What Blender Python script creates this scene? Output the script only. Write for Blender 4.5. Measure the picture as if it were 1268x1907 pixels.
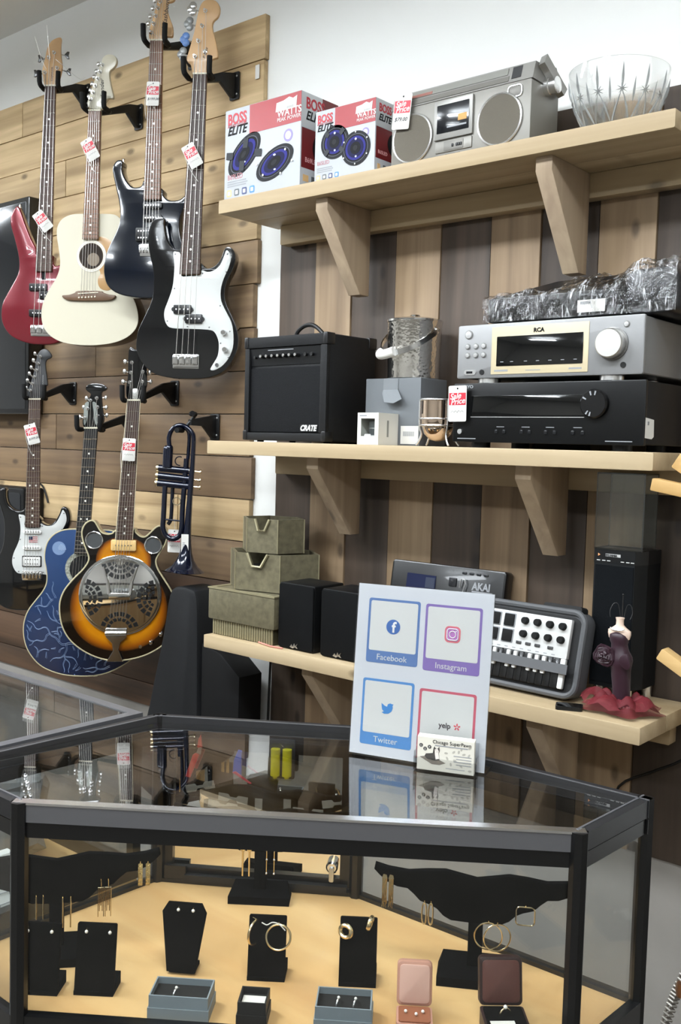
import bpy, bmesh, math, random
from mathutils import Vector, Matrix
from mathutils.geometry import tessellate_polygon
random.seed(7)
S = bpy.context.scene
for o in list(bpy.data.objects): bpy.data.objects.remove(o)
COL = S.collection
PI = math.pi
R = math.radians

# ---------------------------------------------------------------- camera
def camera_matrix(yaw, pitch, roll, loc):
    f = Vector((-math.sin(yaw)*math.cos(pitch), math.cos(yaw)*math.cos(pitch), math.sin(pitch)))
    r = f.cross(Vector((0, 0, 1))).normalized()
    u = r.cross(f)
    r2 = math.cos(roll)*r + math.sin(roll)*u
    u2 = -math.sin(roll)*r + math.cos(roll)*u
    m = Matrix((r2, u2, -f)).transposed().to_4x4()
    m.translation = Vector(loc)
    return m
cd = bpy.data.cameras.new('camera')
cam = bpy.data.objects.new('camera', cd)
COL.objects.link(cam)
cam.matrix_world = camera_matrix(.70427, -.068325, .02693, (0, -2.24, 1.5))
cd.sensor_fit = 'HORIZONTAL'; cd.sensor_width = 36; cd.lens = 1840/1268*36
cd.clip_start = .02
S.camera = cam

# ---------------------------------------------------------------- world, lamps, exposure
w = bpy.data.worlds.new('world'); S.world = w; w.use_nodes = True
w.node_tree.nodes['Background'].inputs[0].default_value = (1, .97, .92, 1)
w.node_tree.nodes['Background'].inputs[1].default_value = .14
LIGHTS = [(-5.5, -1.75, 28), (-3.8, -1.75, 31), (-2.1, -1.75, 31), (-.4, -1.75, 27), (-3.4, -3.8, 26), (-1.2, -3.8, 26), (1.0, -3.8, 22)]  # leftmost lamp added to brighten the reflection in the television
for lx, ly, le in LIGHTS:
    ld = bpy.data.lights.new('troffer_light', 'AREA'); ld.shape = 'RECTANGLE'
    ld.size = 1.16; ld.size_y = .26; ld.energy = le; ld.color = (.885, .945, 1)
    lo = bpy.data.objects.new('troffer_light', ld); COL.objects.link(lo)
    lo.location = (lx, ly, 2.945)
S.view_settings.view_transform = 'Standard'
S.view_settings.look = 'None'
S.view_settings.gamma = 1
S.view_settings.use_curve_mapping = False
S.view_settings.exposure = .9

# ---------------------------------------------------------------- materials
def lin(c):
    return tuple((v/12.92 if v <= .04045 else ((v+.055)/1.055)**2.4) for v in c)
def hx(h):
    h = h.lstrip('#')
    return lin(tuple(int(h[i:i+2], 16)/255 for i in (0, 2, 4)))
MATS = {}
def M(name, col, rough=.5, metal=0, coat=0, spec=.5, emit=0, bump=0, bscale=200, alpha=1, sheen=0, var=0):
    if name in MATS: return MATS[name]
    m = bpy.data.materials.new(name); m.use_nodes = True
    nt = m.node_tree; b = nt.nodes['Principled BSDF']
    c = hx(col) if isinstance(col, str) else col
    b.inputs['Base Color'].default_value = (*c, 1)
    b.inputs['Roughness'].default_value = rough
    b.inputs['Metallic'].default_value = metal
    b.inputs['Coat Weight'].default_value = coat
    b.inputs['Coat Roughness'].default_value = .04
    b.inputs['Specular IOR Level'].default_value = spec
    b.inputs['Sheen Weight'].default_value = sheen
    if emit:
        b.inputs['Emission Color'].default_value = (*c, 1); b.inputs['Emission Strength'].default_value = emit
    b.inputs['Alpha'].default_value = alpha
    if bump or var:
        tc = nt.nodes.new('ShaderNodeTexCoord'); n = nt.nodes.new('ShaderNodeTexNoise')
        n.inputs['Scale'].default_value = bscale; n.inputs['Detail'].default_value = 4
        nt.links.new(tc.outputs['Object'], n.inputs['Vector'])
        if bump:
            bp = nt.nodes.new('ShaderNodeBump'); bp.inputs['Strength'].default_value = bump; bp.inputs['Distance'].default_value = .002
            nt.links.new(n.outputs['Fac'], bp.inputs['Height']); nt.links.new(bp.outputs[0], b.inputs['Normal'])
        if var:
            mx = nt.nodes.new('ShaderNodeMix'); mx.data_type = 'RGBA'
            mx.inputs['A'].default_value = (*[v*(1-var) for v in c], 1); mx.inputs['B'].default_value = (*[min(1, v*(1+var)) for v in c], 1)
            cr = nt.nodes.new('ShaderNodeMapRange'); cr.inputs['From Min'].default_value = .3; cr.inputs['From Max'].default_value = .7
            nt.links.new(n.outputs['Fac'], cr.inputs['Value'])
            nt.links.new(cr.outputs[0], mx.inputs['Factor']); nt.links.new(mx.outputs['Result'], b.inputs['Base Color'])
    MATS[name] = m
    return m
def wood(name, dark, light, axis='X', rough=.62, knots=True, vary=.25, grain=1.0, coat=0):
    if name in MATS: return MATS[name]
    m = bpy.data.materials.new(name); m.use_nodes = True
    nt = m.node_tree; b = nt.nodes['Principled BSDF']; L = nt.links.new
    tc = nt.nodes.new('ShaderNodeTexCoord'); oi = nt.nodes.new('ShaderNodeObjectInfo')
    rm = nt.nodes.new('ShaderNodeVectorMath'); rm.operation = 'SCALE'; rm.inputs[0].default_value = (7.3, 5.1, 9.7)
    L(oi.outputs['Random'], rm.inputs['Scale'])
    ad = nt.nodes.new('ShaderNodeVectorMath'); ad.operation = 'ADD'
    L(tc.outputs['Object'], ad.inputs[0]); L(rm.outputs[0], ad.inputs[1])
    def mapped(sc):
        mp = nt.nodes.new('ShaderNodeMapping'); mp.inputs['Scale'].default_value = sc; L(ad.outputs[0], mp.inputs['Vector']); return mp
    lo, hi = 1.2*grain, 26*grain
    sc = {'X': (lo, hi, hi), 'Y': (hi, lo, hi), 'Z': (hi, hi, lo)}[axis]
    mp = mapped(sc)
    n1 = nt.nodes.new('ShaderNodeTexNoise'); n1.inputs['Scale'].default_value = 1; n1.inputs['Detail'].default_value = 6; n1.inputs['Distortion'].default_value = .6
    L(mp.outputs[0], n1.inputs['Vector'])
    mp2 = mapped(tuple(v*.33 for v in sc))
    n2 = nt.nodes.new('ShaderNodeTexNoise'); n2.inputs['Scale'].default_value = 1; n2.inputs['Detail'].default_value = 3
    L(mp2.outputs[0], n2.inputs['Vector'])
    mm = nt.nodes.new('ShaderNodeMath'); mm.operation = 'ADD'; L(n1.outputs['Fac'], mm.inputs[0]); L(n2.outputs['Fac'], mm.inputs[1])
    ra = nt.nodes.new('ShaderNodeValToRGB'); ra.color_ramp.elements[0].position = .38; ra.color_ramp.elements[1].position = .63
    ra.color_ramp.elements[0].color = (*hx(dark), 1); ra.color_ramp.elements[1].color = (*hx(light), 1)
    hf = nt.nodes.new('ShaderNodeMath'); hf.operation = 'MULTIPLY'; hf.inputs[1].default_value = .5; L(mm.outputs[0], hf.inputs[0]); L(hf.outputs[0], ra.inputs['Fac'])
    out = ra.outputs['Color']
    if knots:
        sp = nt.nodes.new('ShaderNodeSeparateXYZ'); L(ad.outputs[0], sp.inputs[0])
        cb = nt.nodes.new('ShaderNodeCombineXYZ')
        kx, kz = (4.2, 8.5) if axis == 'X' else (8.5, 4.2)
        for src, dst, k_ in (('X', 'X', kx), ('Z', 'Y', kz)):
            q = nt.nodes.new('ShaderNodeMath'); q.operation = 'MULTIPLY'; q.inputs[1].default_value = k_; L(sp.outputs[src], q.inputs[0]); L(q.outputs[0], cb.inputs[dst])
        vo = nt.nodes.new('ShaderNodeTexVoronoi'); vo.voronoi_dimensions = '2D'; vo.inputs['Scale'].default_value = 1; vo.inputs['Randomness'].default_value = 1
        L(cb.outputs[0], vo.inputs['Vector'])
        kr = nt.nodes.new('ShaderNodeMapRange'); kr.inputs['From Min'].default_value = .045; kr.inputs['From Max'].default_value = .12
        kr.inputs['To Min'].default_value = .75; kr.inputs['To Max'].default_value = 0
        L(vo.outputs['Distance'], kr.inputs['Value'])
        sc_ = nt.nodes.new('ShaderNodeSeparateColor'); L(vo.outputs['Color'], sc_.inputs[0])
        gt_ = nt.nodes.new('ShaderNodeMapRange'); gt_.inputs['From Min'].default_value = .5; gt_.inputs['From Max'].default_value = .62; L(sc_.outputs[0], gt_.inputs['Value'])
        km = nt.nodes.new('ShaderNodeMath'); km.operation = 'MULTIPLY'; L(kr.outputs[0], km.inputs[0]); L(gt_.outputs[0], km.inputs[1])
        mx = nt.nodes.new('ShaderNodeMix'); mx.data_type = 'RGBA'; L(km.outputs[0], mx.inputs['Factor']); L(out, mx.inputs['A'])
        mx.inputs['B'].default_value = (*[v*.35 for v in hx(dark)], 1); out = mx.outputs['Result']
    hs = nt.nodes.new('ShaderNodeHueSaturation'); vr = nt.nodes.new('ShaderNodeMapRange')
    vr.inputs['To Min'].default_value = 1-vary; vr.inputs['To Max'].default_value = 1+vary
    L(oi.outputs['Random'], vr.inputs['Value']); L(vr.outputs[0], hs.inputs['Value']); L(out, hs.inputs['Color'])
    L(hs.outputs[0], b.inputs['Base Color'])
    b.inputs['Roughness'].default_value = rough; b.inputs['Coat Weight'].default_value = coat
    bp = nt.nodes.new('ShaderNodeBump'); bp.inputs['Strength'].default_value = .25; bp.inputs['Distance'].default_value = .002
    L(n1.outputs['Fac'], bp.inputs['Height']); L(bp.outputs[0], b.inputs['Normal'])
    MATS[name] = m
    return m
def thin_glass(name, tint=(.96, .975, .97), refl=1.0, rough=0.0, bump=0, bscale=30):
    if name in MATS: return MATS[name]
    m = bpy.data.materials.new(name); m.use_nodes = True
    nt = m.node_tree; nt.nodes.clear(); L = nt.links.new
    o = nt.nodes.new('ShaderNodeOutputMaterial'); mx = nt.nodes.new('ShaderNodeMixShader')
    t = nt.nodes.new('ShaderNodeBsdfTransparent'); t.inputs[0].default_value = (*tint, 1)
    g = nt.nodes.new('ShaderNodeBsdfGlossy'); g.inputs['Roughness'].default_value = rough
    fr = nt.nodes.new('ShaderNodeLayerWeight'); fr.inputs['Blend'].default_value = .5
    pw = nt.nodes.new('ShaderNodeMath'); pw.operation = 'POWER'; pw.inputs[1].default_value = 4.5
    sc = nt.nodes.new('ShaderNodeMath'); sc.operation = 'MULTIPLY_ADD'; sc.inputs[1].default_value = .96; sc.inputs[2].default_value = .04
    ml = nt.nodes.new('ShaderNodeMath'); ml.operation = 'MULTIPLY'; ml.inputs[1].default_value = refl; ml.use_clamp = True
    if bump:
        tc = nt.nodes.new('ShaderNodeTexCoord'); n = nt.nodes.new('ShaderNodeTexNoise'); n.inputs['Scale'].default_value = bscale; n.inputs['Detail'].default_value = 5
        n.inputs['Distortion'].default_value = 1.5
        bp = nt.nodes.new('ShaderNodeBump'); bp.inputs['Strength'].default_value = bump; bp.inputs['Distance'].default_value = .01
        L(tc.outputs['Object'], n.inputs['Vector']); L(n.outputs['Fac'], bp.inputs['Height']); L(bp.outputs[0], g.inputs['Normal']); L(bp.outputs[0], fr.inputs['Normal'])
    L(fr.outputs['Facing'], pw.inputs[0]); L(pw.outputs[0], sc.inputs[0])
    L(sc.outputs[0], ml.inputs[0]); L(ml.outputs[0], mx.inputs[0]); L(t.outputs[0], mx.inputs[1]); L(g.outputs[0], mx.inputs[2]); L(mx.outputs[0], o.inputs[0])
    MATS[name] = m
    return m
def nodes_mat(name):
    m = bpy.data.materials.new(name); m.use_nodes = True; MATS[name] = m
    return m, m.node_tree, m.node_tree.nodes['Principled BSDF']

# ---------------------------------------------------------------- mesh builder
class MB:
    def __init__(s): s.v = []; s.f = []
    def add(s, vs, fs):
        k = len(s.v); s.v += [tuple(p) for p in vs]; s.f += [[i+k for i in f] for f in fs]; return s
    def box(s, x0, x1, y0, y1, z0, z1):
        return s.add([(x0,y0,z0),(x1,y0,z0),(x1,y1,z0),(x0,y1,z0),(x0,y0,z1),(x1,y0,z1),(x1,y1,z1),(x0,y1,z1)],
                     [(0,3,2,1),(4,5,6,7),(0,1,5,4),(1,2,6,5),(2,3,7,6),(3,0,4,7)])
    def rbox(s, x0, x1, y0, y1, z0, z1, r=.004, seg=3):
        # rounded in the XZ outline, with a chamfer front and back
        return s.slab(rrect((x0+x1)/2, (z0+z1)/2, x1-x0, z1-z0, r, seg), y0, y1, min(r*.5, (y1-y0)*.3))
    def tube(s, pts, r, n=8, closed=False, caps=True):
        P = [Vector(p) for p in pts]; m = len(P)
        rr = r if isinstance(r, (list, tuple)) else [r]*m
        T = []
        for i in range(m):
            a = P[(i-1) % m] if (closed or i > 0) else P[i]; b = P[(i+1) % m] if (closed or i < m-1) else P[i]
            d = b-a; T.append(d.normalized() if d.length > 1e-9 else Vector((0, 0, 1)))
        up = Vector((0, 0, 1)) if abs(T[0].z) < .9 else Vector((1, 0, 0))
        nrm = (up - T[0]*up.dot(T[0])).normalized(); vs = []
        for i in range(m):
            nrm = nrm - T[i]*nrm.dot(T[i])
            nrm = nrm.normalized() if nrm.length > 1e-6 else T[i].orthogonal().normalized()
            bi = T[i].cross(nrm)
            for k in range(n):
                a = 2*PI*k/n; vs.append(P[i] + (nrm*math.cos(a) + bi*math.sin(a))*rr[i])
        fs = []
        for i in range(m if closed else m-1):
            j = (i+1) % m
            for k in range(n): fs.append((i*n+k, i*n+(k+1) % n, j*n+(k+1) % n, j*n+k))
        if not closed and caps: fs += [list(range(n))[::-1], [(m-1)*n+k for k in range(n)]]
        return s.add(vs, fs)
    def cyl(s, a, b, r, r2=None, n=16):
        return s.tube([a, b], [r, r if r2 is None else r2], n)
    def lathe(s, prof, c=(0, 0, 0), n=24, axis='Z', caps=True):
        vs = []; m = len(prof)
        for r, h in prof:
            for k in range(n):
                a = 2*PI*k/n; x, y = r*math.cos(a), r*math.sin(a)
                vs.append({'Z': (c[0]+x, c[1]+y, c[2]+h), 'Y': (c[0]+x, c[1]+h, c[2]+y), 'X': (c[0]+h, c[1]+x, c[2]+y)}[axis])
        fs = [(i*n+k, i*n+(k+1) % n, (i+1)*n+(k+1) % n, (i+1)*n+k) for i in range(m-1) for k in range(n)]
        if caps: fs += [list(range(n)), [(m-1)*n+k for k in range(n)]]
        return s.add(vs, fs)
    def sphere(s, c, r, n=12, m=8, sc=(1, 1, 1)):
        vs = []; 
        for i in range(m+1):
            t = PI*i/m
            for k in range(n):
                a = 2*PI*k/n; q = max(math.sin(t), .001)
                vs.append((c[0]+r*sc[0]*q*math.cos(a), c[1]+r*sc[1]*q*math.sin(a), c[2]+r*sc[2]*math.cos(t)))
        return s.add(vs, [(i*n+k, i*n+(k+1) % n, (i+1)*n+(k+1) % n, (i+1)*n+k) for i in range(m) for k in range(n)])
    def slab(s, pts, y0, y1, bev=0, seg=2):
        # outline in (x, z), thickness along y, edges rounded by bev
        P = ccw(pts); n = len(P)
        while bev > 1e-4 and n > 12 and crosses(inset(P, bev)): bev *= .75
        rings = []
        if bev > 0:
            for i in range(seg+1):
                a = PI/2*i/seg; rings.append((bev*(1-math.sin(a)), y0 + bev*(1-math.cos(a))))
            for i in range(seg, -1, -1):
                a = PI/2*i/seg; rings.append((bev*(1-math.sin(a)), y1 - bev*(1-math.cos(a))))
        else: rings = [(0, y0), (0, y1)]
        vs = []
        for d, y in rings:
            for (x, z) in (inset(P, d) if d > 1e-6 else P): vs.append((x, y, z))
        m = len(rings)
        fs = [(i*n+k, i*n+(k+1) % n, (i+1)*n+(k+1) % n, (i+1)*n+k) for i in range(m-1) for k in range(n)]
        if n > 40:
            for base, fl in ((0, False), ((m-1)*n, True)):
                for t_ in tessellate_polygon([[Vector((vs[base+k][0], vs[base+k][2], 0)) for k in range(n)]]):
                    fs.append([base+i for i in (t_[::-1] if fl else t_)])
        else: fs += [list(range(n)), [(m-1)*n+k for k in range(n)][::-1]]
        return s.add(vs, fs)
    def prism(s, pts, z0, z1):
        n = len(pts)
        return s.add([(x, y, z0) for x, y in pts]+[(x, y, z1) for x, y in pts],
                     [list(range(n))[::-1], list(range(n, 2*n))]+[(k, (k+1) % n, n+(k+1) % n, n+k) for k in range(n)])
    def xform(s, m):
        s.v = [tuple(m @ Vector(p)) for p in s.v]; return s
    def build(s, name, mat, parent=None, loc=(0, 0, 0), rot=(0, 0, 0), smooth=35, label=None, kind=None):
        me = bpy.data.meshes.new(name); me.from_pydata(s.v, [], s.f); me.validate()
        bm = bmesh.new(); bm.from_mesh(me); bmesh.ops.recalc_face_normals(bm, faces=bm.faces); bm.to_mesh(me); bm.free()
        if mat: me.materials.append(mat)
        if smooth:
            for p in me.polygons: p.use_smooth = True
            me.set_sharp_from_angle(angle=R(smooth))
        return link(name, me, parent, loc, rot, label, kind)
def link(name, me, parent=None, loc=(0, 0, 0), rot=(0, 0, 0), label=None, kind=None):
    o = bpy.data.objects.new(name, me); COL.objects.link(o); o.parent = parent
    o.location = loc; o.rotation_euler = rot
    if label: o['label'] = label
    if kind: o['kind'] = kind
    return o
def ccw(pts):
    a = sum(pts[i][0]*pts[(i+1) % len(pts)][1]-pts[(i+1) % len(pts)][0]*pts[i][1] for i in range(len(pts)))
    return list(pts) if a > 0 else list(pts)[::-1]
def inset(P, d):
    n = len(P); o = []
    for i in range(n):
        a, b, c = Vector(P[i-1]), Vector(P[i]), Vector(P[(i+1) % n])
        e1 = (b-a); e2 = (c-b)
        n1 = Vector((-e1.y, e1.x)).normalized(); n2 = Vector((-e2.y, e2.x)).normalized()
        k = n1+n2
        k = k.normalized() if k.length > 1e-6 else n1
        o.append(tuple(b + k*d/max(.5, k.dot(n1))))
    return o
def crosses(Q):
    n = len(Q)
    def o(a, b, c): return (b[0]-a[0])*(c[1]-a[1])-(b[1]-a[1])*(c[0]-a[0])
    for i in range(n):
        a, b = Q[i], Q[(i+1) % n]
        for j in range(i+2, min(n, i+60)):
            if i == 0 and j == n-1: continue
            c, d = Q[j], Q[(j+1) % n]
            if max(a[0], b[0]) < min(c[0], d[0]) or max(c[0], d[0]) < min(a[0], b[0]): continue
            if o(a, b, c)*o(a, b, d) < 0 and o(c, d, a)*o(c, d, b) < 0: return True
    return False
def rrect(cx, cz, w, h, r, seg=4):
    o = []
    r = min(r, w/2-1e-5, h/2-1e-5)
    for sx, sz, a0 in ((1, -1, -90), (1, 1, 0), (-1, 1, 90), (-1, -1, 180)):
        for i in range(seg+1):
            a = R(a0+90*i/seg); o.append((cx+sx*(w/2-r)+r*math.cos(a), cz+sz*(h/2-r)+r*math.sin(a)))
    return o
def ell(cx, cz, rx, rz=None, n=32, rot=0):
    rz = rz or rx; c, s_ = math.cos(rot), math.sin(rot)
    return [(cx+rx*math.cos(a)*c-rz*math.sin(a)*s_, cz+rx*math.cos(a)*s_+rz*math.sin(a)*c) for a in (2*PI*k/n for k in range(n))]
def spline(pts, closed=True, k=4):
    n = len(pts); o = []
    P = [Vector(p) for p in pts]
    for i in range(n if closed else n-1):
        if closed: a, b, c, d = P[i-1], P[i], P[(i+1) % n], P[(i+2) % n]
        else: a, b, c, d = P[max(i-1, 0)], P[i], P[i+1], P[min(i+2, n-1)]
        for j in range(k):
            t = j/k
            o.append(tuple(.5*((2*b)+(c-a)*t+(2*a-5*b+4*c-d)*t*t+(3*b-a-3*c+d)*t**3)))
    if not closed: o.append(tuple(P[-1]))
    return o
def thing(name, label, cat, loc=(0, 0, 0), rz=0, group=None, rot=None):
    o = bpy.data.objects.new(name, None); COL.objects.link(o); o.empty_display_size = .05
    o.location = loc; o.rotation_euler = rot or (0, 0, rz); tag(o, label, cat, group)
    return o
def tag(o, label, cat, group=None):
    o['label'] = label; o['category'] = cat
    if group: o['group'] = group
    return o
def copy_tree(o, parent=None):
    c = o.copy(); COL.objects.link(c); c.parent = parent
    for ch in list(o.children): copy_tree(ch, c)
    return c
def txt(parent, s, size, mat, loc, rot=(PI/2, 0, 0), align='LEFT', shear=0, sx=1, bold=0, name='lettering', ext=.0003):
    cu = bpy.data.curves.new(name, 'FONT'); cu.body = s; cu.size = size; cu.align_x = align; cu.align_y = 'BOTTOM_BASELINE'
    cu.shear = shear; cu.extrude = ext; cu.offset = bold; cu.resolution_u = 3
    t = bpy.data.objects.new(name, cu); COL.objects.link(t)
    me = bpy.data.meshes.new_from_object(t)
    bpy.data.objects.remove(t); bpy.data.curves.remove(cu)
    me.materials.clear(); me.materials.append(mat)
    o = link(name, me, parent, loc, rot); o.scale = (sx, 1, 1)
    return o
def plate(parent, name, pts, y, mat, t=.0006, bev=0, label=None):
    return MB().slab(pts, y-t, y, bev).build(name, mat, parent, label=label)
def rect(x0, x1, z0, z1): return [(x0, z0), (x1, z0), (x1, z1), (x0, z1)]

WHITE = M('white_print', '#d2d2cf', .5); BLACKP = M('black_print', '#0f1012', .6, spec=.2); REDP = M('red_print', '#b41f2e', .45)
CHROME = M('chrome', (.72, .72, .72), .12, 1); STEEL = M('brushed_steel', (.6, .6, .59), .4, 1)
BLKMET = M('black_powder_metal', '#141414', .45, 0, spec=.4); RUBBER = M('black_rubber', '#141414', .75, spec=.25)
GREYP = M('grey_print', '#8d8f92', .5); PAPER = M('paper_white', '#d3d1cb', .7); INK = M('pen_ink', '#2b2b33', .6)
GOLD = M('gold', (.84, .69, .42), .25, 1); SILV = M('bright_silver', (.86, .86, .86), .27, 1)
VELVET = M('black_velvet', '#070708', .95, spec=.05)
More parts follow.
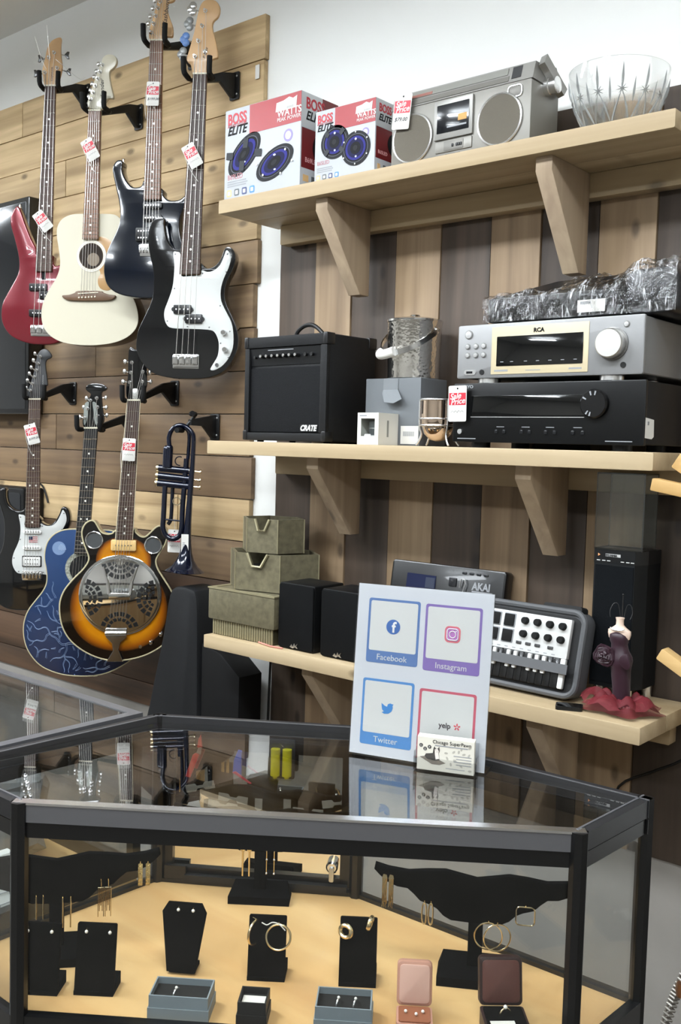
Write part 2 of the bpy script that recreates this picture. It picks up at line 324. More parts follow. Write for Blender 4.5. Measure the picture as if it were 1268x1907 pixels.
# traced outlines of the instruments, metres, x right / z up from the nut
GT={
 'red':{
  'o':[-3.1547,-0.18,2.7419],
  'az':40,
  'nut':[(-0.0196,-0.0008),(0.0194,0.0001)],
  'fb':[(-0.0497,-0.6512),(0.0089,-0.6497)],
  'head':[(-0.0202,-0.0003),(-0.0296,0.033),(-0.0315,0.058),(-0.0223,0.0972),(-0.0153,0.1307),(-0.0026,0.1546),(0.0131,0.1661),(0.0302,0.1712),(0.036,0.1652),(0.0339,0.1402),(0.035,0.1069),(0.0395,0.0736),(0.0382,0.0597),(0.0298,0.026),(0.02,0.0007)],
  'post':[(-0.0077,0.0989),(0.0117,0.1161),(-0.0205,0.0471),(0.0224,0.0635)],
  'key':[(-0.0381,0.0982),(0.0521,0.112),(-0.0527,0.0464),(0.0583,0.0546)],
  'body':[(-0.0454,-0.5913),(-0.0526,-0.5638),(-0.0691,-0.5321),(-0.088,-0.4867),(-0.1046,-0.4414),(-0.1164,-0.4197),(-0.1303,-0.4269),(-0.1433,-0.4561),(-0.1432,-0.4881),(-0.1299,-0.5336),(-0.1156,-0.593),(-0.1126,-0.6344),(-0.1199,-0.6669),(-0.1455,-0.7137),(-0.1702,-0.7606),(-0.1767,-0.7979),(-0.1728,-0.8349),(-0.152,-0.8715),(-0.1189,-0.8939),(-0.0765,-0.9068),(-0.0341,-0.9099),(0.0177,-0.9057),(0.0646,-0.8799),(0.0971,-0.8325),(0.099,-0.7815),(0.0751,-0.7312),(0.0537,-0.6901),(0.0488,-0.6626),(0.0532,-0.6348),(0.0438,-0.6189),(0.0298,-0.6248),(0.0181,-0.6265),(0.0109,-0.6128),(0.0084,-0.5899)],
  'pk1':[(-0.0729,-0.6934),(-0.0094,-0.7195)],
  'pk2':[(-0.0376,-0.7193),(0.026,-0.7486)],
  'pk3':[(-0.0733,-0.7859),(0.0217,-0.8113)],
  'bridge':[(-0.0683,-0.8405),(0.0199,-0.881)],
  'cover':[(-0.03,-0.6507),(-0.0158,-0.6781)],
  'tag':[(-0.0175,-0.4706),(-0.0323,-0.435),(0.0204,-0.4909),(-0.0108,-0.5155),(-0.0494,-0.4651)],
 },
 'ac':{
  'o':[-2.8401,-0.21,2.5884],
  'az':30,
  'nut':[(-0.0246,-0.0007),(0.0187,-0.0021)],
  'fb':[(-0.0433,-0.4223),(0.0138,-0.4229)],
  'head':[(-0.0238,0.0098),(-0.0335,0.0285),(-0.0257,0.0493),(-0.0118,0.0907),(0.005,0.1318),(0.0161,0.1575),(0.0188,0.1704),(0.0301,0.1803),(0.0471,0.1822),(0.0628,0.1763),(0.07,0.163),(0.0674,0.1475),(0.0576,0.1362),(0.0463,0.1276),(0.0451,0.1094),(0.0512,0.0779),(0.0586,0.0515),(0.0573,0.0385),(0.0402,0.0391),(0.0276,0.0212),(0.0192,0.0058)],
  'post':[(0.0205,0.1482),(0.0122,0.1263),(0.0047,0.1044),(-0.0037,0.082),(-0.0114,0.06),(-0.0192,0.0378)],
  'key':[(0.0019,0.1554),(-0.005,0.1322),(-0.0134,0.1143),(-0.0204,0.0923),(-0.0259,0.0716),(-0.0314,0.0521)],
  'body':[(-0.0404,-0.3359),(-0.0862,-0.3373),(-0.1207,-0.3509),(-0.1382,-0.3753),(-0.141,-0.4071),(-0.1338,-0.4497),(-0.128,-0.4994),(-0.1384,-0.542),(-0.1653,-0.5847),(-0.1883,-0.6276),(-0.1958,-0.6706),(-0.1877,-0.7136),(-0.1602,-0.7458),(-0.1134,-0.767),(-0.0514,-0.775),(0.01,-0.7745),(0.071,-0.7655),(0.1162,-0.7474),(0.1461,-0.719),(0.1554,-0.6837),(0.1449,-0.6344),(0.1179,-0.5852),(0.0948,-0.5429),(0.089,-0.5008),(0.1012,-0.4518),(0.1104,-0.41),(0.104,-0.375),(0.081,-0.3482),(0.0583,-0.3387),(0.0167,-0.3367)],
  'hole':[(-0.0145,-0.4768)],
  'holer':[(0.0327,-0.4772)],
  'bridge':[(-0.1155,-0.609),(-0.1069,-0.6204),(-0.0759,-0.6268),(0.0389,-0.6267),(0.0692,-0.6204),(0.0759,-0.6091),(0.0539,-0.6062),(0.0325,-0.5992),(0.0195,-0.5942),(-0.057,-0.5941),(-0.07,-0.6005),(-0.0915,-0.6069)],
  'saddle':[(-0.0569,-0.6033),(0.0158,-0.5998)],
  'pins':[(-0.053,-0.6168),(-0.0414,-0.6161),(-0.0292,-0.6161),(-0.0177,-0.6154),(-0.007,-0.6147),(0.0045,-0.614)],
  'guard':[(0.0024,-0.4193),(0.0213,-0.4125),(0.0426,-0.419),(0.0633,-0.4409),(0.0751,-0.4796),(0.0742,-0.5288),(0.0709,-0.571),(0.0499,-0.5907),(0.0232,-0.5871),(0.0109,-0.5708),(0.0106,-0.5497),(0.0189,-0.5342),(0.0071,-0.5073),(-0.0009,-0.465)],
  'tag':[(-0.0198,-0.1129),(-0.0448,-0.1171),(-0.0071,-0.0924),(0.0275,-0.1488),(-0.0116,-0.1729)],
 },
 'st':{
  'o':[-2.554,-0.19,2.7523],
  'az':32,
  'nut':[(-0.0198,0.0013),(0.0216,0.0)],
  'fb':[(-0.0345,-0.4897),(0.0211,-0.4902)],
  'head':[(-0.0198,0.0037),(-0.0269,0.0273),(-0.0162,0.069),(-0.0019,0.1175),(0.0052,0.1428),(0.0172,0.1702),(0.0345,0.1811),(0.052,0.1735),(0.0598,0.1546),(0.0576,0.1338),(0.0528,0.1236),(0.0429,0.1193),(0.033,0.1162),(0.0334,0.0929),(0.0412,0.0693),(0.0503,0.0457),(0.0519,0.0224),(0.0471,0.0132),(0.0321,0.0137),(0.0218,0.0023)],
  'post':[(0.0105,0.1205),(0.0033,0.101),(-0.0033,0.0774),(-0.0097,0.0536),(-0.0176,0.027),(0.0202,0.1422)],
  'key':[(-0.0109,0.1294),(-0.018,0.1064),(-0.0252,0.0822),(-0.0324,0.0609),(-0.0024,0.1477),(0.0048,0.1683)],
  'body':[(-0.0347,-0.4266),(-0.0478,-0.445),(-0.0761,-0.4474),(-0.0998,-0.4225),(-0.1115,-0.3924),(-0.1104,-0.3672),(-0.1218,-0.3617),(-0.1352,-0.3688),(-0.1442,-0.392),(-0.1329,-0.4454),(-0.1201,-0.4989),(-0.1167,-0.5457),(-0.1263,-0.5811),(-0.1556,-0.6415),(-0.1687,-0.6887),(-0.1682,-0.7292),(-0.1542,-0.763),(-0.1181,-0.7865),(-0.0608,-0.7977),(-0.0075,-0.8001),(0.0525,-0.7958),(0.1014,-0.7755),(0.1252,-0.7353),(0.1209,-0.6886),(0.0992,-0.642),(0.0844,-0.5954),(0.0837,-0.549),(0.1038,-0.5028),(0.1345,-0.4668),(0.1446,-0.4504),(0.1375,-0.4372),(0.1237,-0.4436),(0.1067,-0.4645),(0.0827,-0.4874),(0.0477,-0.4904),(0.0265,-0.4736),(0.0219,-0.4537)],
  'pk1':[(-0.038,-0.4963),(0.0258,-0.5201)],
  'pk2':[(-0.0374,-0.5362),(0.0263,-0.5586)],
  'hb':[(-0.0602,-0.5781),(0.004,-0.6205)],
  'bridge':[(-0.0475,-0.6283),(-0.0002,-0.6672)],
  'tag':[(-0.0026,-0.1701),(-0.0227,-0.131),(0.0206,-0.1341),(0.0196,-0.206),(-0.0245,-0.2051)],
 },
 'pb':{
  'o':[-2.3859,-0.16,2.6242],
  'az':32,
  'nut':[(-0.0163,-0.0012),(0.0274,-0.0024)],
  'fb':[(-0.0501,-0.6079),(0.0158,-0.6078)],
  'head':[(-0.0164,0.001),(-0.0266,0.0288),(-0.0402,0.0452),(-0.0311,0.0792),(-0.0174,0.1289),(-0.0085,0.174),(0.0006,0.2055),(0.0125,0.2198),(0.0293,0.2225),(0.0486,0.2184),(0.0609,0.2033),(0.0625,0.1851),(0.0567,0.1695),(0.0425,0.1564),(0.0405,0.1361),(0.0483,0.1086),(0.0561,0.0765),(0.059,0.0514),(0.0518,0.0471),(0.0375,0.0407),(0.033,0.0225),(0.028,0.001)],
  'post':[(0.0183,0.1878),(0.009,0.1428),(-0.0023,0.0988),(-0.0129,0.0535)],
  'key':[(-0.0247,0.1996),(-0.0343,0.1556),(-0.0457,0.1093),(-0.054,0.065)],
  'tree':[(0.0196,0.0674)],
  'body':[(-0.0492,-0.5298),(-0.0592,-0.5305),(-0.0771,-0.5264),(-0.0917,-0.5094),(-0.101,-0.489),(-0.1068,-0.4551),(-0.1072,-0.433),(-0.1216,-0.4296),(-0.1394,-0.4379),(-0.1534,-0.4616),(-0.1583,-0.4922),(-0.1504,-0.5467),(-0.1389,-0.5944),(-0.1366,-0.6286),(-0.1379,-0.6628),(-0.1464,-0.6971),(-0.1675,-0.7419),(-0.1851,-0.78),(-0.1918,-0.8215),(-0.1878,-0.8526),(-0.1654,-0.8904),(-0.1288,-0.9175),(-0.078,-0.9287),(-0.0132,-0.9311),(0.0511,-0.9249),(0.0969,-0.9036),(0.1245,-0.8655),(0.1395,-0.821),(0.1351,-0.7769),(0.1184,-0.7363),(0.1,-0.6991),(0.0923,-0.6652),(0.0986,-0.628),(0.1155,-0.5942),(0.1254,-0.5605),(0.1214,-0.5369),(0.1071,-0.5224),(0.0914,-0.5267),(0.0796,-0.5571),(0.0624,-0.579),(0.0413,-0.5881),(0.0253,-0.5841),(0.018,-0.5739)],
  'guard':[(-0.074,-0.54),(-0.0627,-0.5373),(-0.0497,-0.5468),(-0.0494,-0.6079),(-0.0186,-0.612),(0.0155,-0.6078),(0.0184,-0.5943),(0.038,-0.5993),(0.0591,-0.5942),(0.0782,-0.5773),(0.09,-0.5503),(0.0968,-0.5335),(0.1057,-0.5385),(0.112,-0.5571),(0.1049,-0.5874),(0.0897,-0.6212),(0.0815,-0.6551),(0.0839,-0.689),(0.0986,-0.7194),(0.1169,-0.7533),(0.1247,-0.7906),(0.1238,-0.8315),(0.1103,-0.8657),(0.0895,-0.89),(0.0649,-0.903),(0.0524,-0.9008),(0.061,-0.8836),(0.0748,-0.8594),(0.0785,-0.832),(0.0756,-0.8081),(0.0627,-0.7844),(0.0413,-0.7778),(-0.0158,-0.7756),(-0.0732,-0.7738),(-0.0914,-0.7636),(-0.1,-0.7414),(-0.0993,-0.7174),(-0.0889,-0.69),(-0.0752,-0.6489),(-0.0705,-0.608),(-0.0699,-0.574)],
  'pk1':[(-0.0743,-0.7018),(-0.0059,-0.7297)],
  'pk2':[(-0.0363,-0.7306),(0.0302,-0.7591)],
  'bridge':[(-0.0701,-0.8552),(0.0149,-0.8997)],
  'knob':[(0.0946,-0.7868),(0.0999,-0.8393)],
  'jack':[(0.0735,-0.8868)],
  'screws':[(-0.0668,-0.5444),(-0.068,-0.6506),(-0.0897,-0.7516),(-0.0238,-0.7682),(0.0464,-0.7702),(0.0806,-0.7033),(0.098,-0.5992),(0.1005,-0.5446),(0.0221,-0.6038),(0.1133,-0.7822),(0.0839,-0.819),(0.1096,-0.8623)],
  'tag':[(-0.0032,-0.2338),(-0.0453,-0.2351),(-0.007,-0.2107),(0.0265,-0.2696),(-0.0103,-0.2929)],
 },
 'ls':{
  'o':[-3.2106,-0.2,1.6328],
  'az':46,
  'nut':[(-0.022,-0.0),(0.0196,0.0013)],
  'fb':[(-0.0342,-0.4676),(0.0186,-0.4674)],
  'head':[(-0.0209,0.0072),(-0.0269,0.0311),(-0.0192,0.0553),(-0.0057,0.1037),(0.0019,0.1439),(0.0096,0.17),(0.0252,0.1845),(0.0429,0.182),(0.0568,0.1637),(0.0541,0.1537),(0.0392,0.1452),(0.0354,0.1251),(0.0416,0.0733),(0.0418,0.0533),(0.0261,0.0448),(0.0212,0.0085)],
  'post':[(0.016,0.1571),(0.0094,0.1322),(0.0025,0.108),(-0.0044,0.083),(-0.0113,0.0588),(-0.0179,0.0333)],
  'key':[(-0.0033,0.1684),(-0.009,0.1435),(-0.0167,0.1173),(-0.0233,0.0951),(-0.0298,0.0697),(-0.0348,0.0428)],
  'body':[(-0.0305,-0.3986),(-0.0441,-0.4059),(-0.0631,-0.4083),(-0.0822,-0.3997),(-0.0973,-0.3832),(-0.1036,-0.3581),(-0.1042,-0.3358),(-0.1083,-0.3261),(-0.1178,-0.3263),(-0.1286,-0.3363),(-0.1326,-0.3616),(-0.1257,-0.395),(-0.1161,-0.4256),(-0.1106,-0.4648),(-0.1118,-0.507),(-0.1171,-0.5436),(-0.1306,-0.5777),(-0.1495,-0.6203),(-0.1576,-0.6627),(-0.1547,-0.7079),(-0.1355,-0.7474),(-0.1081,-0.7698),(-0.0697,-0.7785),(-0.023,-0.7788),(0.0293,-0.7754),(0.0678,-0.7565),(0.0896,-0.7163),(0.0948,-0.6735),(0.0862,-0.631),(0.0776,-0.5885),(0.0801,-0.546),(0.0935,-0.5033),(0.1154,-0.4775),(0.1262,-0.4547),(0.1274,-0.4264),(0.1203,-0.4012),(0.1064,-0.3907),(0.0941,-0.3955),(0.0874,-0.4159),(0.0738,-0.4416),(0.0547,-0.4589),(0.0383,-0.4578),(0.0231,-0.4482),(0.0189,-0.4342)],
  'guard':[(-0.0587,-0.4259),(-0.0508,-0.4223),(-0.0344,-0.4296),(-0.0342,-0.4684),(0.0186,-0.468),(0.0196,-0.4544),(0.0383,-0.462),(0.0603,-0.4616),(0.078,-0.4471),(0.0902,-0.4243),(0.0983,-0.4044),(0.1038,-0.4043),(0.1122,-0.4211),(0.1137,-0.4436),(0.1043,-0.4664),(0.0934,-0.4864),(0.0826,-0.5177),(0.0774,-0.5602),(0.0766,-0.6397),(0.0229,-0.6418),(-0.0457,-0.6414),(-0.0649,-0.636),(-0.0773,-0.6164),(-0.0814,-0.5938),(-0.0761,-0.5655),(-0.0626,-0.5343),(-0.054,-0.5059),(-0.052,-0.4637)],
  'pk1':[(-0.041,-0.4781),(0.0248,-0.4913)],
  'pk2':[(-0.0421,-0.5373),(0.0238,-0.5512)],
  'hb':[(-0.0432,-0.5763),(0.0236,-0.6135)],
  'bridge':[(-0.0457,-0.6306),(0.0286,-0.6659)],
  'flag':[(-0.0209,-0.5025),(0.0099,-0.524)],
  'screws':[(-0.0516,-0.4313),(-0.0523,-0.5135),(-0.0747,-0.5833),(-0.0575,-0.633),(0.0317,-0.6352),(0.0975,-0.4744),(0.1044,-0.4147),(0.0265,-0.4633)],
  'tag':[(-0.0058,-0.1238),(-0.0362,-0.0991),(0.0015,-0.0849),(0.0246,-0.1524),(-0.0155,-0.1667)],
 },
 'bl':{
  'o':[-2.8421,-0.22,1.5302],
  'az':38,
  'nut':[(-0.0199,0.0006),(0.0264,0.0018)],
  'fb':[(-0.0497,-0.4297),(-0.0019,-0.43)],
  'head':[(-0.0199,0.0025),(-0.0289,0.0266),(-0.0216,0.0641),(-0.0087,0.1018),(-0.0013,0.1169),(-0.0146,0.1277),(-0.0193,0.1369),(-0.0129,0.1482),(0.0059,0.1535),(0.0325,0.1531),(0.0496,0.146),(0.0546,0.1369),(0.0478,0.1292),(0.0366,0.1215),(0.0389,0.0806),(0.0451,0.036),(0.0377,0.0133),(0.0272,0.0037)],
  'post':[(-0.0011,0.0964),(-0.0103,0.0682),(-0.0202,0.0373),(0.0208,0.1044),(0.0238,0.0739),(0.0268,0.043)],
  'key':[(-0.0174,0.1034),(-0.0266,0.0726),(-0.0385,0.0383),(0.0488,0.1069),(0.0503,0.0734),(0.0533,0.0474)],
  'body':[(-0.0386,-0.3453),(-0.0659,-0.3461),(-0.0963,-0.3513),(-0.1235,-0.3651),(-0.1447,-0.3884),(-0.1551,-0.4189),(-0.1571,-0.4522),(-0.1517,-0.4824),(-0.1484,-0.5126),(-0.1513,-0.54),(-0.1649,-0.5678),(-0.1892,-0.5991),(-0.2135,-0.6334),(-0.2271,-0.6705),(-0.23,-0.7104),(-0.2221,-0.753),(-0.2034,-0.7891),(-0.1725,-0.8218),(-0.1324,-0.8419),(-0.0832,-0.8539),(-0.0249,-0.8563),(0.0303,-0.8527),(0.0159,-0.8542),(0.0603,-0.8428),(0.1046,-0.8219),(0.1486,-0.7906),(0.1813,-0.7449),(0.1917,-0.6928),(0.1798,-0.6342),(0.1496,-0.5763),(0.1231,-0.5184),(0.1151,-0.4673),(0.1181,-0.4087),(0.1066,-0.3652),(0.077,-0.3479),(0.0329,-0.3456)],
  'hole':[(-0.0232,-0.4828)],
  'holer':[(-0.0734,-0.4844)],
  'moon':[(-0.1071,-0.4129)],
  'moonr':[(-0.0845,-0.4122)],
 },
 'res':{
  'o':[-2.6351,-0.2,1.6252],
  'az':44,
  'nut':[(-0.0202,-0.001),(0.0209,0.0002)],
  'fb':[(-0.0534,-0.4595),(0.0021,-0.4583)],
  'head':[(-0.0202,0.0037),(-0.026,0.0413),(-0.0211,0.0773),(-0.0207,0.131),(-0.0186,0.1632),(-0.0116,0.1742),(0.0045,0.1658),(0.0187,0.1716),(0.033,0.1703),(0.0387,0.1436),(0.0405,0.0935),(0.0417,0.0505),(0.0313,0.0286),(0.0216,0.0049)],
  'post':[(-0.0081,0.1235),(-0.0102,0.0909),(-0.0138,0.0589),(0.03,0.129),(0.0276,0.0949),(0.0262,0.0626)],
  'key':[(-0.0306,0.1264),(-0.032,0.0948),(-0.0363,0.0607),(0.0496,0.1279),(0.0501,0.0938),(0.053,0.0634)],
  'body':[(-0.0532,-0.4303),(-0.0647,-0.439),(-0.0813,-0.4427),(-0.1013,-0.4364),(-0.1147,-0.4164),(-0.1248,-0.4015),(-0.1381,-0.3991),(-0.1545,-0.4105),(-0.1643,-0.4327),(-0.1624,-0.4596),(-0.1522,-0.4898),(-0.142,-0.5166),(-0.1434,-0.5353),(-0.1598,-0.561),(-0.1894,-0.5921),(-0.219,-0.6299),(-0.2336,-0.6676),(-0.235,-0.7084),(-0.2263,-0.7526),(-0.2044,-0.7933),(-0.1674,-0.827),(-0.1204,-0.852),(-0.0734,-0.8641),(-0.0231,-0.8635),(0.0305,-0.8517),(0.0773,-0.8304),(0.1173,-0.7989),(0.1437,-0.7572),(0.1532,-0.7159),(0.1509,-0.6782),(0.1317,-0.6306),(0.1041,-0.5867),(0.0835,-0.553),(0.0781,-0.5259),(0.0895,-0.5019),(0.1059,-0.4744),(0.1138,-0.447),(0.1101,-0.4234),(0.0949,-0.4119),(0.0783,-0.4156),(0.0585,-0.4347),(0.042,-0.4486),(0.0253,-0.4472),(0.0101,-0.434),(0.0033,-0.4223)],
  'plate':[(-0.0374,-0.6438)],
  'plater':[(-0.173,-0.6461),(0.0989,-0.6414)],
  'plateh':[(-0.039,-0.5095),(-0.0359,-0.7788)],
  'scr':[(-0.1242,-0.4632),(0.0691,-0.4761)],
  'scrr':[(-0.1521,-0.4638)],
  'pk':[(-0.0688,-0.4593),(0.0142,-0.4959)],
  'tail':[(-0.0829,-0.7572),(-0.0137,-0.7562),(-0.0123,-0.7836),(-0.0322,-0.801),(-0.0387,-0.8252),(-0.0231,-0.8662),(-0.0784,-0.8669),(-0.0571,-0.8289),(-0.0607,-0.8049),(-0.081,-0.7846)],
  'knob':[(0.1215,-0.737),(0.0994,-0.7734),(0.0675,-0.8013)],
  'jack':[(0.0311,-0.8173)],
  'tag':[(-0.0106,-0.1608),(-0.0317,-0.1259),(0.0118,-0.1261),(0.0106,-0.1958),(-0.0329,-0.1955)],
 },
 'tp':{
  'o':[-2.4247,-0.18,1.545],
  'az':38,
  'bow':[(-0.0342,-0.0653),(-0.0362,-0.0381),(-0.0274,-0.0136),(-0.0123,-0.0011),(0.0045,0.0017),(0.023,-0.0063),(0.037,-0.021),(0.0428,-0.039),(0.0418,-0.0905),(0.0391,-0.1513)],
  'pipe':[(-0.0056,-0.0004),(0.0154,-0.0095),(0.0249,-0.0304),(0.0228,-0.0911),(0.0192,-0.1519)],
  'slide':[(0.02,-0.1033),(0.0151,-0.1825),(0.0102,-0.2589),(0.0077,-0.3294),(-0.0021,-0.3527),(-0.022,-0.361),(-0.0423,-0.3493),(-0.0519,-0.325),(-0.0508,-0.2913),(-0.0476,-0.1995),(-0.0463,-0.1827)],
  'slide2':[(-0.0249,-0.1775),(-0.0261,-0.1989),(-0.0282,-0.26),(-0.0307,-0.2999),(-0.0397,-0.3155)],
  'stem':[(0.0389,-0.1362),(0.0206,-0.4627)],
  'valveL':[(-0.0685,-0.1355),(-0.0697,-0.1599),(-0.0715,-0.1834)],
  'valveR':[(0.0304,-0.1425),(0.0296,-0.1683),(0.0291,-0.1912)],
  'slot1':[(-0.0341,-0.0714),(-0.0363,-0.1322)],
  'slot2':[(-0.0418,-0.0746),(-0.0433,-0.1324)],
  'hook':[(0.0002,-0.1114)],
  'ring':[(-0.007,-0.2395)],
  'brace':[(-0.0461,-0.2988),(0.0032,-0.3025)],
  'stk':[(0.0116,-0.343),(0.0347,-0.4037)],
  'tag':[(-0.0204,-0.3701)],
 },
}
# ================================================================ the room
WALLM = M('wall_paint', '#e4e4e0', .75, bump=.08, bscale=120)
CEILM = M('ceiling_paint', '#e2e2de', .9, bump=.05, bscale=60)
FLOORM = M('floor_concrete', '#5a564f', .55, var=.15, bscale=6)
def struct(mb, name, mat, smooth=0):
    o = mb.build(name, mat, smooth=smooth); o['kind'] = 'structure'; return o
struct(MB().box(-6.5, 2.6, 0, .1, 0, 3.115), 'wall_back', WALLM)
SHOPM = M('shop_wall_paint', '#b8b5ae', .8)
struct(MB().box(-6.6, -6.5, -6.5, .1, 0, 3.115), 'wall_left', SHOPM)
struct(MB().box(2.6, 2.7, -6.5, .1, 0, 3.115), 'wall_right', SHOPM)
struct(MB().box(-6.6, 2.7, -6.6, -6.5, 0, 3.115), 'wall_front', SHOPM)
struct(MB().box(-6.6, 2.7, -6.6, .1, 3.115, 3.2), 'ceiling', CEILM)
struct(MB().box(-6.6, 2.7, -6.6, .1, -.1, 0), 'floor', FLOORM)
DIFF = M('lamp_diffuser', '#eff6ff', .6, emit=2.2)
CFILL = M('ceiling_fill_glow', '#eff6ff', .6, emit=13)
TROF = M('lamp_frame', '#dededa', .5)
for i, (lx, ly, le) in enumerate(LIGHTS):
    t = thing('ceiling_light', 'long white hanging light fitting with a frosted diffuser below the ceiling', 'light', (lx, ly, 3.115), 0, 'ceiling light fittings of the shop')
    MB().box(-.62, .62, -.17, .17, -.160, -.140).build('frame', TROF, t)
    MB().box(-.59, .59, -.14, .14, -.166, -.160).build('diffuser', DIFF, t)
    MB().box(-.58, .58, -.12, .12, -.140, -.136).build('added_ceiling_fill', CFILL, t)  # glow added on top of the fitting to brighten the ceiling
    for x in (-.5, .5): MB().cyl((x, 0, -.137), (x, 0, 0), .006, n=8).build('hanging_rod', TROF, t)

# ---- horizontal plank panel that carries the guitars
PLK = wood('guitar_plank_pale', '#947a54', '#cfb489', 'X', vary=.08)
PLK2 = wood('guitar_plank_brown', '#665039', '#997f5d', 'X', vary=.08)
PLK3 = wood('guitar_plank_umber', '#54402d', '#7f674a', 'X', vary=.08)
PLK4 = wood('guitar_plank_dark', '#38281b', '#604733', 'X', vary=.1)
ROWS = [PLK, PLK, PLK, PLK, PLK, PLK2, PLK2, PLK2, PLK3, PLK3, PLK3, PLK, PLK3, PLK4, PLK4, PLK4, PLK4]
panel = thing('trim_1', 'wall panel of horizontal cedar planks behind the guitars', 'panel', (0, 0, 0)); panel['kind'] = 'structure'
ends = [-2.243, -2.247, -2.252, -2.255, -2.262, -2.258, -2.272, -2.268, -2.258, -2.275, -2.266, -2.272, -2.30, -2.285, -2.312, -2.3, -2.3]
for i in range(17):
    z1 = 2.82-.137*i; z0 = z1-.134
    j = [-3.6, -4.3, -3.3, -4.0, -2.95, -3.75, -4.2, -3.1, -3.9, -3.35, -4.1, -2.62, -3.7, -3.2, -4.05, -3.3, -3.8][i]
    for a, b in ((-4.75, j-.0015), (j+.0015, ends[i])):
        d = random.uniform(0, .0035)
        z0 = max(z0, .5475); hh = (z1-z0)/2   # the lowest row stops on the grey shade band over the lower wall
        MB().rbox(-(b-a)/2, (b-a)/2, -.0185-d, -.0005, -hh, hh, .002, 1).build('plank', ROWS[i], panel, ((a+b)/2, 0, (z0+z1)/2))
tag(MB().box(-2.2795, -2.262, -.0238, -.0228, 2.628, 2.67).build('barcode_sticker', PAPER), 'small white barcode sticker at the end of a pale plank', 'sticker')
struct(MB().box(-6.49, 2.59, -.012, -.0002, 0, .546), 'wall_shade_band', M('lower_wall_shade', '#8d8983', .7, var=.05, bscale=8))  # grey band added for the shade low on the white wall
# ---- vertical plank panel behind the shelves
PD = wood('dark_weathered_plank', '#32281f', '#504338', 'Z', vary=.12)
PL = wood('pale_pine_plank', '#7a644b', '#a28a6c', 'Z', vary=.08)
panel2 = thing('trim_2', 'wall panel of vertical planks alternating dark and pale behind the shelves', 'panel', (0, 0, 0)); panel2['kind'] = 'structure'
seam = [-2.158, -2.008, -1.867, -1.708, -1.556, -1.400, -1.254, -1.099, -.955, -.81, -.665, -.52]
for i in range(11):
    a, b = seam[i]+.0015, seam[i+1]-.0015; d = [0, .004, 0, .003, .001, .004, 0, .003, 0, .002, 0][i]
    MB().rbox(-(b-a)/2, (b-a)/2, -.0185-d, -.0005, -.892, .889, .002, 1).build('plank', PL if i % 2 else PD, panel2, ((a+b)/2, 0, 1.44))

# ================================================================ shelves
PINE = wood('shelf_pine_x', '#9f8a68', '#bda988', 'X', vary=.05, rough=.55, grain=.7)
PINEZ = wood('bracket_pine_z', '#94806a', '#b9a488', 'Z', vary=.06, rough=.6, grain=.8)
def shelf(zb, yf, label, bx, bh):
    t = thing('wall_shelf', label, 'shelf', (-1.49, 0, zb), 0, 'pine plank shelves on the vertical plank wall')
    x0, x1 = -.675, .67; th = .038; n = 2; d = (-.0225-yf)/n
    for i in range(n):
        y0 = yf+d*i
        MB().add([], []).rbox(x0, x1, y0+.0008, y0+d-.0008, 0, th, .003, 2).build('board', PINE, t)
    MB().rbox(x0+.045, x1-.03, -.06, -.0235, -.058, -.0005, .003, 1).build('ledger_rail', PINE, t)
    for X in bx:
        p = [(-.245, -.0005), (-.245, -.032), (-.10, -bh), (-.0605, -bh), (-.0605, -.0585), (-.0605, -.0005)]
        b = MB().slab(p, -.021, .021, .002)
        b.xform(Matrix(((0, 1, 0, 0), (1, 0, 0, 0), (0, 0, 1, 0), (0, 0, 0, 1))))
        b.build('bracket', PINEZ, t, (X+1.49, 0, 0))
    return t
shelf(2.153, -.272, 'top pine shelf carrying the speaker boxes, boombox and crystal bowl', (-1.79, -1.128), .237)
shelf(1.463, -.300, 'middle pine shelf carrying the amplifier, ice bucket and receivers', (-1.80, -1.150), .217)
shelf(.893, -.300, 'lowest pine shelf carrying the metal planters, small speakers and keyboards', (-1.80, -1.095), .215)

# ================================================================ guitars
MAPLE = M('maple_satin', '#cda678', .35, var=.08, bscale=14, coat=.2)
ROSE = wood('rosewood_board', '#2c1a12', '#4a2f22', 'Z', vary=.05, knots=False, rough=.5)
ROSEL = wood('walnut_board', '#5a3a28', '#7d5740', 'Z', vary=.05, knots=False, rough=.5)
EBONY = M('ebony', '#1b1a1b', .4)
FRET = M('fret_wire', (.75, .73, .68), .25, 1); INLAY = M('pearl_dot', '#e8e6dc', .3); BONE = M('bone_nut', '#e6dfc8', .4)
STR = M('string_steel', (.62, .6, .56), .3, 1)
BLACKG = M('black_gloss_lacquer', '#0b0c0e', .12, coat=.6)
def L2(a, b, t): return (a[0]+(b[0]-a[0])*t, a[1]+(b[1]-a[1])*t)
def clover(c, y, r):
    mb = MB()
    for dx, dz in ((0, r*.75), (0, -r*.75), (-r*.55, 0)): mb.sphere((c[0]+dx, y, c[1]+dz), r, 10, 6, (1, .38, 1))
    return mb
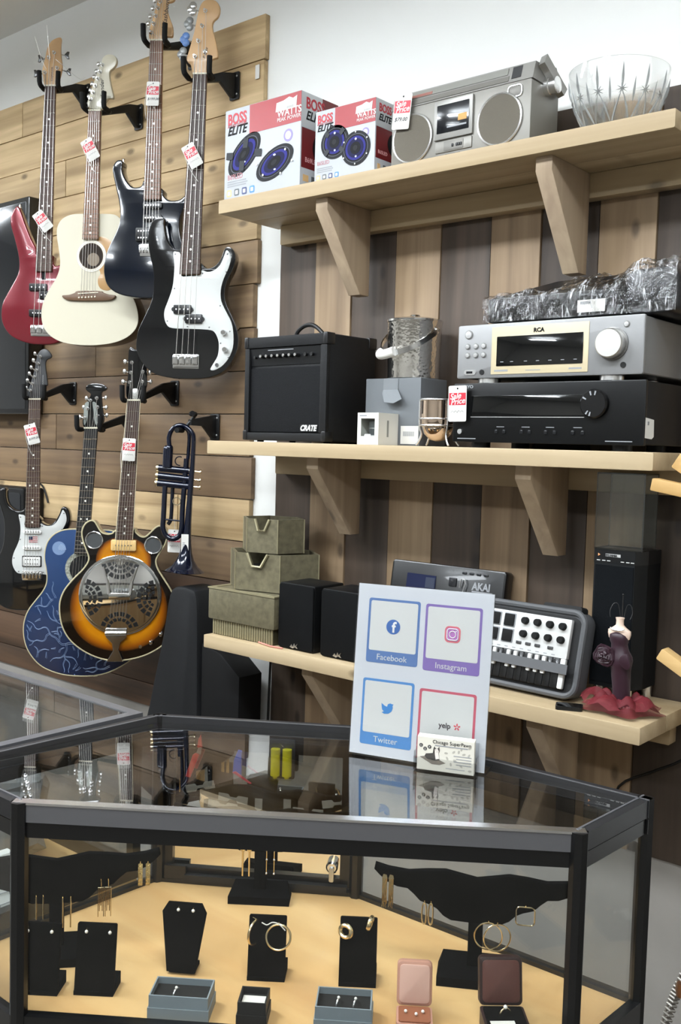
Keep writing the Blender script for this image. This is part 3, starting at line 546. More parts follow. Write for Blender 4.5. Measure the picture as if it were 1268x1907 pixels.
def neck(g, t, nS, board, headm, keym, keykind, nfret, scale, spread, ybridge, bot, headbev=.003, nutm=None, binding=None, openhead=False):
    a, b = g['nut']; c, d = g['fb']
    c0 = L2(a, b, .5); c1 = L2(c, d, .5); Lf = math.dist(c0, c1)
    # neck back (rounded section) and fretboard
    vs = []; fs = []; n = 9
    for (l, r) in ((a, b), (c, d)):
        m = L2(l, r, .5); hw = math.dist(l, r)/2
        for k in range(n):
            an = PI*k/(n-1); vs.append((m[0]-hw*math.cos(an), -.006+.021*math.sin(an), m[1]))
    fs = [(k, k+1, n+k+1, n+k) for k in range(n-1)]+[(0, n, 2*n-1, n-1), list(range(n)), list(range(n, 2*n))[::-1]]
    MB().add(vs, fs).build('neck', headm if keykind != 'black' else EBONY, t)
    fbq = [a, b, d, c]
    MB().slab(fbq, -.0125, -.006, .001, 1).build('fretboard', board, t)
    if binding:
        for p, q in ((a, c), (b, d)):
            MB().cyl((p[0], -.0105, p[1]), (q[0], -.0105, q[1]), .0016, n=6).build('binding', binding, t)
    MB().slab([(a[0]-.0005, a[1]-.001), (b[0]+.0005, b[1]-.001), (b[0]+.0005, b[1]+.004), (a[0]-.0005, a[1]+.004)], -.0145, -.006, .0006, 1).build('nut', nutm or BONE, t)
    for i in range(1, nfret+1):
        s = scale*(1-2**(-i/12))/Lf
        if s > .995: break
        p, q = L2(a, c, s), L2(b, d, s)
        MB().cyl((p[0], -.0128, p[1]), (q[0], -.0128, q[1]), .0011, n=5).build('fret', FRET, t)
    for i in (3, 5, 7, 9, 12, 15, 17, 19, 21):
        s = (scale*(1-2**(-i/12))+scale*(1-2**(-(i-1)/12)))/2/Lf
        if s > .97: break
        p, q = L2(a, c, s), L2(b, d, s)
        for u in ((.27, .73) if i == 12 else (.5,)):
            k = L2(p, q, u); MB().slab(ell(k[0], k[1], .0034, n=12), -.0131, -.0125).build('fret_marker', INLAY, t)
    hd = MB().slab(spline(g['head'], True, 3), -.005, .009, headbev).build('headstock', headm, t)
    kn = sorted(g['key'], key=lambda p: 0)
    for i, (p, k) in enumerate(zip(g['post'], g['key'])):
        mb = MB().cyl((p[0], -.006, p[1]), (p[0], -.008, p[1]), .0062, n=14)
        mb.cyl((p[0], -.008, p[1]), (p[0], -.019, p[1]), .0042, .0036, n=12)
        tn = mb.build('tuner', CHROME, t)
        sg = 1 if k[0] > p[0] else -1
        sh = MB().cyl((p[0]+sg*.008, .004, p[1]), (k[0], .004, k[1]), .0024, n=8)
        sh.build('tuner_shaft', CHROME, tn)
        km = keym[i % len(keym)] if isinstance(keym, list) else keym
        if keykind == 'clover':
            c_ = clover(k, .004, .0125)
            if sg > 0: pass
            c_.build('tuner_key', km, tn)
        elif keykind == 'fan':
            q = [(k[0]-sg*.006, k[1]-.003), (k[0]-sg*.006, k[1]+.003), (k[0]+sg*.004, k[1]+.013), (k[0]+sg*.011, k[1]+.012), (k[0]+sg*.008, k[1]), (k[0]+sg*.011, k[1]-.012), (k[0]+sg*.004, k[1]-.013)]
            MB().slab(q, .001, .007, .0015).build('tuner_key', km, tn)
        else:
            MB().sphere((k[0], .004, k[1]), .0085, 12, 8, (.75, .5, 1)).build('tuner_key', km, tn)
    # strings
    axd = ((c1[0]-c0[0])/Lf, (c1[1]-c0[1])/Lf)
    bz = ybridge
    e = (c0[0]+axd[0]*bz, c0[1]+axd[1]*bz)
    for i in range(nS):
        u = (i/(nS-1)-.5)
        nw = math.dist(a, b)*.8
        s0 = (c0[0]+nw*u, -.0155, c0[1]+.001); s1 = (e[0]+spread*u, -bot, e[1])
        r = .0011-.0005*i/(nS-1) if nS == 4 else .0008-.00035*i/(nS-1)
        pts = [s1, s0]
        ps = sorted(g['post'], key=lambda p: (abs(p[1])))
        if i < len(g['post']):
            if keykind == 'two' or len(set(1 if k[0] > p[0] else -1 for p, k in zip(g['post'], g['key']))) > 1:
                lft = sorted([p for p, k in zip(g['post'], g['key']) if k[0] < p[0]], key=lambda p: p[1])
                rgt = sorted([p for p, k in zip(g['post'], g['key']) if k[0] > p[0]], key=lambda p: -p[1])
                p = (lft+rgt)[i]
            else: p = sorted(g['post'], key=lambda p: p[1])[i]
            pts.append((p[0]+.003, -.012, p[1]))
        MB().tube(pts, r, 5).build('string', STR, t)
    return c0, axd, Lf
def box2(p): # two corners -> x0,x1,z0,z1
    (a, b), (c, d) = p
    return min(a, c), max(a, c), min(b, d), max(b, d)
PKUP = M('pickup_black', '#121213', .35)
def pickup(t, bb, mat, polem, rows=1, n=4, y0=-.010, r=.0025, ears=False, rad=.003):
    x0, x1, z0, z1 = bb
    o = MB().rbox(x0, x1, y0, .001, z0, z1, rad, 3).build('pickup', mat, t)
    if ears:
        for sx, x in ((-1, x0), (1, x1)): MB().slab(ell(x, (z0+z1)/2, .007, n=14), y0+.002, .001).build('pickup_ear', mat, o)
    mb = MB()
    for j in range(rows):
        z = z0+(z1-z0)*(j+.5)/rows
        for i in range(n): x = x0+(x1-x0)*(.16+.68*i/(n-1)); mb.lathe([(r, y0-.0012), (r, y0)], (x, 0, z), 10, 'Y')
    mb.build('pole_pieces', polem, o)
    return o
def bridge(t, bb, n, y0=-.008):
    x0, x1, z0, z1 = bb
    o = MB().rbox(x0, x1, -.003, .001, z0, z1, .003, 2).build('bridge', CHROME, t)
    w_ = (x1-x0)/n
    for i in range(n):
        xx = x0+w_*(i+.5)
        MB().rbox(xx-w_*.4, xx+w_*.4, -.014, -.003, z0+(z1-z0)*.25, z1-(z1-z0)*.12, .002, 2).build('saddle', CHROME, o)
    return o
def gthing(key, name, label):
    g = GT[key]
    return g, thing(name, label, 'guitar' if 'bass' not in name else 'bass guitar', g['o'], R(g['az']), 'guitars hanging on the plank wall')
def smooth_slab(t, name, pts, y0, y1, bev, mat, k=4, seg=3):
    return MB().slab(spline(pts, True, k), y0, y1, bev, seg).build(name, mat, t, smooth=40)

# --- red bass
g, t = gthing('red', 'bass_guitar', 'glossy dark red bass guitar hanging beside the television')
RED = M('red_metallic_lacquer', '#6f0e1e', .22, .25, coat=.8)
smooth_slab(t, 'body', g['body'], 0, .042, .009, RED)
neck(g, t, 4, ROSE, MAPLE, M('dark_nickel', (.12, .12, .12), .25, 1), 'fan', 24, .864, .055, .864, .016)
for k in ('pk1', 'pk2'): pickup(t, box2(g[k]), PKUP, SILV, 1, 4, ears=False)
pickup(t, box2(g['pk3']), PKUP, SILV, 1, 8)
bridge(t, box2(g['bridge']), 4)
plate(t, 'truss_cover', rect(*box2(g['cover'])), -.0002, BLACKP, .002)
MB().lathe([(.006, 0), (.006, .004), (.003, .005), (.003, .012), (.007, .013)], (g['body'][5][0], .02, g['body'][5][1]-.002), 12, 'Z').build('strap_button', CHROME, t)
for k, pts in enumerate(([(-.013, -.016, .055), (-.03, -.02, .09), (-.05, -.03, .16)], [(0, -.016, .085), (-.004, -.02, .13), (-.008, -.03, .2)], [(.02, -.016, .09), (.045, -.02, .07), (.075, -.02, .045), (.11, -.02, .022), (.13, -.03, .026)])):
    MB().tube(spline(pts, False, 4), .0008, 5).build('loose_string_end', STR, t)
txt(t, 'YAMAHA', .012, M('brown_ink', '#5b3a2a', .6), (.008, -.0055, .018), rot=(PI/2, -PI/2, 0))

# --- white acoustic
def acoustic(key, name, label, topm, sidem, T, bindm):
    g, t = gthing(key, name, label)
    o = spline(g['body'], True, 4)
    MB().slab(inset(ccw(o), .0012), .0015, T, .012, 3).build('body_shell', sidem, t, smooth=40)
    MB().slab(o, -.0005, .0015, .0008, 1).build('soundboard', topm, t, smooth=40)
    if bindm:
        MB().tube([(x, .001, z) for x, z in o], .0026, 6, closed=True).build('binding', bindm, t)
    return g, t
CREAM = M('cream_satin_lacquer', '#c3bda9', .28, coat=.3)
g, t = acoustic('ac', 'acoustic_guitar', 'cream white acoustic guitar with tan teardrop pickguard', CREAM, M('dark_back', '#3c3020', .3, coat=.4), .088, None)
COPPER = M('tan_pickguard', '#a98457', .25, coat=.4)
hc = g['hole'][0]; hr = .042
ROSET = M('rosette_cream', '#efe9d8', .4); HOLE = M('soundhole_dark', '#241a12', .9)
gd = smooth_slab(t, 'pickguard', g['guard'], -.0016, -.0005, .0004, COPPER)
for rr, mm, yy in ((.054, M('rosette_grey', '#b9b4a4', .5), -.0018), (.052, ROSET, -.0021), (.0485, M('rosette_grey', '#b9b4a4', .5), -.0024), (.0465, ROSET, -.0027), (.044, M('rosette_dark', '#6b5a44', .5), -.0030)):
    MB().slab(ell(hc[0], hc[1], rr, n=40), yy, -.0004).build('rosette_ring', mm, t)
MB().slab(ell(hc[0], hc[1], hr, n=40), -.0033, -.0004).build('soundhole', HOLE, t)
MB().slab(ell(hc[0]+.008, hc[1]-.012, .022, n=24), -.0036, -.0032).build('soundhole_label', M('brown_label', '#7d7060', .7), t)
neck(g, t, 6, ROSEL, CREAM, CHROME, 'round', 20, .61, .052, .61, .012, binding=None)
br = smooth_slab(t, 'bridge', g['bridge'], -.010, -.0005, .003, M('walnut_bridge', '#5d432c', .45), 3)
s0, s1 = g['saddle']; MB().cyl((s0[0], -.011, s0[1]), (s1[0], -.011, s1[1]), .0016, n=6).build('saddle', BONE, br)
for p in g['pins']: MB().sphere((p[0], -.011, p[1]), .0032, 8, 6).build('bridge_pin', BONE, br)
INKB = M('logo_black', '#1d1d22', .5)
txt(t, 'Fender', .021, INKB, (.028, -.0056, .043), rot=(PI/2, -PI/2-.05, 0), shear=.35)

# --- dark blue electric
g, t = gthing('st', 'electric_guitar', 'dark blue black electric guitar with maple headstock and no pickguard')
DBLUE = M('midnight_blue_lacquer', '#050d1a', .1, coat=.7)
smooth_slab(t, 'body', g['body'], 0, .045, .011, DBLUE)
neck(g, t, 6, ROSEL, MAPLE, CHROME, 'round', 22, .66, .052, .66, .014)
for k in ('pk1', 'pk2'):
    x0, x1, z0, z1 = box2(g[k]); pickup(t, (x0, x1, z0+.001, z1-.001), PKUP, SILV, 1, 6, rad=.006)
x0, x1, z0, z1 = box2(g['hb']); pickup(t, (x0, x1, z0, z1), PKUP, SILV, 2, 6)
bridge(t, box2(g['bridge']), 6)
MB().lathe([(.006, 0), (.006, .004), (.003, .005), (.003, .012), (.007, .013)], (g['body'][5][0]-.004, .02, g['body'][5][1]-.001), 12, 'Z').build('strap_button', CHROME, t)
txt(t, 'Washburn', .021, INKB, (.030, -.0056, .036), rot=(PI/2, -PI/2+.12, 0), shear=.3)

# --- black bass with white pickguard
g, t = gthing('pb', 'bass_guitar', 'black bass guitar with white pickguard and split pickup')
smooth_slab(t, 'body', g['body'], 0, .044, .010, BLACKG)
WPG = M('white_pickguard', '#c9cbc8', .3, coat=.3)
pg = smooth_slab(t, 'pickguard', g['guard'], -.0025, -.0002, .0008, WPG, 3)
for p in g['screws']: MB().sphere((p[0], -.0026, p[1]), .0026, 8, 4, (1, .35, 1)).build('screw', M('dark_screw', (.2, .2, .2), .3, 1), pg)
neck(g, t, 4, ROSE, MAPLE, [CHROME, M('grey_key', '#8f9190', .35, .3), M('blue_key', '#5f83bd', .35), M('grey_key', '#8f9190', .35, .3)], 'clover', 20, .864, .057, .864, .018)
for k in ('pk1', 'pk2'):
    x0, x1, z0, z1 = box2(g[k]); pickup(t, (x0+.006, x1-.006, z0, z1), PKUP, SILV, 1, 4, ears=True)
bridge(t, box2(g['bridge']), 4)
for p in g['knob']: MB().lathe([(.0085, -.0025), (.0085, -.014), (.007, -.017), (.0, -.0172)], (p[0], 0, p[1]), 20, 'Y').build('knob', CHROME, t)
p = g['jack'][0]; MB().lathe([(.006, -.002), (.006, -.005), (.003, -.005), (.003, -.0035)], (p[0], 0, p[1]), 14, 'Y').build('jack_socket', M('dark_screw', (.2, .2, .2), .3, 1), t)
p = g['tree'][0]; MB().lathe([(.007, -.005), (.007, -.008), (.0035, -.009), (.0035, -.012)], (p[0], 0, p[1]), 14, 'Y').build('string_tree', CHROME, t)
txt(t, 'P-Bass', .013, INKB, (.020, -.0056, .045), rot=(PI/2, -PI/2+.22, 0), shear=.3)

# --- black electric with white pickguard
g, t = gthing('ls', 'electric_guitar', 'black electric guitar with white pickguard and flag sticker')
smooth_slab(t, 'body', g['body'], 0, .044, .010, BLACKG)
pg = smooth_slab(t, 'pickguard', g['guard'], -.0025, -.0002, .0008, WPG, 3)
for p in g['screws']: MB().sphere((p[0], -.0026, p[1]), .0026, 8, 4, (1, .35, 1)).build('screw', M('dark_screw', (.2, .2, .2), .3, 1), pg)
DKGREY = M('charcoal_satin', '#333436', .35)
neck(g, t, 6, ROSE, DKGREY, CHROME, 'round', 22, .648, .054, .645, .016)
WPK = M('white_pickup', '#e8e8e4', .35)
for k in ('pk1', 'pk2'):
    x0, x1, z0, z1 = box2(g[k]); pickup(t, (x0, x1, z0, z1), WPK, M('dark_screw', (.2, .2, .2), .3, 1), 1, 6, rad=.011, r=.002)
x0, x1, z0, z1 = box2(g['hb'])
MB().rbox(x0-.002, x1+.002, -.004, 0, z0-.002, z1+.002, .003, 2).build('pickup_ring', PKUP, t)
pickup(t, (x0+.002, x1-.002, z0+.002, z1-.002), WPK, M('dark_screw', (.2, .2, .2), .3, 1), 2, 6, r=.002)
bridge(t, box2(g['bridge']), 6)
x0, x1, z0, z1 = box2(g['flag'])
fl = plate(t, 'flag_sticker', rect(x0, x1, z0, z1), -.0026, WHITE, .0004)
for i in range(4):
    h = (z1-z0)/7; MB().slab(rect(x0, x1, z0+2*i*h, z0+(2*i+1)*h), -.0034, -.003).build('flag_stripe', M('flag_red', '#b45a5e', .5), fl)
MB().slab(rect(x0, x0+(x1-x0)*.42, z0+(z1-z0)*.45, z1), -.0038, -.0034).build('flag_canton', M('flag_blue', '#2a3350', .5), fl)
MB().tube([(.0255+.002*(i%2)*random.uniform(.6,1.4), -.0054, .045+.0035*i) for i in range(14)], .0005, 4).build('headstock_script', M('silver_ink', '#c9c9c6', .4), t)

# --- blue acoustic with coral artwork
mt, nt, b = nodes_mat('coral_artwork_blue'); Lk = nt.links.new
tc = nt.nodes.new('ShaderNodeTexCoord')
def mth(op, a, bval=None, clamp=False):
    n = nt.nodes.new('ShaderNodeMath'); n.operation = op; n.use_clamp = clamp
    if isinstance(a, (int, float)): n.inputs[0].default_value = a
    else: Lk(a, n.inputs[0])
    if bval is not None:
        if isinstance(bval, (int, float)): n.inputs[1].default_value = bval
        else: Lk(bval, n.inputs[1])
    return n.outputs[0]
sx = nt.nodes.new('ShaderNodeSeparateXYZ'); Lk(tc.outputs['Object'], sx.inputs[0])
vo = nt.nodes.new('ShaderNodeTexVoronoi'); vo.inputs['Scale'].default_value = 26; Lk(tc.outputs['Object'], vo.inputs['Vector'])
star = mth('LESS_THAN', vo.outputs['Distance'], .05)
fac2 = mth('MULTIPLY', star, .6)
gr = nt.nodes.new('ShaderNodeMapRange'); gr.inputs['From Min'].default_value = -.85; gr.inputs['From Max'].default_value = -.35; Lk(sx.outputs['Z'], gr.inputs['Value'])
mx0 = nt.nodes.new('ShaderNodeMix'); mx0.data_type = 'RGBA'; mx0.inputs['A'].default_value = (*hx('#101d38'), 1); mx0.inputs['B'].default_value = (*hx('#2b4672'), 1); Lk(gr.outputs[0], mx0.inputs['Factor'])
mx = nt.nodes.new('ShaderNodeMix'); mx.data_type = 'RGBA'; Lk(fac2, mx.inputs['Factor']); Lk(mx0.outputs['Result'], mx.inputs['A']); mx.inputs['B'].default_value = (*hx('#7d90b0'), 1)
Lk(mx.outputs['Result'], b.inputs['Base Color']); b.inputs['Roughness'].default_value = .22; b.inputs['Coat Weight'].default_value = .4
g, t = acoustic('bl', 'acoustic_guitar', 'blue acoustic guitar painted with a moon and pale coral branches', mt, M('dark_bowl_back', '#1c1d22', .4), .07, M('cream_binding', '#b5ab88', .45))
hc = g['hole'][0]
ROSP = M('mosaic_rosette', '#8b8d80', .45, var=.6, bscale=130)
MB().slab(ell(hc[0], hc[1], .062, n=44), -.0014, -.0002).build('rosette_ring', ROSP, t)
MB().slab(ell(hc[0], hc[1], .0465, n=40), -.0020, -.0002).build('soundhole', M('soundhole_black', '#0a0a0b', .9), t)
mo = g['moon'][0]
md = MB().slab(ell(mo[0], mo[1], .0235, n=32), -.0012, -.0004).build('painted_moon', M('moon_blue', '#6f86a8', .4), t)
for k in range(5):
    MB().tube([(mo[0]+.004+(.005+.004*k)*math.cos(a), -.0014, mo[1]-.008+(.005+.004*k)*math.sin(a)) for a in (R(10+16*j) for j in range(10-k))], .0006, 4).build('moon_line', M('moon_line', '#a9bad0', .5), md)
neck(g, t, 6, EBONY, BLACKG, SILV, 'two', 22, .64, .055, .66, .012)
for sx_ in (-1, 1):
    MB().slab(spline([(sx_*.006, .09), (sx_*.02, .085), (sx_*.024, .05), (sx_*.022, .012), (sx_*.012, .03), (sx_*.01, .06)], True, 3), -.0062, -.005).build('pearl_inlay', M('pearl_grey', '#8f948f', .25, .3), t)

# painted coral branches: pairs of wavering pale lines spreading from the bridge
CORAL = M('coral_paint', '#7187a8', .4); rc = random.Random(11)
poly = inset(ccw(spline(g['body'], True, 2)), .007)
def inside(x, z):
    k = False
    for i in range(len(poly)):
        (a, b), (c, d) = poly[i-1], poly[i]
        if (b > z) != (d > z) and x < (c-a)*(z-b)/(d-b)+a: k = not k
    return k and z < -.455 and math.hypot(x-hc[0], z-hc[1]) > .066
OCC = []
def branch(x, z, a, L_, depth):
    pts = []; s = 0; wv = rc.uniform(0, 6); kids = []
    while s < L_ and inside(x, z):
        if s > .015 and any((x-ox)**2+(z-oz)**2 < .0075**2 for ox, oz in OCC): break
        pts.append((x, z, a)); a += .30*math.sin(s*110+wv)+rc.uniform(-.22, .22)
        x += .0055*math.cos(a); z += .0055*math.sin(a); s += .0055
        if depth < 2 and rc.random() < .16: kids.append((x, z, a+rc.choice((-1, 1))*rc.uniform(.6, 1.1), L_*.45, depth+1))
    OCC.extend((p_[0], p_[1]) for p_ in pts)
    if len(pts) > 3:
        w0 = .0030-.0006*depth; mb = MB()
        for sg in (-1, 1):
            mb.tube([(px-math.sin(pa)*sg*w0*(1-i/len(pts)), -.0008, pz+math.cos(pa)*sg*w0*(1-i/len(pts))) for i, (px, pz, pa) in enumerate(pts)], .0007, 4)
        mb.build('painted_branch', CORAL, t)
    for k in kids: branch(*k)
for k in range(13):
    a = R(70+165*k/12)+rc.uniform(-.06, .06); r0 = .075
    branch(.012+r0*math.cos(a), -.775+r0*math.sin(a)*.8, a, rc.uniform(.22, .34), 0)
for k in range(160):
    x, z = rc.uniform(-.24, .10), rc.uniform(-.87, -.58)
    if inside(x, z) and not any((x-ox)**2+(z-oz)**2 < .0095**2 for ox, oz in OCC): branch(x, z, rc.uniform(1.2, 3.6), rc.uniform(.05, .12), 1)

# --- sunburst resonator
mt, nt, b = nodes_mat('sunburst_lacquer'); Lk = nt.links.new
tc = nt.nodes.new('ShaderNodeTexCoord'); sx = nt.nodes.new('ShaderNodeSeparateXYZ'); Lk(tc.outputs['Object'], sx.inputs[0])
def elip(cx, cz, rx, rz):
    a = mth('POWER', mth('MULTIPLY', mth('ABSOLUTE', mth('SUBTRACT', sx.outputs['X'], cx)), 1/rx), 2.2)
    c = mth('POWER', mth('MULTIPLY', mth('ABSOLUTE', mth('SUBTRACT', sx.outputs['Z'], cz)), 1/rz), 2.2)
    return mth('ADD', a, c)
d = mth('MINIMUM', elip(-.042, -.690, .162, .145), elip(-.028, -.53, .092, .08))
ra = nt.nodes.new('ShaderNodeValToRGB'); e = ra.color_ramp.elements
e[0].position = .55; e[0].color = (*hx('#b97409'), 1); e[1].position = 1.0; e[1].color = (*hx('#0d0806'), 1)
k = ra.color_ramp.elements.new(.78); k.color = (*hx('#8a4a08'), 1)
Lk(d, ra.inputs['Fac']); Lk(ra.outputs[0], b.inputs['Base Color']); b.inputs['Roughness'].default_value = .15; b.inputs['Coat Weight'].default_value = .6
g, t = gthing('res', 'resonator_guitar', 'amber sunburst resonator guitar with round chrome cover plate')
ol = spline(g['body'], True, 4)
MB().slab(inset(ccw(ol), .001), .001, .06, .006, 3).build('body_shell', BLACKG, t, smooth=40)
MB().slab(ol, -.0005, .001, .0008, 1).build('top', mt, t, smooth=40)
MB().tube([(x, .001, z) for x, z in ol], .003, 6, closed=True).build('binding', M('cream_binding', '#b5ab88', .45), t)
pc = g['plate'][0]; prx = abs(g['plater'][1][0]-g['plater'][0][0])/2; prz = .1345; pc = (sum(q[0] for q in g['plater'])/2, sum(q[1] for q in g['plateh'])/2)
MIRR = M('polished_chrome', (.8, .8, .8), .045, 1)
n = 56; vs = []; prof = [(1, -.001), (1, -.006), (.965, -.008), (.93, -.0065), (.9, -.0075), (.6, -.014), (.3, -.018), (.05, -.0185)]
cp = MB()
for q, y in prof:
    for i in range(n): a = 2*PI*i/n; vs.append((pc[0]+prx*q*math.cos(a), y, pc[1]+prz*q*math.sin(a)))
cp.add(vs, [(i*n+k, i*n+(k+1) % n, (i+1)*n+(k+1) % n, (i+1)*n+k) for i in range(len(prof)-1) for k in range(n)]+[[(len(prof)-1)*n+k for k in range(n)]])
cov = cp.build('cover_plate', MIRR, t, smooth=50)
SLOT = M('slot_black', '#050505', .6)
# fans of cut-out slots in the four quarters of the cover plate
for ca in (90, 185, 355, 270):
    fx, fz = pc[0]+prx*.62*math.cos(R(ca)), pc[1]+prz*.62*math.sin(R(ca))
    up = R(ca)+PI
    for ring, (ri, ro_, ns) in enumerate(((.019, .028, 5), (.033, .044, 7), (.050, .064, 8))):
        if ca == 270 and ring == 0: continue
        ox, oz = pc[0]+prx*.88*math.cos(R(ca)), pc[1]+prz*.88*math.sin(R(ca))
        for i in range(ns):
            aa = up+R(-78+156*(i+.5)/ns); h = R(156/ns*.36)
            q = [(ox+r_*math.cos(a_), oz+r_*math.sin(a_)) for r_, a_ in ((ri, aa-h), (ro_, aa-h), (ro_, aa+h), (ri, aa+h))]
            if max(((x-pc[0])/prx)**2+((z-pc[1])/prz)**2 for x, z in q) > .86: continue
            def surf(x, z):
                d_ = math.sqrt(((x-pc[0])/prx)**2+((z-pc[1])/prz)**2)
                for (qa, ya), (qb, yb) in zip(prof[3:], prof[4:]):
                    if qb <= d_ <= qa: return ya+(yb-ya)*(qa-d_)/(qa-qb)
                return -.0185
            yv = [surf(x, z)-.0012 for x, z in q]
            MB().add([(q[j][0], yv[j], q[j][1]) for j in range(4)]+[(q[j][0], yv[j]+.002, q[j][1]) for j in range(4)], [(0, 1, 2, 3), (7, 6, 5, 4), (0, 4, 5, 1), (1, 5, 6, 2), (2, 6, 7, 3), (3, 7, 4, 0)]).build('slot', SLOT, cov)
MB().slab([(pc[0]-.034, pc[1]-.012), (pc[0]+.036, pc[1]-.012), (pc[0]+.036, pc[1]+.010), (pc[0]-.034, pc[1]+.010)], -.032, -.015, .003).build('hand_rest', CHROME, cov)
for s_ in (-1, 1):
    MB().tube([(pc[0]+s_*.034, -.024, pc[1]+.005), (pc[0]+s_*.040, -.02, pc[1]+.05), (pc[0]+s_*.055, -.012, pc[1]+.095)], [.006, .005, .004], 8).build('hand_rest_arm', CHROME, cov)
for p in g['scr']:
    o = MB().slab(ell(p[0], p[1], .0265, n=32), -.003, 0).build('screen_hole', M('mesh_grey', '#4a4c4d', .5, .4, bump=.6, bscale=900), t)
    MB().tube([(p[0]+.0275*math.cos(2*PI*i/32), -.003, p[1]+.0275*math.sin(2*PI*i/32)) for i in range(32)], .003, 8, closed=True).build('screen_rim', CHROME, o)
x0, x1, z0, z1 = box2(g['pk']); o = MB().rbox(x0, x1, -.012, 0, z0, z1, .005, 3).build('pickup', M('cream_pickup', '#d9b678', .4), t)
mb = MB()
for i in range(6): mb.lathe([(.0022, -.0132), (.0022, -.012)], (x0+(x1-x0)*(.2+.6*i/5), 0, (z0+z1)/2), 8, 'Y')
mb.build('pole_pieces', M('dark_screw', (.2, .2, .2), .3, 1), o)
MB().slab(g['tail'], -.016, -.003, .002).build('tailpiece', M('aged_chrome', (.45, .43, .4), .22, 1), t)
MB().cyl((g['tail'][0][0], -.018, g['tail'][0][1]-.014), (g['tail'][1][0], -.018, g['tail'][1][1]-.014), .0075, n=14).build('tailpiece_bar', CHROME, t)
for p in g['knob']: MB().lathe([(.008, -.0005), (.007, -.014), (.005, -.016), (0, -.0165)], (p[0], 0, p[1]), 18, 'Y').build('knob', CHROME, t)
p = g['jack'][0]; MB().lathe([(.006, 0), (.006, -.004), (.003, -.004), (.003, -.002)], (p[0], 0, p[1]), 14, 'Y').build('jack_socket', CHROME, t)
neck(g, t, 6, ROSE, BLACKG, SILV, 'two', 21, .63, .05, .72, .030, nutm=BONE, binding=M('cream_binding2', '#d8d0b4', .45))
MB().slab(rrect(.004, .022, .018, .034, .005), -.0062, -.005, .0004).build('truss_cover', M('engraved_silver', '#b9b9b4', .3, .5, var=.3, bscale=200), t)

# ================================================================ wall hangers
def hanger_base(wx, wz, end, label):
    """wall plate and arm; end is the world point where the arm carries the yoke"""
    t = thing('guitar_hanger', label, 'hanger', (wx, -.0225, wz), 0, 'black wall hangers for the instruments')
    dx, dy, dz = end[0]-wx, end[1]+.0225, end[2]-wz
    pl = MB().rbox(-.022, .022, -.004, 0, -.052, .034, .006, 3).build('mounting_plate', BLKMET, t)
    for zz in (-.036, .02):
        for xx in (-.011, .011): MB().sphere((xx, -.005, zz), .0038, 8, 5, (1, .5, 1)).build('screw', STEEL, pl)
    L_ = math.hypot(dx, dy); ang = math.atan2(dx, -dy)
    q = [(-.004, .030), (-.004, -.046), (-.016, -.046), (-.055, -.008), (-L_, dz-.009), (-L_, dz+.009), (-.05, .022)]
    b = MB().slab(q, -.008, .008, .0015)
    b.xform(Matrix(((0, 1, 0, 0), (1, 0, 0, 0), (0, 0, 1, 0), (0, 0, 0, 1)))); b.xform(Matrix.Rotation(ang, 4, 'Z'))
    b.build('arm', BLKMET, t)
    return t
PR = .0085
def guitar_hanger(key, wx, wz, label):
    g = GT[key]; a = R(g['az']); o = Vector(g['o'])
    X = max(abs(g['nut'][0][0]), abs(g['nut'][1][0]))+PR+.0025
    # the yoke carries the shoulders of the headstock: prongs pass beside the neck just below them, tips rise in front of the face
    hd = spline(g['head'], True, 6); zs = [z for x, z in hd if z > -.02 and X-PR <= abs(x) <= X+PR]
    z0 = min(zs+[.02])-PR*.966+.0006
    end = o+Vector((-.030*math.sin(a), .030*math.cos(a), z0))
    t = hanger_base(wx, wz, end, label)
    m = Matrix.Translation(o-Vector((wx, -.0225, wz))) @ Matrix.Rotation(a, 4, 'Z')
    MB().tube([(-X, .012, z0), (-X, .026, z0), (-X+.008, .030, z0), (X-.008, .030, z0), (X, .026, z0), (X, .012, z0)], .006, 8).xform(m).build('yoke', BLKMET, t)
    for s_ in (-1, 1):
        MB().tube([(s_*X, .014, z0), (s_*X, -.018, z0), (s_*(X+.001), -.026, z0+.003), (s_*(X+.002), -.031, z0+.012), (s_*(X+.003), -.0315, z0+.048)], PR, 12).xform(m).build('prong', RUBBER, t)
for key, wx, wz, lab in (('red', -3.168, 2.764, 'red bass guitar'), ('ac', -2.856, 2.630, 'cream acoustic guitar'), ('st', -2.575, 2.775, 'dark blue electric guitar'), ('pb', -2.371, 2.635, 'black bass with white pickguard'),
                         ('ls', -3.235, 1.675, 'black electric guitar with flag sticker'), ('bl', -2.86, 1.56, 'blue coral acoustic guitar'), ('res', -2.641, 1.668, 'sunburst resonator guitar')):
    guitar_hanger(key, wx, wz, 'black metal wall hanger holding the %s' % lab)

# ================================================================ trumpet
g = GT['tp']
t = thing('trumpet', 'dark blue lacquered trumpet hanging bell down beside the resonator guitar', 'trumpet', g['o'], R(g['az']))
TB = M('cobalt_lacquer', '#040d24', .13, .35, coat=.8); BRASS = M('pale_brass', (.82, .72, .52), .22, 1)
def V3(pts, y=0): return [(p[0], y, p[1]) for p in pts]
MB().tube(spline(V3(g['bow']), False, 4), [.0075]*(4*(len(g['bow'])-1)+1), 12).build('bell_bow', TB, t)
MB().tube(spline(V3(g['pipe'], .018), False, 4), .006, 10).build('lead_pipe', TB, t)
MB().tube(spline(V3(g['slide'], .004), False, 4), .0085, 12).build('tuning_slide', TB, t)
MB().tube(spline(V3(g['slide2'], .02), False, 4), .0065, 10).build('lower_slide', TB, t)
s0, s1 = g['stem']; ax = Vector((s1[0]-s0[0], 0, s1[1]-s0[1])); Ls = ax.length
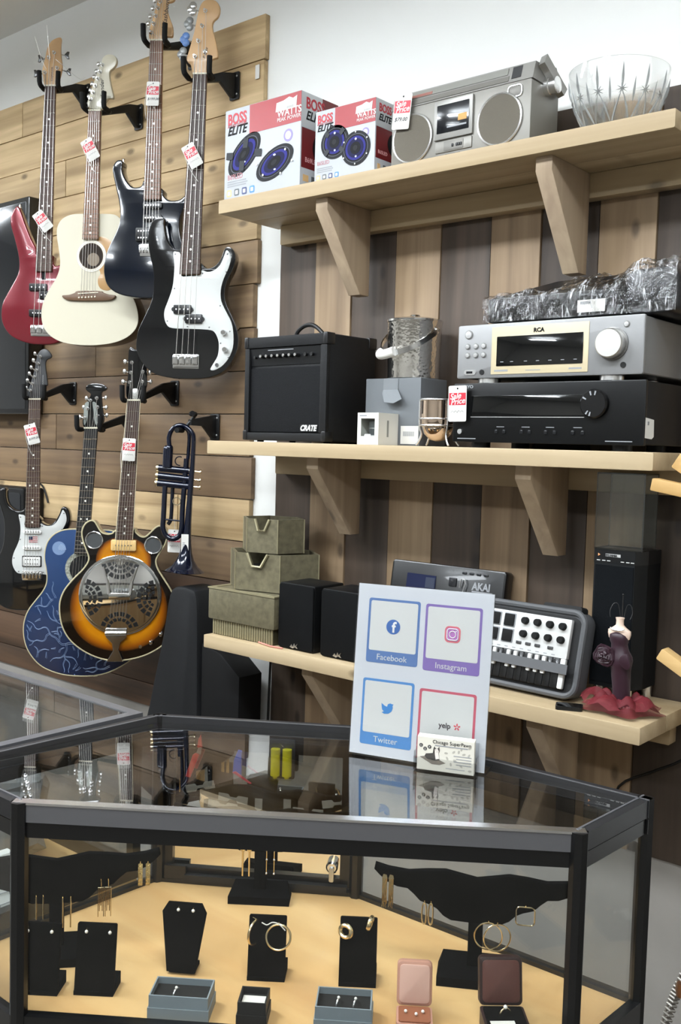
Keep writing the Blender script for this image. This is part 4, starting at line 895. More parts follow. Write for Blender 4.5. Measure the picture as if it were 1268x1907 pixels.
prof = [(.0085, 0), (.009, .3), (.011, .55), (.0145, .72), (.020, .82), (.028, .89), (.041, .95), (.055, .985), (.0635, 1.0), (.0625, 1.003), (.045, .975), (.02, .85), (.012, .7)]
bl = MB().lathe([(r, -h*Ls) for r, h in prof], n=36, caps=False)
rot = Vector((0, 0, -1)).rotation_difference(ax.normalized()).to_matrix().to_4x4()
bl.xform(Matrix.Translation((s0[0], 0, s0[1])) @ rot).build('bell', TB, t, smooth=60)
for (a, b), (c, d) in zip(g['valveL'], g['valveR']):
    v = MB().cyl((a, .006, b), (c, .006, d), .0115, n=18).build('valve', TB, t)
    dx = Vector((c-a, 0, d-b)).normalized()
    MB().cyl((a-dx.x*.007, .006, b-dx.z*.007), (a, .006, b), .0118, n=18).build('valve_cap', BRASS, v)
    e = Vector((c, .006, d))
    MB().cyl(e, e+dx*.012, .011, .008, n=16).cyl(e+dx*.012, e+dx*.034, .003, n=8).cyl(e+dx*.034, e+dx*.038, .0085, n=14).build('valve_button', BRASS, v)
for q in ('slot1', 'slot2'):
    (x0, z0), (x1, z1) = g[q]
    MB().cyl((x0, .0, z0), (x1, .0, z1), .0125, n=16).sphere((x0, 0, z0), .0125, 12, 8).build('valve_slide', TB, t)
c = g['hook'][0]; MB().tube([(c[0]+.014*math.cos(R(a)), -.006, c[1]+.014*math.sin(R(a))) for a in range(60, 300, 20)], .0018, 6).build('finger_hook', TB, t)
c = g['ring'][0]; MB().tube([(c[0]+.012*math.cos(2*PI*i/18), -.006, c[1]+.012*math.sin(2*PI*i/18)) for i in range(18)], .0014, 6, closed=True).build('finger_ring', BRASS, t)
s0, s1 = g['brace']; MB().cyl((s0[0], .002, s0[1]), (s1[0], .002, s1[1]), .0028, n=8).build('brace', TB, t)
x0, x1, z0, z1 = box2(g['stk']); 
lbl = MB().box(x0, x1, -.0152, -.0146, z0, z1).build('barcode_sticker', PAPER, t)
for i in range(5): MB().box(x0+.004, x0+.012, -.0156, -.0152, z0+.012+i*.005, z0+.0145+i*.005).build('barcode_bar', GREYP, lbl)
# the yoke is turned on edge: the lower prong runs through the bow of the trumpet, the upper one stands clear of it
a = R(g['az']); o = Vector(g['o']); top = max(q[1] for q in g['bow']); xb = max(g['bow'], key=lambda q: q[1])[0]
zl = top-.0075-PR+.0006; xl = xb-.006
end = o+Vector((xl*math.cos(a)-.045*math.sin(a)+.022*math.cos(a), xl*math.sin(a)+.045*math.cos(a)+.022*math.sin(a), zl+.026))
th = hanger_base(-2.435, 1.555, end, 'black metal wall hanger holding the blue trumpet')
m = Matrix.Translation(o-Vector((-2.435, -.0225, 1.555))) @ Matrix.Rotation(a, 4, 'Z')
MB().tube([(xl, .034, zl), (xl+.002, .046, zl+.004), (xl+.022, .050, zl+.026), (xl+.038, .046, zl+.048), (xl+.040, .034, zl+.052)], .006, 8).xform(m).build('yoke', BLKMET, th)
MB().tube([(xl, .036, zl), (xl, -.020, zl), (xl-.004, -.030, zl-.001)], PR, 12).xform(m).build('prong', RUBBER, th)
MB().tube([(xl+.040, .036, zl+.052), (xl+.040, -.020, zl+.052), (xl+.046, -.032, zl+.053)], PR, 12).xform(m).build('prong', RUBBER, th)

# ================================================================ price tags
def scribble(parent, w, z, y=-.0012, n=9, amp=.003):
    pts = []
    for i in range(n): pts.append((-w/2+w*i/(n-1), y, z+amp*(1 if i % 2 else -1)*random.uniform(.5, 1)))
    MB().tube(pts, .00035, 4).build('handwriting', INK, parent)
def price_tag(loc, az, roll, label, price=None, w_=.042, h=.074, string=None, tilt=0):
    t = thing('price_tag', label, 'price tag', loc, group='red and white sale price tags', rot=(tilt, R(roll), R(az)))
    card = MB().slab(rrect(0, 0, w_, h, .004), -.0006, 0, .0002).build('card', PAPER, t)
    MB().slab(rect(-w_*.46, w_*.46, h*-.04, h*.30), -.0010, -.0005).build('red_panel', M('tag_red', '#c22236', .5), t)
    k = h/.074
    txt(t, 'Sale', .0165*k, WHITE, (-.0175*k, -.0011, .0085*k), shear=.35, bold=.0003, rot=(PI/2, -.12, 0))
    txt(t, 'Price', .0165*k, WHITE, (-.0155*k, -.0011, -.0028*k), shear=.35, bold=.0003, rot=(PI/2, -.12, 0))
    MB().slab(ell(0, h*.42, .0022, n=12), -.0009, -.0005).build('punched_hole', BLACKP, t)
    if price: txt(t, price, .0115*k, INK, (-.017*k, -.0009, -.020*k), shear=.3)
    else: scribble(t, w_*.7, -.016*k, -.0009)
    if string: MB().tube(string, .0007, 5).build('string', PAPER, t)
    return t
def gtag(key, roll, lab, price=None, du=0, dv=0):
    g = GT[key]; a = R(g['az']); q = g['tag'][1:5]
    u, v = sum(p[0] for p in q)/4+du, sum(p[1] for p in q)/4+dv
    y = -.030
    loc = (g['o'][0]+u*math.cos(a)-y*math.sin(a), g['o'][1]+u*math.sin(a)+y*math.cos(a), g['o'][2]+v)
    sg = -1
    s_ = [(0, -.0008, .031), (-.018, -.001, .02), (-.026, .004, -.02), (-.024, .006, -.055), (-.021, .008, -.075)]
    price_tag(loc, g['az'], roll, lab, price, string=spline(s_, False, 3))
gtag('red', -38, 'tilted sale tag tied to the neck of the red bass')
gtag('ac', -29, 'tilted sale tag tied to the neck of the cream acoustic guitar')
gtag('st', 2, 'upright sale tag on the neck of the dark blue electric guitar', '$199.00')
gtag('pb', -29, 'tilted sale tag tied to the neck of the black bass')
gtag('ls', -16, 'sale tag on the neck of the flag sticker electric guitar', '$399.00')
gtag('res', 2, 'sale tag on the bound neck of the sunburst resonator guitar')
g = GT['tp']; q = g['tag'][0]; a = R(g['az'])
price_tag((g['o'][0]+q[0]*math.cos(a)-.03*math.sin(a), g['o'][1]+q[0]*math.sin(a)+.03*math.cos(a), g['o'][2]+q[1]), g['az'], 1, 'sale tag hanging on a string behind the blue trumpet', string=[(0, 0, .03), (.001, -.01, .08)])

# ================================================================ television, black cabinet, leaning case
t = thing('television', 'wall mounted flat television with thin dark bezel beside the red bass', 'television', (-3.9, 0, 2.0))
SCR = M('tv_screen', '#1d1f22', .12, coat=.5)
MB().rbox(-.78, .468, -.092, -.03, -.415, .418, .006, 3).build('housing', M('tv_bezel', '#101113', .25, coat=.4), t)
MB().rbox(-.76, .448, -.0935, -.0915, -.395, .402, .004, 2).build('screen', SCR, t)
MB().rbox(-.3, .2, -.03, -.0235, -.2, .2, .004, 2).build('wall_mount', BLKMET, t)
tag(MB().tube(spline([(-3.50, -.028, 1.60), (-3.54, -.028, 1.5), (-3.48, -.028, 1.34), (-3.425, -.028, 1.30), (-3.39, -.028, 1.24)], False, 4), .0035, 6).build('power_cord', BLKMET), 'thin dark power cord hanging below the television', 'cable')
t = thing('speaker_cabinet', 'flat black speaker cabinet behind the black electric guitar', 'speaker', (-3.66, 0, 1.0))
MB().rbox(-.30, .235, -.115, -.0235, -.02, .296, .012, 4).build('cabinet', M('cabinet_black', '#0b0b0c', .5, spec=.3), t)
MB().rbox(-.28, .215, -.118, -.114, 0, .276, .010, 4).build('grille', M('grille_cloth', '#17181a', .9, bump=.4, bscale=900), t)
MB().tube([(.19, -.07, .294), (.19, -.07, .312), (.205, -.07, .318), (.21, -.07, .312)], .003, 6).build('hook', BLKMET, t)
t = thing('instrument_case', 'black rounded instrument case leaning upright left of the lowest shelf', 'case', (-2.4, -.14, .35))
CASEM = M('case_charcoal', '#151618', .6, spec=.3, bump=.1, bscale=300)
MB().slab(spline([(-.20, 0), (-.14, .28), (-.075, .52), (-.045, .655), (-.01, .685), (.05, .686), (.085, .66), (.093, .5), (.098, .25), (.10, 0)], True, 3), -.06, .05, .012).build('shell', CASEM, t)
MB().slab([(.102, 0), (.27, 0), (.275, .44), (.19, .50), (.102, .52)], -.05, .05, .008).build('gusset_side', M('case_black', '#070708', .6, spec=.25), t)
MB().tube(spline([(.300, .06, .52), (.302, .05, .3), (.297, .05, 0)], False, 4), .004, 6).build('cord', BLKMET, t)
# ================================================================ top shelf: z 2.191
ZT, ZM, ZL = 2.1915, 1.5015, .9315
def speaker_print(parent, c, rx, rz, y, rot, kind):
    DK = M('print_charcoal', '#242527', .6, spec=.2); DK2 = M('print_black', '#0e0e12', .6, spec=.2); BLU = M('print_indigo', '#2b2b78', .6, spec=.2); NAV = M('print_navy', '#15153f', .6, spec=.2); LB = M('print_glow', '#c6ccf2', .4)
    o = MB().slab(ell(c[0], c[1], rx, rz, 36, rot), y-.0006, y).build('printed_speaker', DK, parent)
    k = y-.0006
    for s_, m in ((.84, M('print_rim', '#5c5e66', .6, spec=.2)), (.80, DK2), (.70, BLU), (.56, NAV), (.36, DK2), (.16, DK)):
        MB().slab(ell(c[0], c[1], rx*s_, rz*s_, 30, rot), k-.0003, k).build('printed_ring', m, o); k -= .0003
    MB().slab(ell(c[0]+rx*.02, c[1]+rz*.52, rx*.07, rz*.07, 12), k-.0003, k+.0005).build('printed_glow', LB, o)
    MB().slab(ell(c[0]+rx*.05, c[1]-rz*.5, rx*.06, rz*.06, 12), k-.0003, k+.0005).build('printed_glow', LB, o)
    if kind == 'clamps':
        for a in (45, 135, 225, 315):
            a = R(a)+rot; px, pz = c[0]+rx*.78*math.cos(a), c[1]+rz*.78*math.sin(a)
            q = [(px+u*math.cos(a)-v*math.sin(a), pz+u*math.sin(a)+v*math.cos(a)) for u, v in ((-rx*.2, -rx*.13), (rx*.16, -rx*.13), (rx*.16, rx*.13), (-rx*.2, rx*.13))]
            MB().slab(q, k-.0006, k).build('printed_clamp', M('print_clamp', '#3b3d40', .6, spec=.2), o)
    else:
        for a in (30, 150, 210, 330, 90, 270):
            a = R(a)+rot; MB().slab(ell(c[0]+rx*.92*math.cos(a), c[1]+rz*.92*math.sin(a), rx*.045, n=10), k-.0006, k).build('printed_screw', WHITE, o)
    return o
BOXW = M('carton_white', '#b0b3b7', .5); BOXR = M('carton_red', '#9a1d24', .4); BOXDR = M('carton_dark_red', '#6e1519', .4); BOXG = M('carton_grey', '#bfc1c2', .5)
def speaker_box(loc, w_, h, d, label, model, oval, rz=0):
    t = thing('speaker_box', label, 'box', loc, rz, 'cartons of car speakers')
    MB().rbox(0, w_, 0, d, 0, h, .0015, 1).build('carton', BOXW, t)
    f = w_/.297
    plate(t, 'red_band', rect(w_*.335, w_, h*.68, h*.995), 0, BOXR)
    txt(t, 'BOSS', .041*f, REDP, (w_*.035, -.0005, h*.835), bold=.0012*f, sx=.82)
    txt(t, 'AUDIO SYSTEMS', .0125*f, REDP, (w_*.035, -.0005, h*.80), sx=.85)
    txt(t, 'ELITE', .034*f, BLACKP, (w_*.035, -.0005, h*.715), shear=.3, bold=.0008*f, sx=.95)
    txt(t, 'WATTS', .027*f, WHITE, (w_*.70, -.0008, h*.775), bold=.0004*f)
    txt(t, 'PEAK POWER', .0145*f, WHITE, (w_*.70, -.0008, h*.725))
    s_ = MB().slab([(w_*.68, h*.835), (w_*.94, h*.835), (w_*.95, h*.96), (w_*.90, h*.94), (w_*.85, h*.965), (w_*.78, h*.94), (w_*.69, h*.93)], -.0014, -.0008).build('price_sticker', PAPER, t)
    for i in range(8): MB().box(w_*(.82+.011*i), w_*(.825+.011*i), -.0017, -.0014, h*.845, h*.87).build('barcode_bar', GREYP, s_)
    c = ell(w_*.845, h*.56, .017*f, n=24)
    e_ = plate(t, 'round_emblem', c, 0, M('emblem_violet', '#8b7fae', .5)); MB().slab(ell(w_*.845, h*.56, .011*f, n=20), -.001, -.0006).build('emblem_centre', M('emblem_grey', '#c9c5d6', .5), e_)
    if oval:
        speaker_print(t, (w_*.27, h*.465), w_*.255, h*.165, 0, R(38), 'clamps'); speaker_print(t, (w_*.68, h*.30), w_*.25, h*.155, -.0016, R(22), 'screws')
    else:
        speaker_print(t, (w_*.34, h*.52), w_*.235, h*.235, 0, 0, 'clamps'); speaker_print(t, (w_*.70, h*.37), w_*.235, h*.235, -.0016, 0, 'screws')
    txt(t, model, .021*f, M('pinkish_print', '#b4787c', .5), (w_*.045, -.0005, h*.215 if oval else h*.24), sx=.9)
    for i in range(3): plate(t, 'small_print_line', rect(w_*.045, w_*(.30+.02*(i % 2)), h*(.187-.026*i), h*(.200-.026*i)), 0, GREYP, .0004)
    for i, c_ in enumerate(('#d8b27c', '#55595c', '#34406c', '#3f7fc0')):
        q = plate(t, 'feature_icon', rrect(w_*(.07+.105*i), h*.065, w_*.065, w_*.065, w_*.012), 0, M('icon_'+c_[1:], c_, .5)); MB().slab(rrect(w_*(.07+.105*i), h*.065, w_*.035, w_*.035, w_*.004), -.001, -.0006).build('icon_glyph', WHITE, q)
    # right side
    sd = thing_part('side_print', t)
    rS = (PI/2, 0, PI/2)
    def side(name, y0, y1, z0, z1, m, k=.0006): return MB().box(w_, w_+k, y0, y1, z0, z1).build(name, m, t)
    side('side_red_panel', .004, d*.995, h*.20, h*.62, BOXDR); side('side_red_band', d*.56, d*.998, h*.68, h*.995, BOXDR); side('side_grey_band', .002, d*.56, h*.625, h*.995, BOXG)
    txt(t, 'BOSS', .041*f, REDP, (w_+.0009, .018*f, h*.835), rS, bold=.0012*f, sx=.8); txt(t, 'ELITE', .034*f, BLACKP, (w_+.0009, .018*f, h*.715), rS, shear=.3, bold=.0008*f, sx=.9)
    txt(t, model, .019*f, M('pale_red_print', '#d9a5a5', .5), (w_+.0009, .018*f, h*.265), rS, sx=.9)
    MB().slab(ell(d*.62, h*.44, d*.3, h*.19, 30), -.001, 0).xform(Matrix.Translation((w_+.0002, 0, 0)) @ Matrix.Rotation(PI/2, 4, 'Z')).build('side_printed_speaker', M('print_black', '#0e0e12', .6), t)
    for i, c_ in enumerate(('#d8b27c', '#55595c')):
        MB().box(w_, w_+.0006, .012+.034*f*i, .034*f*(i+1), h*.06, h*.13).build('feature_icon', M('icon_'+c_[1:], c_, .5), t)
    return t
def thing_part(n, t): return None
speaker_box((-2.152, -.262, ZT), .296, .25, .15, 'larger red and white speaker carton with oval speakers printed on it', 'B69LED', True)
speaker_box((-1.812, -.252, ZT), .204, .185, .16, 'smaller red and white speaker carton with round speakers printed on it', 'B65LED', False)

# --- boombox
SV = M('boombox_silver', '#7f7c75', .42, .2); SV2 = M('boombox_light', '#908e89', .38, .3); SVD = M('boombox_dark', '#6f6c66', .45, .2)
t = thing('boombox', 'silver cassette boombox with two round speakers on the top shelf', 'boombox', (-1.36, -.25, ZT))
MB().rbox(-.196, .196, 0, .125, .002, .138, .004, 3).build('body', SV, t)
MB().add([(-.198, .0, .1385), (.198, .0, .1385), (.198, .128, .1385), (-.198, .128, .1385), (-.198, .012, .178), (.198, .012, .178), (.198, .115, .181), (-.198, .115, .181)], [(0, 3, 2, 1), (4, 5, 6, 7), (0, 1, 5, 4), (1, 2, 6, 5), (2, 3, 7, 6), (3, 0, 4, 7)]).build('tuner_top', SV2, t, smooth=0)
def slope(x0, x1, s0, s1, name, m, k=.0015):
    P = lambda s: (.012*s-k*.95, .1385+.0395*s+k*.28)
    (ya, za), (yb, zb) = P(s0), P(s1)
    return MB().add([(x0, ya, za), (x1, ya, za), (x1, yb, zb), (x0, yb, zb), (x0, ya+.003, za), (x1, ya+.003, za), (x1, yb+.003, zb), (x0, yb+.003, zb)], [(0, 1, 2, 3), (7, 6, 5, 4), (0, 4, 5, 1), (1, 5, 6, 2), (2, 6, 7, 3), (3, 7, 4, 0)]).build(name, m, t, smooth=0)
slope(-.19, .135, .10, .40, 'tuner_slot', SVD); slope(-.19, .13, .5, .9, 'tuning_dial', M('dial_grey', '#86857f', .25)); slope(.142, .166, .2, .9, 'level_meter', M('meter_dark', '#3b3b3c', .3))
slope(-.16, -.08, .52, .70, 'dial_pointer_scale', M('dial_red', '#8a5a50', .4), .002)
MESH = M('speaker_mesh', '#6d675b', .5, .3, bump=.9, bscale=1100)
for x in (-.130, .117):
    o = MB().slab(ell(x, .0605, .0565, n=44), -.004, 0).build('speaker_grille', MESH, t)
    MB().tube([(x+.0575*math.cos(2*PI*i/44), -.003, .0605+.0575*math.sin(2*PI*i/44)) for i in range(44)], .0028, 8, closed=True).build('speaker_rim', SILV, o)
dr = MB().rbox(-.064, .045, -.006, 0, .042, .133, .002, 2).build('cassette_door', SV2, t)
MB().rbox(-.055, .036, -.0072, -.006, .056, .122, .001, 1).build('cassette_window', M('window_dark', '#17191d', .12, coat=.5), dr)
MB().slab(rect(.006, .030, .078, .093), -.0078, -.0072).build('cassette_label', M('amber_label', '#c08a3a', .5), dr)
MB().slab(rect(-.025, .03, .066, .070), -.0078, -.0072).build('cassette_reel_edge', GREYP, dr)
kp = MB().rbox(-.060, .043, -.003, 0, .012, .038, .001, 1).build('control_panel', SV, t)
MB().rbox(-.035, .020, -.004, -.003, .014, .036, .001, 1).build('key_recess', SVD, kp)
for x in (-.012, .0, .006, .012): MB().rbox(x, x+.005, -.006, -.004, .021, .028, .0008, 1).build('key', BLKMET, kp)
plate(t, 'maker_badge', rect(-.032, .010, .002, .007), 0, M('badge_dark', '#3d3b38', .4), .001)
for x in (-.168, .155): 
    q = MB().rbox(x-.017, x+.017, -.002, .004, .105, .128, .007, 4).build('grip_socket', SVD, t); MB().tube([(px, -.002, pz) for px, pz in rrect(x, .1165, .036, .025, .008)], .0014, 6, closed=True).build('grip_rim', SILV, q)
kb = MB().lathe([(.020, 0), (.020, .012), (.018, .014), (.018, .030), (.014, .032)], (.196, .065, .135), 28, 'X').build('tuning_knob', SILV, t)
MB().add([(.199, .022, .170), (.214, .022, .174), (.214, .118, .128), (.199, .118, .124), (.199, .034, .192), (.214, .034, .196), (.214, .132, .146), (.199, .132, .142)], [(0, 1, 2, 3), (7, 6, 5, 4), (0, 4, 5, 1), (1, 5, 6, 2), (2, 6, 7, 3), (3, 7, 4, 0)]).build('carry_handle_arm', SV2, t)
for x in (-.15, .15): MB().box(x-.012, x+.012, .03, .09, 0, .002).build('foot', RUBBER, t)
MB().tube([(-.19, .118, .19), (.19, .118, .19)], .006, 10).build('carry_handle', SV2, t)
price_tag((-1.517, -.262, ZT+.128), 5, 6, 'white sale tag propped on the corner of the boombox', '$79.00', .05, .085)

# --- crystal bowl
t = thing('crystal_bowl', 'cut crystal bowl with star pattern on the top shelf', 'bowl', (-1.003, -.150, ZT)); t.scale = (.97, .97, .84)
CR = bpy.data.materials.new('cut_crystal'); CR.use_nodes = True
nt = CR.node_tree; nt.nodes.clear(); oo = nt.nodes.new('ShaderNodeOutputMaterial'); gg = nt.nodes.new('ShaderNodeBsdfGlass'); gg.inputs['IOR'].default_value = 1.5; gg.inputs['Roughness'].default_value = .0
gg.inputs['Color'].default_value = (.98, .985, .98, 1)
tr_ = nt.nodes.new('ShaderNodeBsdfTransparent'); mx = nt.nodes.new('ShaderNodeMixShader'); mx.inputs[0].default_value = .45
nt.links.new(tr_.outputs[0], mx.inputs[1]); nt.links.new(gg.outputs[0], mx.inputs[2]); nt.links.new(mx.outputs[0], oo.inputs[0])
n = 64; prof = [(.045, 0), (.062, .004), (.078, .035), (.095, .075), (.106, .115), (.111, .150), (.1125, .168), (.1085, .168), (.107, .150), (.102, .116), (.091, .077), (.073, .038), (.056, .012), (.02, .010)]
MB().lathe(prof, n=n).build('bowl', CR, t, smooth=60)
CUT = M('crystal_cut', '#b9bdbd', .12, .5, coat=1.0, alpha=.75)
def bowlpt(a, z, k=.0012):
    for (r0, z0), (r1, z1) in zip(prof[1:6], prof[2:7]):
        if z0 <= z <= z1: r = r0+(r1-r0)*(z-z0)/(z1-z0); break
    return ((r+k)*math.cos(a), (r+k)*math.sin(a), z)
for i in range(12):
    a = 2*PI*i/12
    for (za, zb, w0, da, db) in ((.092, .150, .0032, 0, 0), (.062, .118, .0028, PI/12, PI/12), (.012, .09, .0024, PI/12, 0), (.012, .09, .0024, -PI/12, 0)):
        pts = [bowlpt(a+da+(db-da)*k/4, za+(zb-za)*k/4) for k in range(5)]
        MB().tube(pts, [.0006, w0*.9, w0, w0*.6, .0003], 4).build('cut_flute', CUT, t)
    for k in range(4):
        an = PI*k/4+.2; L_ = .013
        p0 = bowlpt(a-math.cos(an)*L_/.1, .09-math.sin(an)*L_); p1 = bowlpt(a+math.cos(an)*L_/.1, .09+math.sin(an)*L_); pm = bowlpt(a, .09, .002)
        MB().tube([p0, pm, p1], [.0003, .0022, .0003], 4).build('cut_star', CUT, t)

# ================================================================ middle shelf: z 1.5015
# --- guitar amplifier
t = thing('guitar_amplifier', 'black combo guitar amplifier with mesh grille on the middle shelf', 'amplifier', (-1.895, -.265, ZM), R(-1.5))
TOL = M('black_tolex', '#0e0f11', .55, spec=.3, bump=.5, bscale=700); GRL = M('amp_grille_cloth', '#141517', .8, spec=.2, bump=.9, bscale=800, var=.5)
W2, H, D = .159, .292, .20
MB().rbox(-W2, W2, .012, D, .004, H, .008, 3).build('cabinet', TOL, t)
for x0, x1, z0, z1 in ((-W2, W2, H-.03, H), (-W2, W2, .004, .026), (-W2, -W2+.018, .026, H-.03), (W2-.024, W2, .026, H-.03)):
    MB().rbox(x0, x1, 0, .014, z0, z1, .004, 2).build('front_rim', TOL, t)
MB().rbox(-W2+.019, W2-.025, .008, .0125, .028, .206, .002, 1).build('grille', GRL, t)
cp_ = MB().add([(-W2+.019, .010, .213), (W2-.025, .010, .213), (W2-.025, .004, .26), (-W2+.019, .004, .26), (-W2+.019, .02, .213), (W2-.025, .02, .213), (W2-.025, .02, .26), (-W2+.019, .02, .26)], [(0, 1, 2, 3), (7, 6, 5, 4), (0, 4, 5, 1), (1, 5, 6, 2), (2, 6, 7, 3), (3, 7, 4, 0)]).build('control_panel', M('panel_black', '#141517', .3), t, smooth=0)
for i in range(8):
    if i == 0: MB().lathe([(.004, .006), (.004, -.002)], (-.118, 0, .236), 12, 'Y').build('jack_socket', BLKMET, cp_); continue
    x = -.088+.0225*(i-1)
    k = MB().lathe([(.0062, .008), (.0062, .001), (.005, -.007)], (x, 0, .238), 16, 'Y').build('knob', BLKMET, cp_); MB().lathe([(.0046, -.007), (.004, -.0085)], (x, 0, .238), 12, 'Y').build('knob_cap', SILV, k)
for x in (.078, .102): MB().lathe([(.005, .006), (.005, -.001), (.003, -.001)], (x, 0, .238), 12, 'Y').build('jack_socket', BLKMET, cp_)
plate(cp_, 'panel_stripe', rect(-.07, .03, .2535, .2555), .005, GREYP, .0006)
bd = MB().slab(rrect(.092, .040, .064, .020, .003), .006, .0082).build('badge', M('badge_black', '#101011', .4), t)
txt(t, 'CRATE', .021, WHITE, (.061, .0055, .033), shear=.3, bold=.0010, sx=.92)
CRN = M('corner_plastic', '#0e0e0f', .4)
for sx in (-1, 1):
    for z0, z1 in ((0.004, .032), (H-.03, H+.002)):
        for y0, y1 in ((-.002, .03), (D-.03, D+.002)):
            MB().rbox(sx*W2-.014 if sx > 0 else -W2-.002, W2+.002 if sx > 0 else -W2+.014, y0, y1, z0, z1, .004, 2).build('corner_guard', CRN, t)
MB().tube(spline([(-.055, .10, H), (-.05, .10, H+.022), (-.02, .10, H+.038), (.015, .10, H+.036), (.05, .10, H+.012), (.055, .10, H)], False, 4), .006, 8).build('strap_handle', BLKMET, t)
for x in (-.055, .055): MB().rbox(x-.012, x+.012, .09, .11, H, H+.005, .002, 1).build('handle_mount', STEEL, t)
for x in (-.13, .13):
    for y in (.04, .17): MB().lathe([(.01, 0), (.01, .004)], (x, y, 0), 12).build('foot', RUBBER, t)
# --- grey carton with ice bucket on it
t = thing('grey_carton', 'plain grey carton with a torn flap under the ice bucket', 'box', (-1.567, -.2, ZM))
GC = M('grey_card', '#63676a', .65)
MB().rbox(-.089, .089, 0, .115, 0, .1725, .0015, 1).build('carton', GC, t)
MB().add([(-.03, -.001, .172), (.018, -.001, .172), (.018, -.002, .143), (-.03, -.002, .143), (.043, -.018, .118), (.02, -.022, .107), (-.012, -.020, .110), (-.030, -.006, .134)], [(0, 1, 2, 3), (3, 2, 4, 5), (3, 5, 6, 7)]).build('torn_flap', M('grey_card_light', '#73777a', .65), t, smooth=0)
s_ = MB().box(.03, .086, -.001, 0, .004, .05).build('barcode_sticker', PAPER, t)
for i in range(12): MB().box(.038+.003*i, .0395+.003*i, -.0014, -.001, .024, .036).build('barcode_bar', GREYP, s_)
t = thing('ice_bucket', 'hammered silver ice bucket with lid and white handle grip', 'bucket', (-1.556, -.128, ZM+.173))
mt, nt, b = nodes_mat('hammered_silver'); b.inputs['Base Color'].default_value = (.88, .86, .82, 1); b.inputs['Metallic'].default_value = 1; b.inputs['Roughness'].default_value = .16
vo = nt.nodes.new('ShaderNodeTexVoronoi'); vo.inputs['Scale'].default_value = 130; tc = nt.nodes.new('ShaderNodeTexCoord'); nt.links.new(tc.outputs['Object'], vo.inputs['Vector'])
bp = nt.nodes.new('ShaderNodeBump'); bp.inputs['Strength'].default_value = .35; bp.inputs['Distance'].default_value = .002; nt.links.new(vo.outputs['Distance'], bp.inputs['Height']); nt.links.new(bp.outputs[0], b.inputs['Normal'])
MB().lathe([(.064, 0), (.068, .002), (.0715, .145), (.073, .148)], n=40).build('bucket', mt, t)
MB().lathe([(.0735, .148), (.0735, .153), (.06, .157), (.02, .159)], n=40).build('lid', CHROME, t)
MB().lathe([(.006, .158), (.006, .162), (.014, .164), (.012, .168), (.004, .169)], n=20).build('lid_knob', CHROME, t)
bail = [(.074*math.cos(R(a))*1.02+(.0), -.0, 0) for a in ()]
pts = []
for k in range(17):
    a = R(200-220*k/16)  # from left pivot round the front
    x = .077*math.cos(R(180-180*k/16)); f_ = math.sin(PI*k/16)
    pts.append((x-.010*f_, -.088*f_*.98, .125-.062*f_-.012*math.sin(2*PI*k/16)*0))
MB().add([q for a_ in pts for q in ((a_[0]*.99, a_[1]+.001, a_[2]-.007), (a_[0]*1.02, a_[1]-.001, a_[2]-.007), (a_[0]*1.02, a_[1]-.001, a_[2]+.007), (a_[0]*.99, a_[1]+.001, a_[2]+.007))], [(4*i+k, 4*i+(k+1) % 4, 4*i+4+(k+1) % 4, 4*i+4+k) for i in range(16) for k in range(4)]).build('bail_handle', CHROME, t)
gp = [p for p in pts[5:11]]
MB().tube(spline([(-.060, -.062, .068), (-.045, -.085, .060), (-.018, -.096, .060), (.006, -.094, .066)], False, 4), .0125, 14).build('handle_grip', M('white_grip', '#e9e7e1', .35), t)
for s_ in (-1, 1): MB().lathe([(.008, 0), (.008, .005), (.004, .008)], (s_*.071, 0, .125), 12, 'X').build('pivot', CHROME, t)
# --- small white product box with a window
t = thing('product_box', 'small white product box with a clear window and grey cup inside', 'box', (-1.579, -.2835, ZM))
WB = M('carton_ivory', '#dedcd2', .5)
for x0, x1, z0, z1 in ((-.034, .034, 0, .021), (-.034, .034, .066, .0805), (-.034, -.023, .021, .066), (.022, .034, .021, .066)):
    MB().box(x0, x1, 0, .003, z0, z1).build('front_panel', WB, t)
MB().box(-.034, .034, .079, .082, 0, .0805).build('back_panel', WB, t)
MB().box(.032, .034, .003, .079, 0, .0805).build('side_panel', WB, t); MB().box(-.034, -.032, .003, .079, 0, .0805).build('side_panel', WB, t)
MB().box(-.032, .032, .003, .079, .0785, .0805).build('top_panel', WB, t); MB().box(-.032, .032, .003, .079, 0, .002).build('bottom_panel', WB, t)
MB().box(-.023, .022, .001, .0018, .021, .066).build('window', thin_glass('clear_film'), t)
MB().lathe([(.017, .024), (.019, .035), (.019, .06), (.015, .062)], (0, .035, 0), 20).build('grey_cup', M('cup_grey', '#55585a', .4, .3), t)
MB().box(-.02, .02, .01, .06, .002, .024).build('inner_tray', M('tray_grey', '#a9aaa8', .5), t)
MB().lathe([(.0195, .04), (.0195, .043)], (0, .035, 0), 20).build('cup_band', SILV, t)
MB().slab(rrect(0, .0225, .020, .008, .002), -.0006, 0).build('product_label', WHITE, t)
plate(t, 'small_print_line', rect(-.028, -.004, .0715, .0745), 0, GREYP, .0004)
MB().box(.034, .0344, .035, .042, .02, .062).build('side_lettering', M('side_print_grey', '#8b8b84', .5), t)
